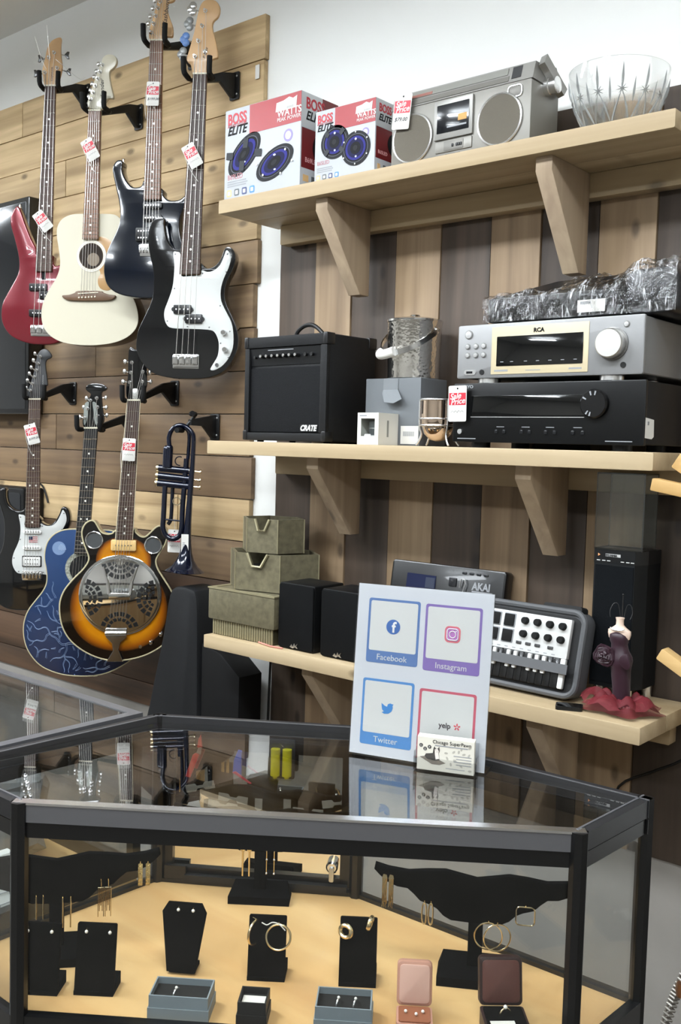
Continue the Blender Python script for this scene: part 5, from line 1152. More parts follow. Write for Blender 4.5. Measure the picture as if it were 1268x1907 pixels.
# --- chrome candle holder with copper bowl
t = thing('candle_holder', 'chrome wire candle holder with a mirrored copper cup', 'candle holder', (-1.386, -.252, ZM))
MB().lathe([(.004, .012), (.02, .016), (.033, .030), (.040, .05), (.041, .075), (.041, .112), (.039, .112), (.039, .07), (.03, .03), (.01, .02)], n=36, caps=False).build('cup', M('copper_mirror', (.78, .62, .50), .06, 1), t, smooth=60)
for z in (.112, .066, .050): MB().tube([(.045*math.cos(2*PI*i/28), .045*math.sin(2*PI*i/28), z) for i in range(28)], .0022, 8, closed=True).build('wire_ring', SILV, t)
for a in (-155, -25, 25, 155):
    c, s_ = math.cos(R(a)), math.sin(R(a))
    MB().tube(spline([(.045*c, .045*s_, .114), (.045*c, .045*s_, .05), (.040*c, .040*s_, .03), (.046*c, .046*s_, .012), (.053*c, .053*s_, .0025)], False, 3), .0028, 8).build('wire_leg', SILV, t)

# --- receivers
t = thing('black_receiver', 'black stereo receiver with round volume dial, lowest of the stack', 'receiver', (-1.076, -.30, ZM))
BKR = M('receiver_black', '#0a0b0c', .38, spec=.35); BKG = M('receiver_glass', '#0a0b0c', .06, coat=.6)
MB().rbox(-.230, .230, .012, .27, .014, .146, .002, 1).build('chassis', M('receiver_case', '#0e0f11', .5, spec=.3), t)
fp = MB().rbox(-.234, .234, 0, .012, .012, .147, .003, 2).build('front_panel', BKR, t)
MB().rbox(-.185, .115, -.0012, 0, .073, .118, .001, 1).build('display', BKG, t)
plate(t, 'silver_line', rect(-.185, .10, .069, .0705), 0, STEEL, .001)
k = MB().lathe([(.031, 0), (.031, -.010), (.028, -.014), (.0, -.0142)], (.125, 0, .098), 36, 'Y').build('volume_dial', M('dial_black', '#0d0d0e', .25), t)
for a in (78, 105, 255, 235, 150): MB().slab([(.125+r*math.cos(R(a+d)), .098+r*math.sin(R(a+d))) for r, d in ((.018, -4), (.027, -4), (.027, 4), (.018, 4))], -.0146, -.014).build('dial_highlight_mark', GREYP, k)
txt(t, 'ONKYO', .0095, GREYP, (-.223, -.0004, .136), bold=.0004, sx=1.2)
for x in (-.115, -.095, -.05, -.03, .01, .032, .075, .098): MB().rbox(x-.004, x+.004, -.002, 0, .032, .041, .002, 2).build('button', M('button_black', '#1b1c1e', .2), t)
for x in (-.105, -.04, .02, .086): plate(t, 'button_caption', rect(x-.010, x+.010, .047, .0485), 0, GREYP, .0003)
MB().lathe([(.006, 0), (.006, -.003), (.003, -.003)], (-.213, 0, .036), 14, 'Y').build('headphone_jack', STEEL, t)
plate(t, 'small_print_line', rect(-.22, -.17, .019, .021), 0, GREYP, .0003); plate(t, 'small_print_line', rect(.15, .21, .019, .021), 0, GREYP, .0003)
for x in (-.18, .17):
    for y in (.04, .22): MB().lathe([(.022, 0), (.022, .014)], (x, y, 0), 20).build('foot', BKR, t)
st_ = MB().add([(.2345, .004, .028), (.238, .030, .026), (.239, .038, .031), (.239, .036, .066), (.2345, .004, .070)], [(0, 1, 2, 3, 4)]).build('price_sticker', PAPER, t)
MB().box(.2345, .2365, .012, .03, .055, .062).build('barcode_bar', GREYP, st_)
price_tag((-1.291, -.312, ZM+.100), 4, -1, 'large sale tag leaning on the front of the black receiver', None, .048, .083)
t = thing('silver_receiver', 'silver stereo receiver with cream framed display and big volume knob', 'receiver', (-1.074, -.305, ZM+.1475))
RS = M('receiver_silver', '#868686', .4, .3); RC = M('receiver_cream', '#c6b897', .4)
MB().rbox(-.222, .222, .010, .275, .012, .130, .002, 1).build('chassis', M('receiver_silver_case', '#7c7c7c', .42, .3), t)
MB().rbox(-.226, .226, 0, .010, .010, .132, .005, 4).build('front_panel', RS, t)
MB().rbox(-.134, .104, -.0012, 0, .018, .124, .001, 1).build('display_frame', RC, t)
MB().rbox(-.120, .092, -.0022, -.0012, .036, .102, .001, 1).build('display', BKG, t)
for x in (-.105, -.08, -.045, -.015, .015, .045, .075): plate(t, 'display_caption', rect(x-.004, x+.004, .0445, .046), -.0022, GREYP, .0003)
txt(t, 'RCA', .0125, BLACKP, (-.028, -.0016, .108), bold=.0006, sx=1.05)
plate(t, 'small_print_line', rect(-.045, -.008, .0245, .0262), -.0012, GREYP, .0003); plate(t, 'small_print_line', rect(.06, .09, .0245, .028), -.0012, GREYP, .0003); plate(t, 'small_print_line', rect(-.125, -.09, .024, .028), -.0012, GREYP, .0003)
kr = MB().lathe([(.0345, .0), (.0345, -.003), (.031, -.004)], (.158, 0, .074), 40, 'Y').build('knob_ring', M('knob_ring_grey', '#6d6c6a', .3, .5), t)
MB().lathe([(.0305, -.003), (.0305, -.020), (.028, -.023), (0, -.0231)], (.158, 0, .074), 40, 'Y').build('volume_knob', M('spun_aluminium', (.78, .77, .74), .35, 1), t)
for x, z, r in ((-.196, .110, .009), (-.198, .083, .0055), (-.176, .083, .0055), (-.155, .083, .0055), (-.198, .063, .0055), (-.176, .063, .0055), (-.155, .063, .0055), (.187, .113, .0055)):
    q = MB().lathe([(r+.0015, 0), (r+.0015, -.0008), (r, -.001)], (x, 0, z), 18, 'Y').build('button_ring', M('button_ring', '#6f6e6b', .4), t); MB().lathe([(r, -.0008), (r*.9, -.0035), (0, -.0036)], (x, 0, z), 18, 'Y').build('button', SILV, q)
q = MB().slab(rrect(-.190, .024, .032, .012, .006), -.0015, 0).build('usb_socket', SILV, t); MB().slab(rect(-.199, -.183, .0215, .0265), -.002, -.0012).build('usb_opening', BLACKP, q)
for x, z in ((-.158, .024), (.183, .030)): MB().lathe([(.006, 0), (.006, -.002), (.0035, -.002)], (x, 0, z), 16, 'Y').build('jack_socket', M('jack_dark', '#2c2c2c', .3, .4), t)
for x in (-.155, .145):
    for y in (.03, .21): MB().lathe([(.026, 0), (.026, .010)], (x, y, 0), 24).build('foot', SILV, t)
# --- wrapped black unit
t = thing('wrapped_receiver', 'black receiver wrapped in crinkled clear plastic film, on top of the stack', 'receiver', (-1.05, -.29, ZM+.2800))
BW = M('wrapped_black', '#141416', .4)
MB().rbox(-.180, .135, 0, .25, .004, .058, .003, 2).build('chassis', BW, t)
MB().add([(-.178, .004, .058), (.133, .004, .058), (.133, .245, .058), (-.178, .245, .058), (-.055, .09, .100), (.128, .085, .101), (.128, .24, .100), (-.055, .24, .099)], [(0, 3, 2, 1), (4, 5, 6, 7), (0, 1, 5, 4), (1, 2, 6, 5), (2, 3, 7, 6), (3, 0, 4, 7)]).build('raised_top', BW, t)
MB().rbox(.14, .25, .02, .24, .004, .098, .02, 4).build('side_bundle', M('bundle_black', '#1d1e21', .3), t)
plate(t, 'front_display', rect(-.02, .00, .012, .045), -.001, BKG, .0008)
lb = MB().box(.045, .108, -.006, -.005, .012, .038).build('barcode_sticker', PAPER, t)
for i in range(12): MB().box(.052+.002*i, .0532+.002*i, -.0066, -.006, .029, .035).build('barcode_bar', GREYP, lb)
MB().slab([(.092, .048), (.102, .048), (.097, .040)], -.0062, -.005).build('triangle_logo', GREYP, t)
FILM = thin_glass('crinkled_film', (.97, .97, .97), 2.2, .05, .9, 45)
nt = FILM.node_tree; Lk = nt.links.new
out_ = [n_ for n_ in nt.nodes if n_.type == 'OUTPUT_MATERIAL'][0]; base_ = out_.inputs[0].links[0].from_socket
tc = nt.nodes.new('ShaderNodeTexCoord'); mp = nt.nodes.new('ShaderNodeMapping'); mp.inputs['Scale'].default_value = (150, 18, 26); Lk(tc.outputs['Object'], mp.inputs['Vector'])
nz = nt.nodes.new('ShaderNodeTexNoise'); nz.inputs['Scale'].default_value = 1; nz.inputs['Detail'].default_value = 4; nz.inputs['Distortion'].default_value = 1.2; Lk(mp.outputs[0], nz.inputs['Vector'])
mr = nt.nodes.new('ShaderNodeMapRange'); mr.inputs['From Min'].default_value = .56; mr.inputs['From Max'].default_value = .74; mr.inputs['To Max'].default_value = .75; Lk(nz.outputs['Fac'], mr.inputs['Value'])
df = nt.nodes.new('ShaderNodeBsdfDiffuse'); df.inputs[0].default_value = (.75, .76, .77, 1); mx = nt.nodes.new('ShaderNodeMixShader')  # glints on the creases painted in as white diffuse streaks
Lk(mr.outputs[0], mx.inputs[0]); Lk(base_, mx.inputs[1]); Lk(df.outputs[0], mx.inputs[2]); Lk(mx.outputs[0], out_.inputs[0])
# film: a grid shell draped over the unit and crumpled
rnd = random.Random(3); nx, ny = 70, 34; vs = []
def filmz(x, y):
    base = .060
    if -.06 < x < .13 and y > .02: base = .060+.042*min(1, (x+.06)/.05 if x < -.01 else 1)*min(1, max(0, (y-.01)/.09))
    if -.12 < x <= -.06: base = .060+.004
    if x >= .13: base = .062+.042*min(1, (x-.13)/.03)
    return base
for j in range(ny):
    for i in range(nx):
        u = -.19+.45*i/(nx-1); s_ = j/(ny-1)*.42   # arc length: up the front then back over the top
        cr = .0035*math.sin(u*95+3*math.sin(s_*31))+rnd.uniform(-.0028, .0028)
        top = filmz(u, .02)
        if s_ < .058: vs.append((u, -.008+cr*.8, .004+s_*top/.058))
        else:
            y = s_-.058-.006; vs.append((u, y, filmz(u, y)+.006+cr*.9))
MB().add(vs, [(j*nx+i, j*nx+i+1, (j+1)*nx+i+1, (j+1)*nx+i) for j in range(ny-12) for i in range(nx-1)]).build('plastic_film', FILM, t, smooth=0)

# ================================================================ lowest shelf: z .9315
BRZ = M('aged_bronze', '#716b55', .45, .3, bump=.15, bscale=60, var=.22)
BRZL = M('aged_bronze_edge', '#9a9274', .4, .4)
t = thing('planter', 'rectangular olive bronze planter with ribbed foot under the hexagonal pots', 'planter', (-2.033, -.18, ZL))
MB().add([], []).rbox(-.135, .135, -.10, .10, .046, .138, .004, 2).build('trough', BRZ, t)
MB().rbox(-.125, .125, -.09, .09, .0, .046, .002, 1).build('foot', M('bronze_dark', '#45412f', .5, .5), t)
for i in range(26): MB().cyl((-.120+.0096*i, -.0905, .002), (-.120+.0096*i, -.0905, .044), .0032, n=6).build('rib', BRZL, t)
MB().add([(-.137, -.102, .136), (.137, -.102, .136), (.137, .102, .136), (-.137, .102, .136), (-.120, -.085, .136), (.120, -.085, .136), (.120, .085, .136), (-.120, .085, .136)]
         + [(x, y, z+.004) for x, y, z in [(-.137, -.102, .136), (.137, -.102, .136), (.137, .102, .136), (-.137, .102, .136), (-.120, -.085, .136), (.120, -.085, .136), (.120, .085, .136), (-.120, .085, .136)]],
         [(8, 9, 13, 12), (9, 10, 14, 13), (10, 11, 15, 14), (11, 8, 12, 15), (0, 1, 9, 8), (1, 2, 10, 9), (2, 3, 11, 10), (3, 0, 8, 11), (4, 12, 13, 5), (5, 13, 14, 6), (6, 14, 15, 7), (7, 15, 12, 4)]).build('rim', BRZL, t, smooth=0)
def hexpot(loc, rx, ry, h, label, rz):
    t = thing('hexagonal_pot', label, 'planter', loc, rz, 'stacked hexagonal bronze pots')
    P = [(rx*math.cos(R(a)), ry*math.sin(R(a))) for a in (-120, -60, 0, 60, 120, 180)]
    th = .006; vs = []; Q = [(x*.93, y*.93) for x, y in P]
    # front wall (between -120 and -60) carries the spout notch
    for i in range(6):
        a, b = P[i], P[(i+1) % 6]; c, d = Q[(i+1) % 6], Q[i]
        if i == 0:
            ts = [0, .27, .40, .60, .73, 1]; hs = [h, h, h*.66, h*.66, h, h]
            pa = [L2(a, b, u) for u in ts]; pq = [L2(d, c, u) for u in ts]; mb = MB()
            for k in range(5):
                A, B_, C_, D_ = pa[k], pa[k+1], pq[k+1], pq[k]
                mb.add([(*A, 0), (*B_, 0), (*C_, 0), (*D_, 0), (*A, hs[k]), (*B_, hs[k+1]), (*C_, hs[k+1]), (*D_, hs[k])], [(0, 3, 2, 1), (4, 5, 6, 7), (0, 1, 5, 4), (1, 2, 6, 5), (2, 3, 7, 6), (3, 0, 4, 7)])
            mb.build('wall', BRZ, t, smooth=0)
            o_ = [(p[0], p[1]-.006) for p in pa]
            MB().tube([(pa[1][0], pa[1][1]-.002, h), (pa[2][0], pa[2][1]-.007, h*.66), (pa[3][0], pa[3][1]-.007, h*.66), (pa[4][0], pa[4][1]-.002, h)], .0045, 6).build('spout_lip', BRZL, t)
        else:
            MB().add([(*a, 0), (*b, 0), (*c, 0), (*d, 0), (*a, h), (*b, h), (*c, h), (*d, h)], [(0, 3, 2, 1), (4, 5, 6, 7), (0, 1, 5, 4), (1, 2, 6, 5), (2, 3, 7, 6), (3, 0, 4, 7)]).build('wall', BRZ, t, smooth=0)
        MB().cyl((*a, 0), (*a, h), .0018, n=6).build('corner_edge', BRZL, t)
    MB().prism(Q, .0, .01).build('base', BRZ, t, smooth=0)
    MB().prism([(x*.97, y*.97) for x, y in Q], .01, h*.55).build('soil', M('dark_soil', '#1a1712', .9), t, smooth=0)
hexpot((-2.028, -.150, ZL+.1405), .150, .110, .108, 'larger hexagonal bronze pot with notched lip, in the middle of the stack', R(14))
hexpot((-2.035, -.148, ZL+.2490), .100, .085, .098, 'smallest hexagonal bronze pot with notched lip, top of the stack', R(18))
def bookshelf_speaker(x, label):
    t = thing('bookshelf_speaker', label, 'speaker', (x, -.27, ZL), 0, 'pair of small black speakers')
    MB().rbox(-.065, .065, .006, .125, .0, .183, .004, 3).build('cabinet', M('speaker_vinyl', '#0b0c0d', .5, spec=.3), t)
    MB().rbox(-.064, .064, 0, .007, .003, .180, .006, 3).build('grille', M('speaker_cloth', '#090a0b', .85, spec=.15, bump=.4, bscale=900), t)
    q = MB().slab([(-.018, .008), (-.011, .016), (-.006, .010), (-.001, .020), (.003, .013), (.012, .021), (.007, .013), (.012, .006), (.001, .009), (-.006, .005)], -.0015, 0).build('badge', SILV, t)
bookshelf_speaker(-1.826, 'small black speaker with silver badge beside the ribbed planter'); bookshelf_speaker(-1.669, 'small black speaker with silver badge behind the paper sign')
# --- keyboard standing at the back
t = thing('drum_machine', 'black music workstation standing on edge against the planks', 'workstation', (-1.472, -.075, ZL), 0, rot=(R(-9), 0, 0))
MB().rbox(-.182, .182, -.028, 0.010, .002, .255, .010, 4).build('housing', M('akai_black', '#0c0d0e', .3, coat=.2), t)
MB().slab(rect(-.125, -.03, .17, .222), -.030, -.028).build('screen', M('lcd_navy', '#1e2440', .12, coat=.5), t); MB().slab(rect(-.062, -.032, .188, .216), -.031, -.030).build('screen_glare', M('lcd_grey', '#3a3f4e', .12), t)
txt(t, 'AKAI', .027, GREYP, (.085, -.0285, .199), bold=.001, sx=.9); plate(t, 'logo_line', rect(.085, .147, .192, .196), -.028, GREYP, .0004)
MB().rbox(.012, .036, -.031, -.028, .20, .224, .003, 2).build('jog_button', M('akai_btn', '#222326', .3), t)
for i in range(4):
    MB().rbox(.05+.022*i, .064+.022*i, -.030, -.028, .236, .243, .002, 1).build('button', M('akai_btn', '#222326', .3), t)
    for j in range(3): MB().rbox(.02+.036*i, .05+.036*i, -.032, -.028, .03+.04*j, .062+.04*j, .003, 2).build('pad', RUBBER, t)
plate(t, 'slot', rect(-.12, -.05, .155, .162), -.028, GREYP, .0006)
MB().tube([(.05, -.034, .20), (.054, -.036, .222), (.064, -.036, .224), (.068, -.036, .212), (.058, -.034, .175)], .0015, 6).build('wire_clip', STEEL, t)
# --- white pad keyboard in a hard case
t = thing('pad_keyboard', 'white mini keyboard with pads and knobs strapped in a grey case', 'keyboard', (-1.17, -.225, ZL+.0085), 0, rot=(R(-13), 0, R(-2)))
CSE = M('case_grey_foam', '#515254', .6); CSB = M('case_inner_black', '#0d0d0e', .7)
MB().slab(rrect(-.01, .101, .352, .198, .030, 6), .002, .05, .006).build('case_shell', CSE, t)
MB().slab(rrect(-.01, .099, .330, .172, .022, 6), .000, .003).build('case_well', CSB, t)
MB().tube([(x, 0, z) for x, z in rrect(-.01, .101, .345, .190, .028, 6)], .0075, 8, closed=True).build('case_edge', CSE, t)
KB = thing_part('', t); WKB = M('keyboard_white', '#cfcfcc', .35)
X0, X1 = -.165, .136
MB().rbox(X0, X1, -.012, 0, .088, .178, .002, 2).build('panel', WKB, t)
MB().rbox(X0, X1, -.006, 0, .018, .088, .002, 1).build('key_bed', CSB, t)
for c in range(4):
    for r_ in range(2):
        x = -.150+.040*c+.0; z = .137-.037*r_+.003
        q = MB().rbox(x-.0155+.004, x+.0165+.004, -.0135, -.012, z, z+.033, .002, 2).build('pad_frame', GREYP, t); MB().rbox(x-.013+.004, x+.014+.004, -.0165, -.0135, z+.0025, z+.0305, .002, 2).build('pad', RUBBER, q)
for c in range(4):
    for r_ in range(2):
        x = .018+.033*c-.0; z = .160-.031*r_
        MB().lathe([(.0088, -.012), (.008, -.022), (.007, -.023), (0, -.0232)], (x, 0, z), 18, 'Y').build('knob', RUBBER, t)
for x in (.008, .033, .058, .092): MB().rbox(x-.007, x+.007, -.0145, -.012, .104, .111, .001, 1).build('button', M('key_btn', '#3a3a3a', .4), t)
for i in range(13): plate(t, 'key_caption', rect(X0+.01+.021*i, X0+.019+.021*i, .0925, .0945), -.012, GREYP, .0003)
nk = 15; kw = (X1-X0-.014)/nk
for i in range(nk):
    MB().rbox(X0+kw*i+.0005, X0+kw*(i+1)-.0005, -.013, -.004, .020, .087, .002, 1).build('natural_key', M('key_black', '#131314', .3, coat=.3), t)
    if i % 7 not in (2, 6) and i < nk-1: MB().rbox(X0+kw*(i+1)-.0045, X0+kw*(i+1)+.0045, -.020, -.012, .047, .087, .002, 2).build('sharp_key', WKB, t)
MB().rbox(X1-.013, X1, -.014, -.004, .020, .088, .003, 2).build('end_cheek', WKB, t)
MB().box(X0-.008, X1+.012, -.0245, -.0215, .054, .076).build('strap', M('grey_strap', '#5a5b5d', .8), t)
MB().slab(rrect(.10, .20, .10, .022, .008), .000, .03).build('case_hinge', CSB, t)
# --- tower speaker with acrylic case on it
t = thing('tower_speaker', 'tall black tower speaker on silver feet at the shelf end', 'speaker', (-.962, -.135, ZL))
TP = [(-.056, 0), (.042, 0), (.058, .035), (.058, .105), (-.056, .105)]
TW = M('tower_black', '#0d1012', .5, spec=.3)
MB().prism(TP, .030, .345).build('cabinet', TW, t, smooth=0)
MB().box(-.052, .040, -.0015, 0, .04, .31).build('grille', M('tower_cloth', '#0b0e11', .9, spec=.15, bump=.3, bscale=900), t)
MB().prism([(x*1.01, y*1.01-.0005) for x, y in TP], .315, .346).build('top_band', M('tower_top', '#0d0f11', .3), t, smooth=0)
plate(t, 'maker_badge', rect(-.028, .008, .330, .3365), -.001, M('badge_pale', '#b9bab8', .4), .0012)
txt(t, 'SYLVANIA', .0068, BLACKP, (-.0275, -.0026, .3308), bold=.0003, sx=.9)
for x in (-.045, -.032, -.020, .013, .026, .037): plate(t, 'caption', rect(x-.004, x+.004, .3195, .3212), -.001, WHITE, .001)
MB().slab([(-.046, .330), (-.041, .333), (-.046, .336)], -.0025, -.001).build('triangle_mark', M('orange_mark', '#e8a06a', .5), t)
for x, y in ((-.040, .015), (.030, .015), (.045, .09), (-.040, .09)): MB().lathe([(.011, 0), (.012, .031)], (x, y, 0), 18).build('foot', SILV, t)
t = thing('acrylic_case', 'empty clear acrylic display case on top of the tower speaker', 'display case', (-.962, -.137, ZL+.3465))
AC = thin_glass('acrylic', (.93, .94, .93), 1.3); ACE = thin_glass('acrylic_edge', (.72, .74, .74), 1.6)
for x0, x1, y0, y1 in ((-.056, .058, 0, .003), (-.056, .058, .070, .073), (-.056, -.053, .003, .070), (.055, .058, .003, .070)): MB().box(x0, x1, y0, y1, 0, .172).build('panel', AC, t)
MB().box(-.056, .058, 0, .073, .172, .175).build('panel', AC, t)
for x in (-.0555, .0575):
    for y in (.0, .073): MB().cyl((x, y, 0), (x, y, .174), .0016, n=6).build('corner_edge', ACE, t)
for z in (.001, .173): MB().tube([(-.056, 0, z), (.058, 0, z), (.058, .073, z), (-.056, .073, z)], .0014, 6, closed=True).build('rim_edge', ACE, t)
# --- gown shaped jewellery stand
t = thing('jewellery_stand', 'maroon gown shaped jewellery stand with red tulle skirt and rose', 'jewellery stand', (-.910, -.205, ZL))
GW = M('maroon_satin', '#280a1a', .45, sheen=.1); SK = M('porcelain_skin', '#e3c9b6', .4); TUL = bpy.data.materials.new('red_tulle')
TUL.use_nodes = True; nt = TUL.node_tree; bb_ = nt.nodes['Principled BSDF']; bb_.inputs['Base Color'].default_value = (*hx('#6c151f'), 1); bb_.inputs['Roughness'].default_value = .7; bb_.inputs['Alpha'].default_value = .72
n = 28
def gown(z): # half width x, half depth y, centre x
    K = [(0.012, .021, .019, .004), (.05, .0195, .018, .003), (.09, .021, .019, .0), (.105, .0255, .022, -.002), (.118, .026, .021, 0), (.135, .020, .016, -.004), (.148, .018, .014, -.006), (.158, .022, .016, -.007), (.168, .0215, .016, -.008), (.176, .013, .010, -.008)]
    for a, b in zip(K, K[1:]):
        if a[0] <= z <= b[0]: u = (z-a[0])/(b[0]-a[0]); return [a[i]+(b[i]-a[i])*u for i in (1, 2, 3)]
    return K[-1][1:]
vs = []; zs = [.012+.164*i/24 for i in range(25)]
for z in zs:
    rx, ry, cx = gown(z)
    for k in range(n):
        a = 2*PI*k/n; rr = 1+.05*math.sin(6*a+z*60)*max(0, 1-z/.13)
        vs.append((cx+rx*rr*math.cos(a), ry*rr*math.sin(a), z))
MB().add(vs, [(i*n+k, i*n+(k+1) % n, (i+1)*n+(k+1) % n, (i+1)*n+k) for i in range(24) for k in range(n)]+[list(range(n)), [24*n+k for k in range(n)]]).build('gown', GW, t, smooth=60)
b_ = MB()
vs = []; prof = [(.160, .0235, .012), (.170, .0265, .013), (.178, .026, .012), (.184, .016, .010), (.190, .0085, .0085), (.200, .0080, .008), (.206, .010, .009), (.207, .004, .004)]
for z, rx, ry in prof:
    for k in range(n): a = 2*PI*k/n; vs.append((-.008+rx*math.cos(a), .002+ry*math.sin(a), z))
b_.add(vs, [(i*n+k, i*n+(k+1) % n, (i+1)*n+(k+1) % n, (i+1)*n+k) for i in range(len(prof)-1) for k in range(n)]+[list(range(n)), [(len(prof)-1)*n+k for k in range(n)]]).build('bust', SK, t, smooth=60)
MB().tube([(-.008+.016*math.cos(R(a)), -.010+.004*math.sin(R(a)), .184-.004*abs(math.sin(R(a)))) for a in range(180, 361, 20)], .0016, 6).build('necklace', SILV, t)
rs_ = MB()
for k in range(5):
    r_ = .004+.0045*k; pts = [(-.031+r_*math.cos(a)*(1+.12*math.sin(3*a+k)), -.020-.003*(4-k)*.5+.002*math.sin(5*a), .122+r_*math.sin(a)*(1+.12*math.cos(4*a+k))) for a in (2*PI*i/16 for i in range(16))]
    MB().tube(pts, .0032, 6, closed=True).build('rose_petal', GW, t)
MB().slab(spline([(.006, .125), (.022, .132), (.030, .108), (.022, .098), (.006, .108)], True, 3), -.022, -.016, .002).build('hip_drape', GW, t)
pe = MB()
for k in range(20):
    a = 2*PI*k/20; pe.sphere((.004+.024*math.cos(a), .022*math.sin(a), .014), .0028, 6, 4)
pe.build('pearl_band', M('pearl', '#e9cfd0', .25), t)
for z in (.21, .225):
    pass
for s_ in (-1, 1):
    MB().tube(spline([(-.008+s_*.003, .012, .20), (-.008+s_*.010, .012, .232), (-.008+s_*.020, .010, .234), (-.008+s_*.026, .006, .218), (-.008+s_*.023, .002, .205)], False, 4), .0009, 5).build('necklace_branch', M('branch_wire', '#3a3a3a', .4, .6), t)
MB().tube([(-.008, .012, .19), (-.008, .012, .255)], .0011, 5).sphere((-.008, .012, .256), .0025, 8, 6).build('centre_branch', M('branch_wire', '#3a3a3a', .4, .6), t)
# skirt: ruffled ring of tulle
nr, na = 9, 96; vs = []
for i in range(nr):
    u = i/(nr-1); r0 = .020+.062*u
    for k in range(na):
        a = 2*PI*k/na
        rr = r0*(1+.16*u*math.sin(5*a+.6)+.05*u*math.sin(11*a))
        z = .018+.026*math.sin(PI*min(1, u*1.15))*(1+.45*math.sin(7*a+1.0))*(1-u*.5)-.012*u
        vs.append((.004+rr*math.cos(a), .95*rr*math.sin(a)*.85, max(.001+.004*(1-u), z)))
MB().add(vs, [(i*na+k, i*na+(k+1) % na, (i+1)*na+(k+1) % na, (i+1)*na+k) for i in range(nr-1) for k in range(na)]).build('tulle_skirt', TUL, t, smooth=80)
for a0, L_ in ((-100, .10), (200, .092), (-20, .088), (-60, .07)):
    vs = []; m_ = 14
    for i in range(m_):
        u = i/(m_-1)
        for j in range(5):
            v = j/4-.5; a = R(a0)+v*.75*(.4+u); r_ = .022+(L_-.022)*u
            vs.append((.004+r_*math.cos(a), r_*math.sin(a)*.8, max(.001, .016+.030*math.sin(PI*u*.9)*(1-abs(v)*.9)+.006*math.sin(9*a+5*u))))
    MB().add(vs, [(i*5+j, i*5+j+1, (i+1)*5+j+1, (i+1)*5+j) for i in range(m_-1) for j in range(4)]).build('tulle_ruffle', TUL, t, smooth=80)
t = thing('phone', 'black phone lying flat beside the tulle skirt', 'phone', (-.998, -.268, ZL), R(25))
MB().prism(rrect(0, 0, .058, .040, .006), 0, .008).build('case', BLKMET, t); MB().prism(rrect(0, 0, .051, .034, .004), .008, .0085).build('screen', BKG, t)
# --- wooden bars of the rack by the shelf end
t = thing('wooden_rack', 'light pine rack with slanted bars at the right end of the shelves', 'rack', (-.70, -.30, 1.0))
RP = wood('rack_pine', '#b58f55', '#d4b27a', 'X', vary=.05, knots=False)
def bar(name, p0, p1, hw, th):
    d = Vector(p1)-Vector(p0); L_ = d.length; a = math.atan2(d.z, d.x)
    MB().rbox(0, L_, -th/2, th/2, -hw, hw, .002, 1).xform(Matrix.Translation(p0) @ Matrix.Rotation(-a, 4, 'Y')).build(name, RP, t)
bar('slanted_bar', (-.112, -.008, .437), (.16, -.008, .392), .0125, .03); bar('slanted_bar', (-.079, .03, .487), (.10, .03, .375), .017, .03); bar('slanted_bar', (-.077, -.012, .098), (.13, -.012, -.015), .0125, .03)
MB().rbox(.11, .15, -.005, .05, -1.0, .6, .003, 1).build('upright', wood('rack_pine_z', '#b58f55', '#d4b27a', 'Z', vary=.05, knots=False), t)
tag(MB().tube(spline([(-.80, -.026, 1.22), (-.79, -.03, 1.14), (-.80, -.03, 1.06), (-.795, -.03, .98)], False, 4)+[(-.80, -.03, .936)], .0022, 6).build('speaker_wire', BLKMET), 'thin black wire hanging on the dark plank beside the tower speaker', 'cable')
tag(MB().tube(spline([(-.78, -.03, .86), (-.83, -.03, .80), (-.90, -.03, .755), (-.98, -.03, .70), (-1.00, -.03, .60), (-1.05, -.02, .50), (-1.2, -.02, .505), (-1.3, -.02, .47)], False, 4), .003, 6).build('floor_cable', BLKMET), 'black cable running down the dark plank below the lowest shelf', 'cable')
tag(MB().tube([(-1.96, -.276, ZL+.004), (-1.90, -.288, ZL+.003), (-1.86, -.282, ZL+.0025)], .002, 6).build('pink_string', M('pink_string', '#e38a7c', .6)), 'short pink string lying on the shelf under the planter foot', 'string')
# ================================================================ glass corner counter
A, B, C, D, E_, F_ = (-1.19, -1.517), (-.565, -1.057), (-.555, -.868), (-1.085, -.885), (-1.40, -1.095), (-1.415, -1.517)
HEX = [A, B, C, D, E_, F_]
CB = (-.98, -1.15, 0); OFF = (-CB[0], -CB[1], 0)
FZ = .69
t = thing('display_counter', 'six sided glass jewellery counter with black frame and pale wood deck', 'display counter', CB)
case = t
FRM = M('frame_black', '#0c0c0d', .3, spec=.6); FRG = M('frame_grey_anodised', '#77777a', .32, .6); FRD = M('frame_dark_anodised', '#333335', .35, .5); DECK = wood('deck_maple', '#c59b65', '#dab67f', 'X', vary=0, knots=False, rough=.35, grain=.45)
GL = thin_glass('counter_glass', (.965, .975, .97), 1.0)
GLT = thin_glass('counter_top_glass', (.93, .94, .935), 1.5)
def offs(P, d):  # inward offset of the plan polygon (counter-clockwise list)
    return inset(ccw(P), d)
def rail(p, q, z0, z1, wdt, name, m, inn=0, par=None):
    p, q = Vector(p), Vector(q); e = (q-p).normalized(); n_ = Vector((-e.y, e.x))
    a, b = p+n_*inn, q+n_*inn; c, d = q+n_*(inn+wdt), p+n_*(inn+wdt)
    return MB().prism([tuple(a), tuple(b), tuple(c), tuple(d)], z0, z1).build(name, m, par or case, OFF, smooth=0)
MB().prism(offs(HEX, .012), .655, FZ).build('deck', DECK, t, OFF, smooth=0)
MB().prism(offs(HEX, .02), .0, .654).build('base_cabinet', wood('base_maple', '#c9a472', '#e0c090', 'Z', vary=0, knots=False, rough=.4, grain=.5), t, OFF, smooth=0)
H6 = ccw(HEX)
names = {}
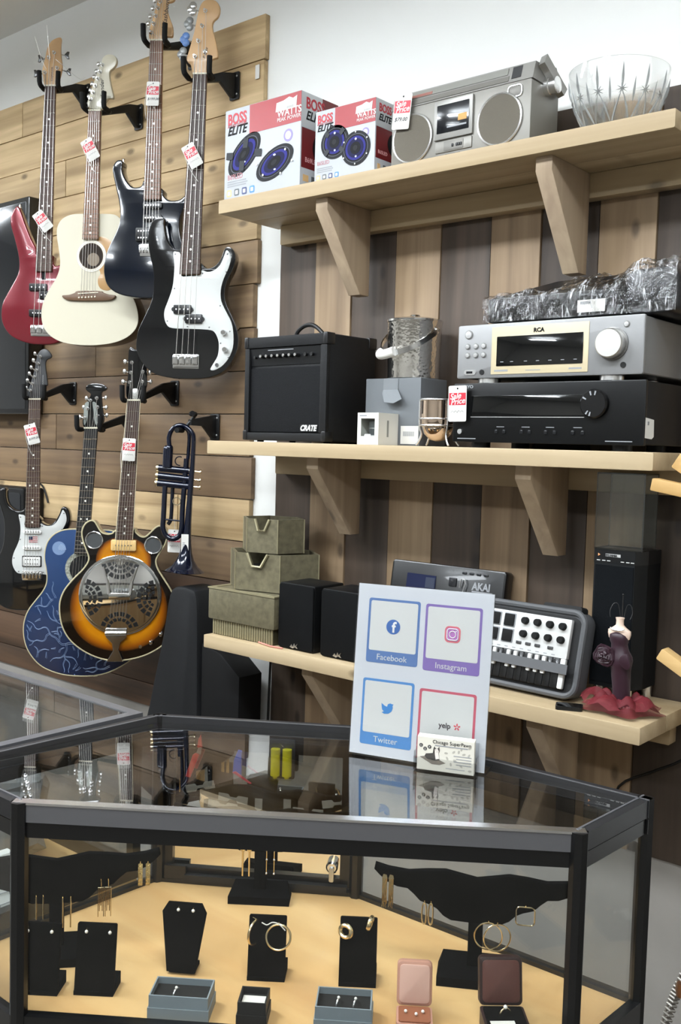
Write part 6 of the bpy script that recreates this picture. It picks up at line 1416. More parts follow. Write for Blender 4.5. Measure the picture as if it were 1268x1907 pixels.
for i in range(6):
    p, q = H6[i], H6[(i+1) % 6]
    front = {p, q} == {A, B}
    if front: rail(p, q, .972, .9965, .018, 'top_rail', FRG); rail(p, q, .9967, 1.0, .016, 'rail_edge', SILV, -.001)  # thin bright strip added as a highlight along the front rail
    else: rail(p, q, .974, .9995, .016, 'top_rail', FRD); rail(p, q, .9997, 1.0007, .003, 'rail_edge', FRG, .013)
    rail(p, q, .950, .9715, .014, 'top_inner_rail', FRM, .002)
    rail(p, q, .66, .697, .016, 'bottom_rail', FRM, -.002)
    back = {p, q} == {D, E_}
    if not back: rail(p, q, .697, .950, .004, 'glass_pane', GL, .006)
for p in HEX:
    c = Vector((-1.02, -1.17)); v = (c-Vector(p)).normalized(); e = Vector(p)+v*.010
    MB().prism([(e.x+.0125*math.cos(R(a)), e.y+.0125*math.sin(R(a))) for a in range(0, 360, 45)], .66, .9995).build('corner_post', FRM, t, OFF)
def gz(x, y): return .9935-.019*((x+1.02)*-.596+(y+1.17)*.803)   # the pane sits slightly out of level, lower towards the wall
pg_ = MB().prism(offs(HEX, .019), 0, 1)
pg_.v = [(x, y, gz(x, y)-(.006 if z < .5 else 0)) for x, y, z in pg_.v]
pg_.build('top_glass', GLT, t, OFF, smooth=0)
# mirrored rear door with lock
e = (Vector(D)-Vector(E_)).normalized(); az = math.atan2(e.y, e.x); LD = (Vector(D)-Vector(E_)).length
MIR = M('mirror', (.86, .86, .84), .015, 1)
def dloc(mb): return mb.xform(Matrix.Translation((E_[0], E_[1], 0)) @ Matrix.Rotation(az, 4, 'Z'))
door = dloc(MB().box(.03, LD-.03, .004, .008, .715, .948)).build('mirror_door', MIR, t, OFF, smooth=0)
for x0, x1, z0, z1 in ((.018, .034, .70, .95), (LD-.034, LD-.016, .70, .95), (.03, LD-.03, .700, .717), (.03, LD-.03, .94, .95)):
    dloc(MB().box(x0, x1, -.004, .012, z0, z1)).build('door_frame', FRM, door)
dloc(MB().box(.06, LD-.02, -.018, -.005, .6975, .708)).build('door_track', M('track_grey', '#2c2c2d', .35, .4), door)
dloc(MB().box(.022, .062, -.014, -.005, .6975, .722)).build('track_block', FRM, door)
lk = dloc(MB().lathe([(.011, .004), (.011, -.010), (.008, -.013)], (LD-.048, 0, .740), 20, 'Y')).build('lock_barrel', CHROME, door)
dloc(MB().rbox(LD-.0525, LD-.0435, -.017, -.013, .715, .742, .003, 3)).build('lock_cam', STEEL, door)
# LED strip under the front rail
ee = (Vector(B)-Vector(A)).normalized()
pa, pb_ = Vector(A)+ee*.06, Vector(B)-ee*.06
rail(tuple(pa), tuple(pb_), .9505, .958, .006, 'led_channel', FRG, .018)
rail(tuple(pa), tuple(pb_), .9485, .9503, .006, 'led_strip', M('led_warm', '#ffe2b0', .5, emit=9), .018)

# ---- neighbouring counter on the left
t = thing('side_counter', 'long glass counter joined to the left side of the jewellery counter', 'display counter', (-2.0, -1.31, 0))
sx0, sx1, sy0, sy1 = -.62, .578, -.207, .20
MB().box(sx0, sx1, sy0, sy1, 0, .655).build('base_cabinet', MATS['base_maple'], t); MB().box(sx0, sx1, sy0+.01, sy1-.01, .6555, .69).build('deck', DECK, t)
for (x0, x1, y0, y1) in ((sx0, sx1, sy0, sy0+.02), (sx0, sx1, sy1-.02, sy1), (sx0, sx0+.02, sy0+.02, sy1-.02), (sx1-.02, sx1, sy0+.02, sy1-.02)):
    MB().box(x0, x1, y0, y1, .976, 1.0).build('top_rail', FRG, t); MB().box(x0, x1, y0, y1, .6905, .72).build('bottom_rail', FRM, t)
MB().box(sx0+.02, sx1-.02, sy0+.02, sy1-.02, .992, .998).build('top_glass', GLT, t)
for y in (sy0+.004, sy1-.008): MB().box(sx0+.02, sx1-.02, y, y+.004, .72, .976).build('glass_pane', GL, t)
for x in (sx0+.01, sx1-.01):
    for y in (sy0+.01, sy1-.01): MB().box(x-.009, x+.009, y-.009, y+.009, .72, .976).build('corner_post', FRM, t)
t = thing('plastic_bag', 'grey plastic wrapped parcel inside the left counter', 'parcel', (-1.80, -1.30, .6905))
rnd = random.Random(5); n1, n2 = 26, 16; vs = []
for j in range(n2+1):
    th = PI*j/n2
    for i in range(n1):
        a = 2*PI*i/n1; k = 1+rnd.uniform(-.05, .05); q = max(math.sin(th), .02)
        sgn = lambda v: math.copysign(abs(v)**.45, v)
        vs.append((.23*k*sgn(math.cos(a))*q**.5, .13*k*sgn(math.sin(a))*q**.5, .105+.10*k*sgn(math.cos(th))))
MB().add(vs, [(j*n1+i, j*n1+(i+1) % n1, (j+1)*n1+(i+1) % n1, (j+1)*n1+i) for j in range(n2) for i in range(n1)]).build('parcel', M('parcel_grey', '#8f9090', .25, coat=.6, bump=.6, bscale=40), t, smooth=0)
t = thing('ring_tray', 'white gridded earring card tray beside the left velvet stand', 'tray', (-1.4805, -1.40, .6905), R(0))
MB().add([(-.03, -.075, .02), (.03, -.075, .02), (.03, .075, .02), (-.03, .075, .02), (-.04, -.075, .09), (-.02, -.075, .09), (-.02, .075, .09), (-.04, .075, .09)], [(0, 3, 2, 1), (4, 5, 6, 7), (0, 1, 5, 4), (1, 2, 6, 5), (2, 3, 7, 6), (3, 0, 4, 7)]).build('card', M('grid_card', '#dcdcd8', .6), t, smooth=0)
MB().box(-.035, .035, -.08, .08, 0, .02).build('tray_base', M('tray_grey2', '#45474c', .5), t)
for i in range(7): MB().cyl((.0305-.0, -.07+.023*i, .021), (-.0195, -.07+.023*i, .0905), .0007, n=4).build('grid_line', GREYP, t)
for i in range(5): MB().cyl((.0265-.01*i, -.074, .0275+.014*i), (.0265-.01*i, .074, .0275+.014*i), .0007, n=4).build('grid_line', GREYP, t)

# ================================================================ velvet stands
WING = [(0, .157), (.022, .161), (.048, .166), (.075, .164), (.105, .160), (.135, .163), (.156, .168), (.158, .158), (.150, .150), (.138, .140), (.122, .1335), (.106, .132), (.096, .124), (.086, .114), (.070, .109), (.060, .104), (.050, .094), (.038, .088), (.014, .087)]
def tbar(loc, az, label, s=1, base=(.054, .036)):
    t = thing('earring_stand', label, 'earring stand', loc, R(az), 'black velvet T bar earring stands')
    P = [(x*s, z*s) for x, z in WING]+[(-x*s, z*s) for x, z in WING[1:]][::-1]
    MB().slab(P, -.006, .006, .003).build('wing', VELVET, t)
    MB().rbox(-.011, .011, -.005, .005, .018, .092*s, .002, 1).build('stem', VELVET, t)
    bw, bd = base
    MB().add([(-bw-.002, -bd, 0), (bw+.002, -bd, 0), (bw+.002, bd, 0), (-bw-.002, bd, 0), (-bw-.002, -bd, .014), (bw+.002, -bd, .014), (bw*.9, bd*.75, .026), (-bw*.9, bd*.75, .026), ], [(0, 3, 2, 1), (4, 5, 6, 7), (0, 1, 5, 4), (1, 2, 6, 5), (2, 3, 7, 6), (3, 0, 4, 7)]).build('base', VELVET, t, smooth=0)
    return t
TR = ((-.778, -.979), 32); TL = ((-1.29, -1.378), 50); TC = ((-1.20, -1.02), 38)
tbar((-.778, -.979, FZ), 32, 'black velvet T bar stand holding big gold hoops beside the brown ring box')
tbar((-1.29, -1.378, FZ), 50, 'black velvet T bar stand holding bar and chandelier earrings near the corner post')
tbar((-1.20, -1.02, FZ), 38, 'black velvet T bar stand in front of the mirror door', 1.0, (.052, .026))
def card(loc, az, label, w_=.058, h=.099, coffin=False, sgn=1):
    t = thing('earring_card_stand', label, 'earring stand', loc, R(az), 'small black velvet earring card stands')
    if coffin: P = [(-.022, .004), (.022, .004), (.0345, .092), (.0265, .106), (-.0255, .106), (-.034, .092)]
    else: P = rrect(0, .004+h/2-.002, w_, h, .002, 2)
    MB().slab(P, -.0035, .0035, .001).xform(Matrix.Rotation(R(-10), 4, 'X')).build('card', VELVET, t)
    if coffin: MB().box(-.02, .02, .004, .035, 0, .006).build('foot', VELVET, t)
    else: MB().add([(-w_/2, -.004, 0), (w_/2, -.004, 0), (w_/2+.001, .036, 0), (-w_/2-.001, .036, 0), (-w_/2, -.004, .006), (w_/2, -.004, .006), (w_/2+.001, .036, .018), (-w_/2-.001, .036, .018)], [(0, 3, 2, 1), (4, 5, 6, 7), (0, 1, 5, 4), (1, 2, 6, 5), (2, 3, 7, 6), (3, 0, 4, 7)]).build('foot', VELVET, t, smooth=0)
    return t
card((-1.219, -1.456, FZ), 38, 'black velvet card with two studs right behind the front left post')
card((-1.159, -1.402, FZ), 38, 'black velvet card with two studs beside the coffin shaped one')
card((-1.109, -1.280, FZ), 34, 'coffin shaped black velvet stand with two studs', coffin=True)
card((-1.004, -1.203, FZ), 38, 'black velvet card holding two slim gold hoops', .057, .093)
card((-.893, -1.121, FZ), 38, 'black velvet card holding two chunky gold huggies', .056, .098)

# ================================================================ earrings
def at_(T, u, v, f): # on a stand plane: u right, v up from deck, f forward
    (x, y), az = T; a = R(az)
    return (x+u*math.cos(a)+f*math.sin(a), y+u*math.sin(a)-f*math.cos(a), FZ+v)
def ering(T, u, v, f, kind, label, group, az=None, **k):
    t = thing('earring', label, 'earring', at_(T, u, v, f), R(T[1] if az is None else az), group)
    hook = MB().tube([(0, 0, 0), (0, -.002, .003), (0, .004, .004)], .0006, 5); hook.build('hook', GOLD, t)
    if kind == 'stud': MB().sphere((0, -.002, 0), k.get('r', .0026), 10, 8).build('gem', M('stud_pearl', '#f1efe8', .15, coat=.5), t)
    elif kind == 'hoop':
        r = k['r']; rx = k.get('rx', r)
        MB().tube([(rx*math.sin(2*PI*i/32), -.001, -r+r*math.cos(2*PI*i/32)) for i in range(32)], k.get('w', .0014), 8, closed=True).build('hoop', GOLD, t)
    elif kind == 'square':
        MB().tube([(x, -.001, z) for x, z in rrect(0, -.014, .028, .028, .006)], .0011, 6, closed=True).build('hoop', GOLD, t)
    elif kind == 'bar':
        MB().cyl((0, -.001, 0), (0, -.001, -k['L']), k.get('w', .0013), n=8).build('bar', GOLD, t)
        if k.get('ring'): MB().tube([(.004*math.sin(2*PI*i/16), -.001, .0005+.004*math.cos(2*PI*i/16)) for i in range(16)], .0016, 6, closed=True).build('ring', GOLD, t)
        if k.get('beads'):
            for z in (.0, -.4, -1): MB().sphere((0, -.001, z*k['L']), .0022, 8, 6).build('bead', SILV, t)
    elif kind == 'tassel':
        MB().slab([(-.0044, 0), (.0044, 0), (.003, .006), (-.002, .007)], -.003, 0).build('cap', GOLD, t)
        rr = random.Random(k['L'])
        for i in range(6):
            x = -.0032+.00128*i; L_ = k['L']*rr.uniform(.75, 1)
            MB().tube([(x, -.001+.0008*math.sin(j*2.1+i), -L_*j/8) for j in range(9)], .0007, 5).build('chain', GOLD, t)
    elif kind == 'chandelier':
        MB().cyl((-.0048, 0, -.012), (.0048, 0, -.012), .0012, n=6).build('crossbar', GOLD, t); MB().cyl((0, 0, 0), (0, 0, -.012), .0008, n=5).build('link', GOLD, t)
        for i in range(5): MB().cyl((-.0042+.0021*i, 0, -.012), (-.0042+.0021*i, 0, -.058+.009*(2-abs(2-i))), .0007, n=5).build('chain', GOLD, t)
    elif kind == 'flat':
        MB().rbox(-.0035, .0035, -.0015, 0, -k['L'], 0, .001, 1).build('drop', M('gold_leaf_texture', (.83, .66, .32), .25, 1, bump=.9, bscale=350), t)
    elif kind == 'huggie':
        MB().tube([(.002*math.sin(2*PI*i/20), .010*math.cos(2*PI*i/20)-.008, .008*math.sin(2*PI*i/20)) for i in range(20)], .0034, 8, closed=True).build('hoop', GOLD, t)
    return t
G1 = 'earrings on the stand beside the brown ring box'; G2 = 'earrings on the stand near the corner post'; G3 = 'earrings on the stand before the mirror'
for u in (-.1405, -.1305): ering(TR, u, .148, .009, 'tassel', 'gold chain tassel earring at the wing end of the hoop stand', G1, L=.05)
for u in (-.0785, -.0685): ering(TR, u, .115, .009, 'hoop', 'slim oval gold hoop earring seen edge on, beside the chain tassels', G1, r=.017, rx=.0035, w=.0012)
for u, k in ((.0194, 0), (.0324, 12)): ering(TR, u, .093, .009+.003*(k > 0), 'hoop', 'large round gold hoop earring hanging below the wing centre', G1, az=36+k, r=.021, w=.0011)
ering(TR, .0735, .122, .009, 'square', 'thin square gold hoop earring on the hoop stand', G1)
ering(TR, .149, .157, .009, 'hoop', 'small narrow gold hoop earring at the far wing tip by the front post', G1, r=.014, rx=.004, w=.0012)
for u in (-.0297, -.0193): ering(TL, u, .102, .009, 'bar', 'thin gold bar earring in front of the white gridded tray', G2, L=.036)
for u in (.0098, .0219): ering(TL, u, .098, .009, 'bar', 'long slim gold bar earring beside the stem of the corner stand', G2, L=.047, w=.0011)
for u in (.0674, .0784): ering(TL, u, .123, .009, 'chandelier', 'gold chandelier earring with hanging chains', G2)
for u in (.1272, .1388): ering(TL, u, .148, .009, 'flat', 'textured flat gold drop earring at the wing end of the corner stand', G2, L=.036)
for u in (-.0309, -.0194): ering(TC, u, .094, .009, 'bar', 'gold bar earring with a ring top before the mirror', G3, L=.049, ring=True, w=.0018)
for u in (.0112, .0246): ering(TC, u, .093, .009, 'bar', 'silver beaded drop earring before the mirror', G3, L=.042, beads=True, w=.0008)
for T, us, lab in ((((-1.219, -1.456), 38), (-.0185, .017), 'white stud earring on the card behind the front left post'), (((-1.159, -1.402), 38), (-.0141, .0206), 'white stud earring on the card beside the coffin stand')):
    for u in us: ering(T, u, .090, -.010, 'stud', lab, 'stud earrings on the velvet cards')
for u in (-.0079, .0151): ering(((-1.109, -1.280), 34), u, .0965, -.011, 'stud', 'white stud earring on the coffin shaped stand', 'stud earrings on the velvet cards')
TC2 = ((-1.004, -1.203), 38)
ering(TC2, -.019, .089, -.006, 'hoop', 'slim gold hoop earring turned sideways on its velvet card', 'slim gold hoops on a velvet card', az=100, r=.018, w=.0018)
h_ = ering(TC2, .0173, .084, -.0078, 'hoop', 'slim gold hoop earring facing forward with a white price thread', 'slim gold hoops on a velvet card', r=.0185, w=.0018)
h_.rotation_euler[0] = R(-10)   # lies against the sloping card
MB().tube(spline([(-.026, -.002, .002), (-.018, -.003, -.001), (-.010, -.003, .003), (.0, -.003, .001), (.010, -.003, -.008)], False, 3), .0009, 5).build('price_thread', PAPER, h_)
TR2 = ((-.893, -1.121), 38)
ering(TR2, -.026, .084, -.004, 'huggie', 'chunky gold huggie earring lying slanted on its velvet card', 'chunky huggies on a velvet card', az=95)
ering(TR2, .0185, .100, -.004, 'huggie', 'chunky gold huggie earring on the top edge of its velvet card', 'chunky huggies on a velvet card', az=25)

# ================================================================ ring boxes
GBX = M('grey_gift_box', '#7f8a91', .6); BBX = M('black_gift_box', '#131314', .6); FOAM = M('black_foam', '#141414', .95)
def open_box(loc, az, w_, d, h, m, label, items):
    t = thing('ring_box', label, 'jewellery box', loc, R(az), 'open gift boxes along the counter front')
    th = .002
    for x0, x1, y0, y1 in ((-w_/2, w_/2, -d/2, -d/2+th), (-w_/2, w_/2, d/2-th, d/2), (-w_/2, -w_/2+th, -d/2+th, d/2-th), (w_/2-th, w_/2, -d/2+th, d/2-th)):
        MB().box(x0, x1, y0, y1, 0, h).build('wall', m, t)
    for x0, x1, y0, y1 in ((-w_/2-.0015, w_/2+.0015, -d/2-.0015, -d/2), (-w_/2-.0015, w_/2+.0015, d/2, d/2+.0015), (-w_/2-.0015, -w_/2, -d/2, d/2), (w_/2, w_/2+.0015, -d/2, d/2)):
        MB().box(x0, x1, y0, y1, 0, h*.48).build('lower_sleeve', m, t)
    MB().box(-w_/2+th, w_/2-th, -d/2+th, d/2-th, .001, h*.72).build('insert', FOAM, t)
    return t
def ring_in(parent_loc, az, dx, dy, z, label, group='rings in the gift boxes', rz=70):
    a = R(az); t = thing('ring', label, 'ring', (parent_loc[0]+dx*math.cos(a)-dy*math.sin(a), parent_loc[1]+dx*math.sin(a)+dy*math.cos(a), z), R(az+rz), group)
    MB().tube([(.008*math.cos(R(i)), 0, .008*math.sin(R(i))) for i in range(0, 181, 12)], .0014, 8).build('band', SILV, t); MB().sphere((0, 0, .0095), .0022, 8, 6).build('stone', M('stud_pearl', '#f1efe8', .15, coat=.5), t)
b1 = (-1.035, -1.341); b2 = (-.849, -1.204); bk = (-.947, -1.285)
open_box((*b1, FZ), 36.4, .084, .050, .034, GBX, 'grey open gift box with one ring beside the small black box', 1); ring_in(b1, 36.4, -.008, -.002, FZ+.0247, 'silver ring in the grey box nearest the coffin stand')
open_box((*b2, FZ), 36.4, .078, .052, .034, GBX, 'grey open gift box with two rings beside the pink ring box', 2)
for dx in (-.008, .016): ring_in(b2, 36.4, dx, 0, FZ+.0247, 'silver band in the grey box beside the pink ring box')
t = open_box((*bk, FZ), 36.4, .040, .042, .034, BBX, 'small black gift box with a white pad', 0); MB().box(-.016, .016, -.012, .010, .0246, .027).build('white_pad', PAPER, t)
def hinged(loc, az, w_, d, h, m, inner, pad, label, lid_h, text=None):
    t = thing('hinged_ring_box', label, 'jewellery box', loc, R(az), 'hinged jewellery boxes')
    MB().prism(rrect(0, 0, w_, d, .005), 0, h).build('base', m, t); MB().prism(rrect(0, 0, w_*.88, d*.84, .004), h, h+.002).build('pad', pad, t)
    lid = MB().slab(rrect(0, lid_h/2, w_, lid_h, .007), -.002, .014, .003).xform(Matrix.Translation((0, d/2+.001, h)) @ Matrix.Rotation(R(-14), 4, 'X')).build('lid', m, t)
    MB().slab(rrect(0, lid_h/2, w_*.86, lid_h*.86, .006), -.004, -.0015, .001).xform(Matrix.Translation((0, d/2+.001, h)) @ Matrix.Rotation(R(-14), 4, 'X')).build('lid_lining', inner, lid)
    if text:
        o = txt(lid, text, .011, M('faded_print', '#8f6a5c', .6), (-.012, d/2-.006+.012, h+.022), rot=(R(76), 0, 0), shear=.3)
    return t
PK = M('pink_leather', '#b98a78', .5); 
pk = (-.767, -1.149); bn = (-.668, -1.072)
hinged((*pk, FZ), 37, .050, .045, .018, PK, M('pink_satin', '#d2aa9c', .35), M('tan_velvet', '#8a5236', .9), 'open pink ring box with printed lining and pearl studs', .060, 'Gifts')
hinged((*bn, FZ), 42, .062, .055, .022, M('brown_leather', '#2c1a18', .45), M('brown_satin', '#5d3a34', .3), VELVET, 'open dark brown ring box with brown satin lid', .066)
for dx, dy in ((-.012, .003), (.002, -.004), (.012, .002)):
    a = R(42); t = thing('earring', 'tiny pearl stud on the tan pad of the pink ring box', 'earring', (pk[0]+dx*math.cos(a)-dy*math.sin(a), pk[1]+dx*math.sin(a)+dy*math.cos(a), FZ+.0205), 0, 'pearl studs in the pink box')
    MB().sphere((0, 0, .002), .0024, 10, 8).build('pearl', M('stud_pearl', '#f1efe8', .15, coat=.5), t); MB().cyl((0, 0, -.0004), (0, 0, .002), .0008, n=6).build('post', GOLD, t)
t = thing('ring', 'gold ring with pearl on the black pad of the brown ring box', 'ring', (bn[0]-.002, bn[1]+.004, FZ+.0242), R(60)); MB().tube([(.008*math.cos(R(i)), 0, .008*math.sin(R(i))) for i in range(0, 181, 12)], .0012, 8).build('band', GOLD, t); MB().sphere((0, 0, .010), .003, 8, 6).build('stone', M('stud_pearl', '#f1efe8', .15, coat=.5), t)
tg = MB().box(-.02, .014, -.008, .008, 0, .0005).build('price_sticker', PAPER); tg.location = (bn[0]+.012, bn[1]-.018, FZ+.0244); tg.rotation_euler = (0, 0, R(44)); tag(tg, 'white barcode slip lying in the brown ring box', 'label')

# ================================================================ barbell tags behind the centre stand, knives and battery pack by the mirror
PT = M('tag_plastic', '#d8d8d2', .5)
def barbell(u, v, ang, f=-.0085):
    p = at_(TC, u, v, f)
    P = [(x*1.2, z*1.3) for x, z in [(-.024, -.0055), (-.008, -.0055), (-.005, -.002), (.005, -.002), (.008, -.0055), (.024, -.0055), (.024, .0055), (.008, .0055), (.005, .002), (-.005, .002), (-.008, .0055), (-.024, .0055)]]
    o = MB().slab(P, -.0004, .0004).xform(Matrix.Rotation(R(ang), 4, 'Y')).build('barbell_tag', PT); o.location = p; o.rotation_euler = (0, 0, R(38))
    tag(o, 'white barbell jewellery tag hanging upright behind the mirror stand' if ang == 90 else 'white barbell jewellery tag lying sideways behind the mirror stand', 'tag', 'barbell tags behind the mirror stand')
for u, v, a in ((.125, .150, -10), (.070, .128, 0), (.030, .120, 90), (-.025, .116, 90), (-.075, .140, 5), (-.095, .125, 5), (-.14, .157, -15)): barbell(u, v, a)
def mloc(u, v, f): return (E_[0]+u*math.cos(az)+f*math.sin(az), E_[1]+u*math.sin(az)-f*math.cos(az), FZ+v)
t = thing('pocket_knife', 'red folding pocket knife hung on the mirror door', 'knife', mloc(.078, .240, .0205), az, 'pocket knives hung on the mirror door')
KR = M('knife_red', '#c23a35', .35)
MB().slab([(-.017, -.036), (-.008, -.038), (.008, .004), (.002, .008), (-.004, .004)], -.004, .004, .0015).build('handle', KR, t); MB().slab([(.002, .008), (.010, .006), (.012, .020), (.006, .018)], -.002, .002).build('bolster', STEEL, t); MB().slab([(.004, .018), (.013, .018), (.010, .042), (.006, .034)], -.002, .002).build('blade', KR, t)
t = thing('pocket_knife', 'blue folding pocket knife with red blade hung on the mirror door', 'knife', mloc(.160, .228, .0205), az, 'pocket knives hung on the mirror door')
MB().slab([(-.012, -.012), (.004, -.016), (.004, .028), (-.003, .030), (-.010, .012)], -.004, .004, .0015).build('handle', M('knife_blue', '#3f63c4', .35), t); MB().slab([(-.012, -.010), (-.006, -.008), (.024, -.028), (.020, -.029)], -.0055, -.004).build('blade', M('knife_crimson', '#c02c48', .35), t)
t = thing('battery_pack', 'clear blister pack with two yellow batteries hung on the mirror door', 'batteries', mloc(.236, .246, .0225), az)
MB().rbox(-.024, .024, .003, .006, -.036, .036, .004, 3).build('backing_card', M('card_charcoal', '#2d333b', .5), t)
for x in (-.010, .011): MB().cyl((x, -.004, -.028), (x, -.004, .020), .0085, n=14).cyl((x, -.004, -.033), (x, -.004, -.028), .004, n=10).build('battery', M('battery_yellow', '#e8e01c', .35), t)
MB().rbox(-.022, .022, -.014, .002, -.034, .034, .004, 3).build('blister', thin_glass('blister', (.95, .95, .95), 1.2), t)

# ================================================================ sign and business cards on the counter
azS = 16.9
SG = thing('counter_sign', 'white paper sign with four social media panels in a clear stand', 'sign', (-1.0145, -1.0075, .9928), 0, rot=(R(-5), 0, R(azS)))
ACL = thin_glass('acrylic_clear', (.95, .955, .955), 1.2)
SW, SH = .228, .281
MB().box(0, SW, 0, .0012, .003, SH).build('paper', M('sign_paper', '#cdcfd4', .5), SG)
MB().box(-.001, SW+.001, -.002, -.0008, 0, SH+.001).build('front_sheet', ACL, SG); MB().box(-.001, SW+.001, .002, .0032, 0, SH+.001).build('back_sheet', ACL, SG)
MB().add([(-.001, .003, 0.0), (SW+.001, .003, 0.0), (SW+.001, .050, .0045), (-.001, .050, .0045), (-.001, .003, .002), (SW+.001, .003, .002), (SW+.001, .050, .0065), (-.001, .050, .0065)], [(0, 3, 2, 1), (4, 5, 6, 7), (0, 1, 5, 4), (1, 2, 6, 5), (2, 3, 7, 6), (3, 0, 4, 7)]).build('foot', ACL, SG, smooth=0)
def panel_(u0, u1, v0, v1, col, word, foot):
    m = M('panel_'+col[1:], col, .5)
    x0, x1, z1, z0 = SW*u0, SW*u1, SH*(1-v0), SH*(1-v1)
    p = plate(SG, 'social_panel', rrect((x0+x1)/2, (z0+z1)/2, x1-x0, z1-z0, .004), 0, m, .0003)
    fz = .020 if foot else .004
    MB().slab(rrect((x0+x1)/2, (z0+fz+z1-.004)/2, x1-x0-.008, z1-z0-fz-.004, .003), -.0005, -.0002).build('white_window', WHITE, p)
    if word: txt(p, word, .0135, WHITE, ((x0+x1)/2, -.0005, z0+.0055), align='CENTER', ext=.0002)
    return p, (x0+x1)/2, (z0+fz+z1-.004)/2
p, cx, cz = panel_(.085, .475, .078, .452, '#5577ad', 'Facebook', True)
MB().slab(ell(cx, cz, .012, n=28), -.0008, -.0004).build('logo_disc', M('logo_blue', '#3f69ab', .5), p); txt(p, 'f', .024, WHITE, (cx+.001, -.0011, cz-.0085), align='CENTER', bold=.0006, ext=.0002)
p, cx, cz = panel_(.515, .925, .083, .462, '#8068ac', 'Instagram', True)
q = MB().slab(rrect(cx, cz, .026, .026, .007), -.0008, -.0004).build('logo_tile', M('logo_coral', '#cf6a72', .5), p); MB().slab(rrect(cx, cz, .021, .021, .005), -.0010, -.0008).build('logo_tile_inner', M('logo_violet', '#a56aa8', .5), q)
MB().tube([(cx+.0052*math.cos(2*PI*i/20), -.0011, cz+.0052*math.sin(2*PI*i/20)) for i in range(20)], .0008, 5, closed=True).build('logo_lens', WHITE, q); MB().tube([(x, -.0011, z) for x, z in rrect(cx, cz, .018, .018, .0045)], .0008, 5, closed=True).build('logo_outline', WHITE, q); MB().slab(ell(cx+.0055, cz+.0055, .0011, n=10), -.0014, -.001).build('logo_dot', WHITE, q)
p, cx, cz = panel_(.075, .465, .545, .928, '#4d88c4', 'Twitter', True)
MB().slab([(cx+x*.001, cz+z*.001) for x, z in ((-10, 8), (-4, 4), (0, 3), (1, 7), (5, 9), (8, 8), (11, 8), (9, 5), (10, 2), (8, -4), (3, -8), (-4, -9), (-9, -7), (-5, -5), (-8, -3), (-9, 0), (-9.5, 4))], -.0008, -.0004).build('logo_bird', M('logo_sky', '#3f83c4', .5), p)
p, cx, cz = panel_(.505, .918, .565, .965, '#c4566a', None, False)
txt(p, 'yelp', .012, M('logo_ink', '#4a4548', .5), (cx-.012, -.0006, cz-.002), bold=.0003, ext=.0002)
for k in range(5):
    a = R(90+72*k); MB().slab(ell(cx+.018+.0035*math.cos(a), cz+.002+.0035*math.sin(a), .0024, .0011, 10, a), -.0008, -.0004).build('logo_burst', M('logo_red', '#cf3b4c', .5), p)
CH = thing('card_holder', 'clear plastic business card holder in front of the paper sign', 'card holder', (-.889, -1.001, .9936), R(22))
MB().box(0, .100, 0, .0016, 0, .022).build('front_lip', ACL, CH); MB().box(0, .100, .016, .0176, 0, .050).build('back_sheet', ACL, CH); MB().box(0, .100, .0016, .016, 0, .0016).build('floor_sheet', ACL, CH)
for x in (0, .0984): MB().box(x, x+.0016, .0016, .016, .0016, .030).build('side_sheet', ACL, CH)
CDX = (-.889, -1.001); a = R(22)
CS = thing('business_cards', 'stack of printed business cards with a husky drawing', 'business cards', (CDX[0]+.005*math.cos(a)-.003*math.sin(a), CDX[1]+.005*math.sin(a)+.003*math.cos(a), 0.9956), R(22))
for k in range(5): MB().box(0, .090, .0022*k, .0022*k+.0018, 0, .052+.0006*k).build('card', M('card_ivory', '#d2cec2', .6), CS)
txt(CS, 'Chicago SuperPawn', .0078, BLACKP, (.024, -.0003, .0435), ext=.0002, sx=.98)
plate(CS, 'tagline', rect(.028, .080, .0395, .0412), 0, GREYP, .0003)
for x, z, c in ((.006, .0385, 'C'), (.0125, .0335, 'S'), (.0195, .037, 'P')):
    q = plate(CS, 'emblem_disc', ell(x, z, .0030, n=16), 0, M('emblem_charcoal', '#3f3d3d', .5), .0003); txt(q, c, .0042, WHITE, (x, -.0006, z-.0015), align='CENTER', ext=.0001)
FURD = M('sketch_dark', '#3f3b38', .6); FURL = M('sketch_pale', '#d8d0c8', .6); TW_ = M('sketch_twig', '#7b736a', .6)
plate(CS, 'drawn_log', [(.004, .020), (.012, .016), (.024, .010), (.036, .010), (.046, .014), (.036, .018), (.024, .020), (.012, .022)], 0, TW_, .0002)
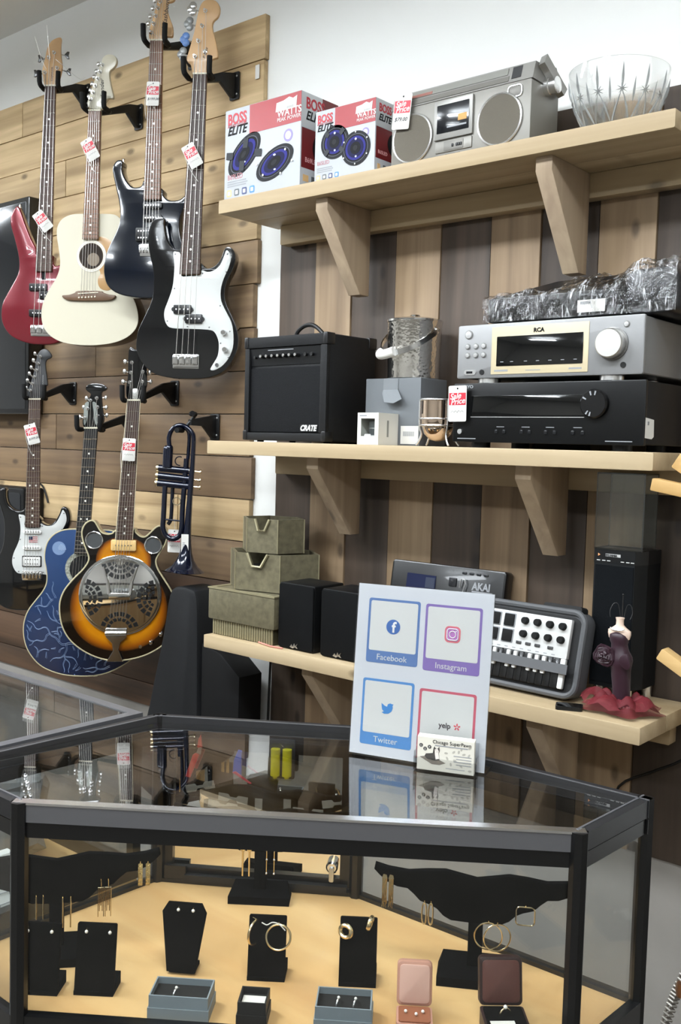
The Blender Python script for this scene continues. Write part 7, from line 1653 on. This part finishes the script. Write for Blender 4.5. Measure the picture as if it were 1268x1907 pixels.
dg = plate(CS, 'drawn_dog', [(.012, .022), (.014, .026), (.020, .027), (.025, .028), (.026, .036), (.0275, .039), (.029, .036), (.033, .036), (.035, .039), (.036, .033), (.0345, .028), (.036, .018), (.028, .016), (.016, .018)], -.0002, FURD, .0002)
MB().slab([(.028, .034), (.0315, .036), (.0345, .033), (.034, .028), (.0355, .020), (.030, .018), (.0285, .026)], -.0006, -.0004).build('drawn_face_and_chest', FURL, dg)
for x, z in ((.0300, .0335), (.0335, .0335), (.0317, .0305)): MB().slab(ell(x, z, .0006, n=8), -.0008, -.0006).build('drawn_feature', FURD, dg)
for i, (x, z) in enumerate(((.046, .030), (.058, .033), (.066, .034), (.048, .022), (.060, .020), (.074, .031), (.082, .030), (.054, .013), (.070, .012), (.084, .006), (.083, .042), (.070, .0385))): plate(CS, 'drawn_leaf', ell(x, z, .0030, .0017, 10, R(40*i)), 0, M('sketch_leaf', '#a8a49a', .6), .0002)
for i in range(4): plate(CS, 'small_print_line', rect(.058+.004*(i % 2), .086, .0265-.0045*i, .0277-.0045*i), -.0002, GREYP, .0002)
plate(CS, 'small_print_line', rect(.046, .076, .0055, .0066), 0, GREYP, .0002)

# ---- coiled cord at the right of the counter
hp = []; path = spline([(-.52, -.60, .80), (-.565, -.60, .68), (-.597, -.60, .60), (-.615, -.60, .54), (-.632, -.60, .44), (-.64, -.60, .20), (-.64, -.60, .02)], False, 40)
for i, p in enumerate(path):
    aa = i*2*PI/5.0; hp.append((p[0]+.0075*math.cos(aa), p[1]+.0075*math.sin(aa), p[2]))
t = thing('coiled_cord', 'silver coiled security cord hanging to the right of the counter', 'cord', (-.64, -.60, 0))
MB().tube([(x+.64, y+.60, z) for x, y, z in hp], .0028, 6).build('coil', M('cord_silver', '#9a958e', .3, .7), t)
MB().lathe([(.010, -.012), (.012, 0), (.010, .012)], (.045, -.002, .585), 14).build('copper_clip', M('copper_clip', (.62, .38, .26), .3, 1), t)
MB().lathe([(.05, 0), (.05, .006), (.02, .01)], (0, 0, 0), 20).build('floor_weight', STEEL, t)
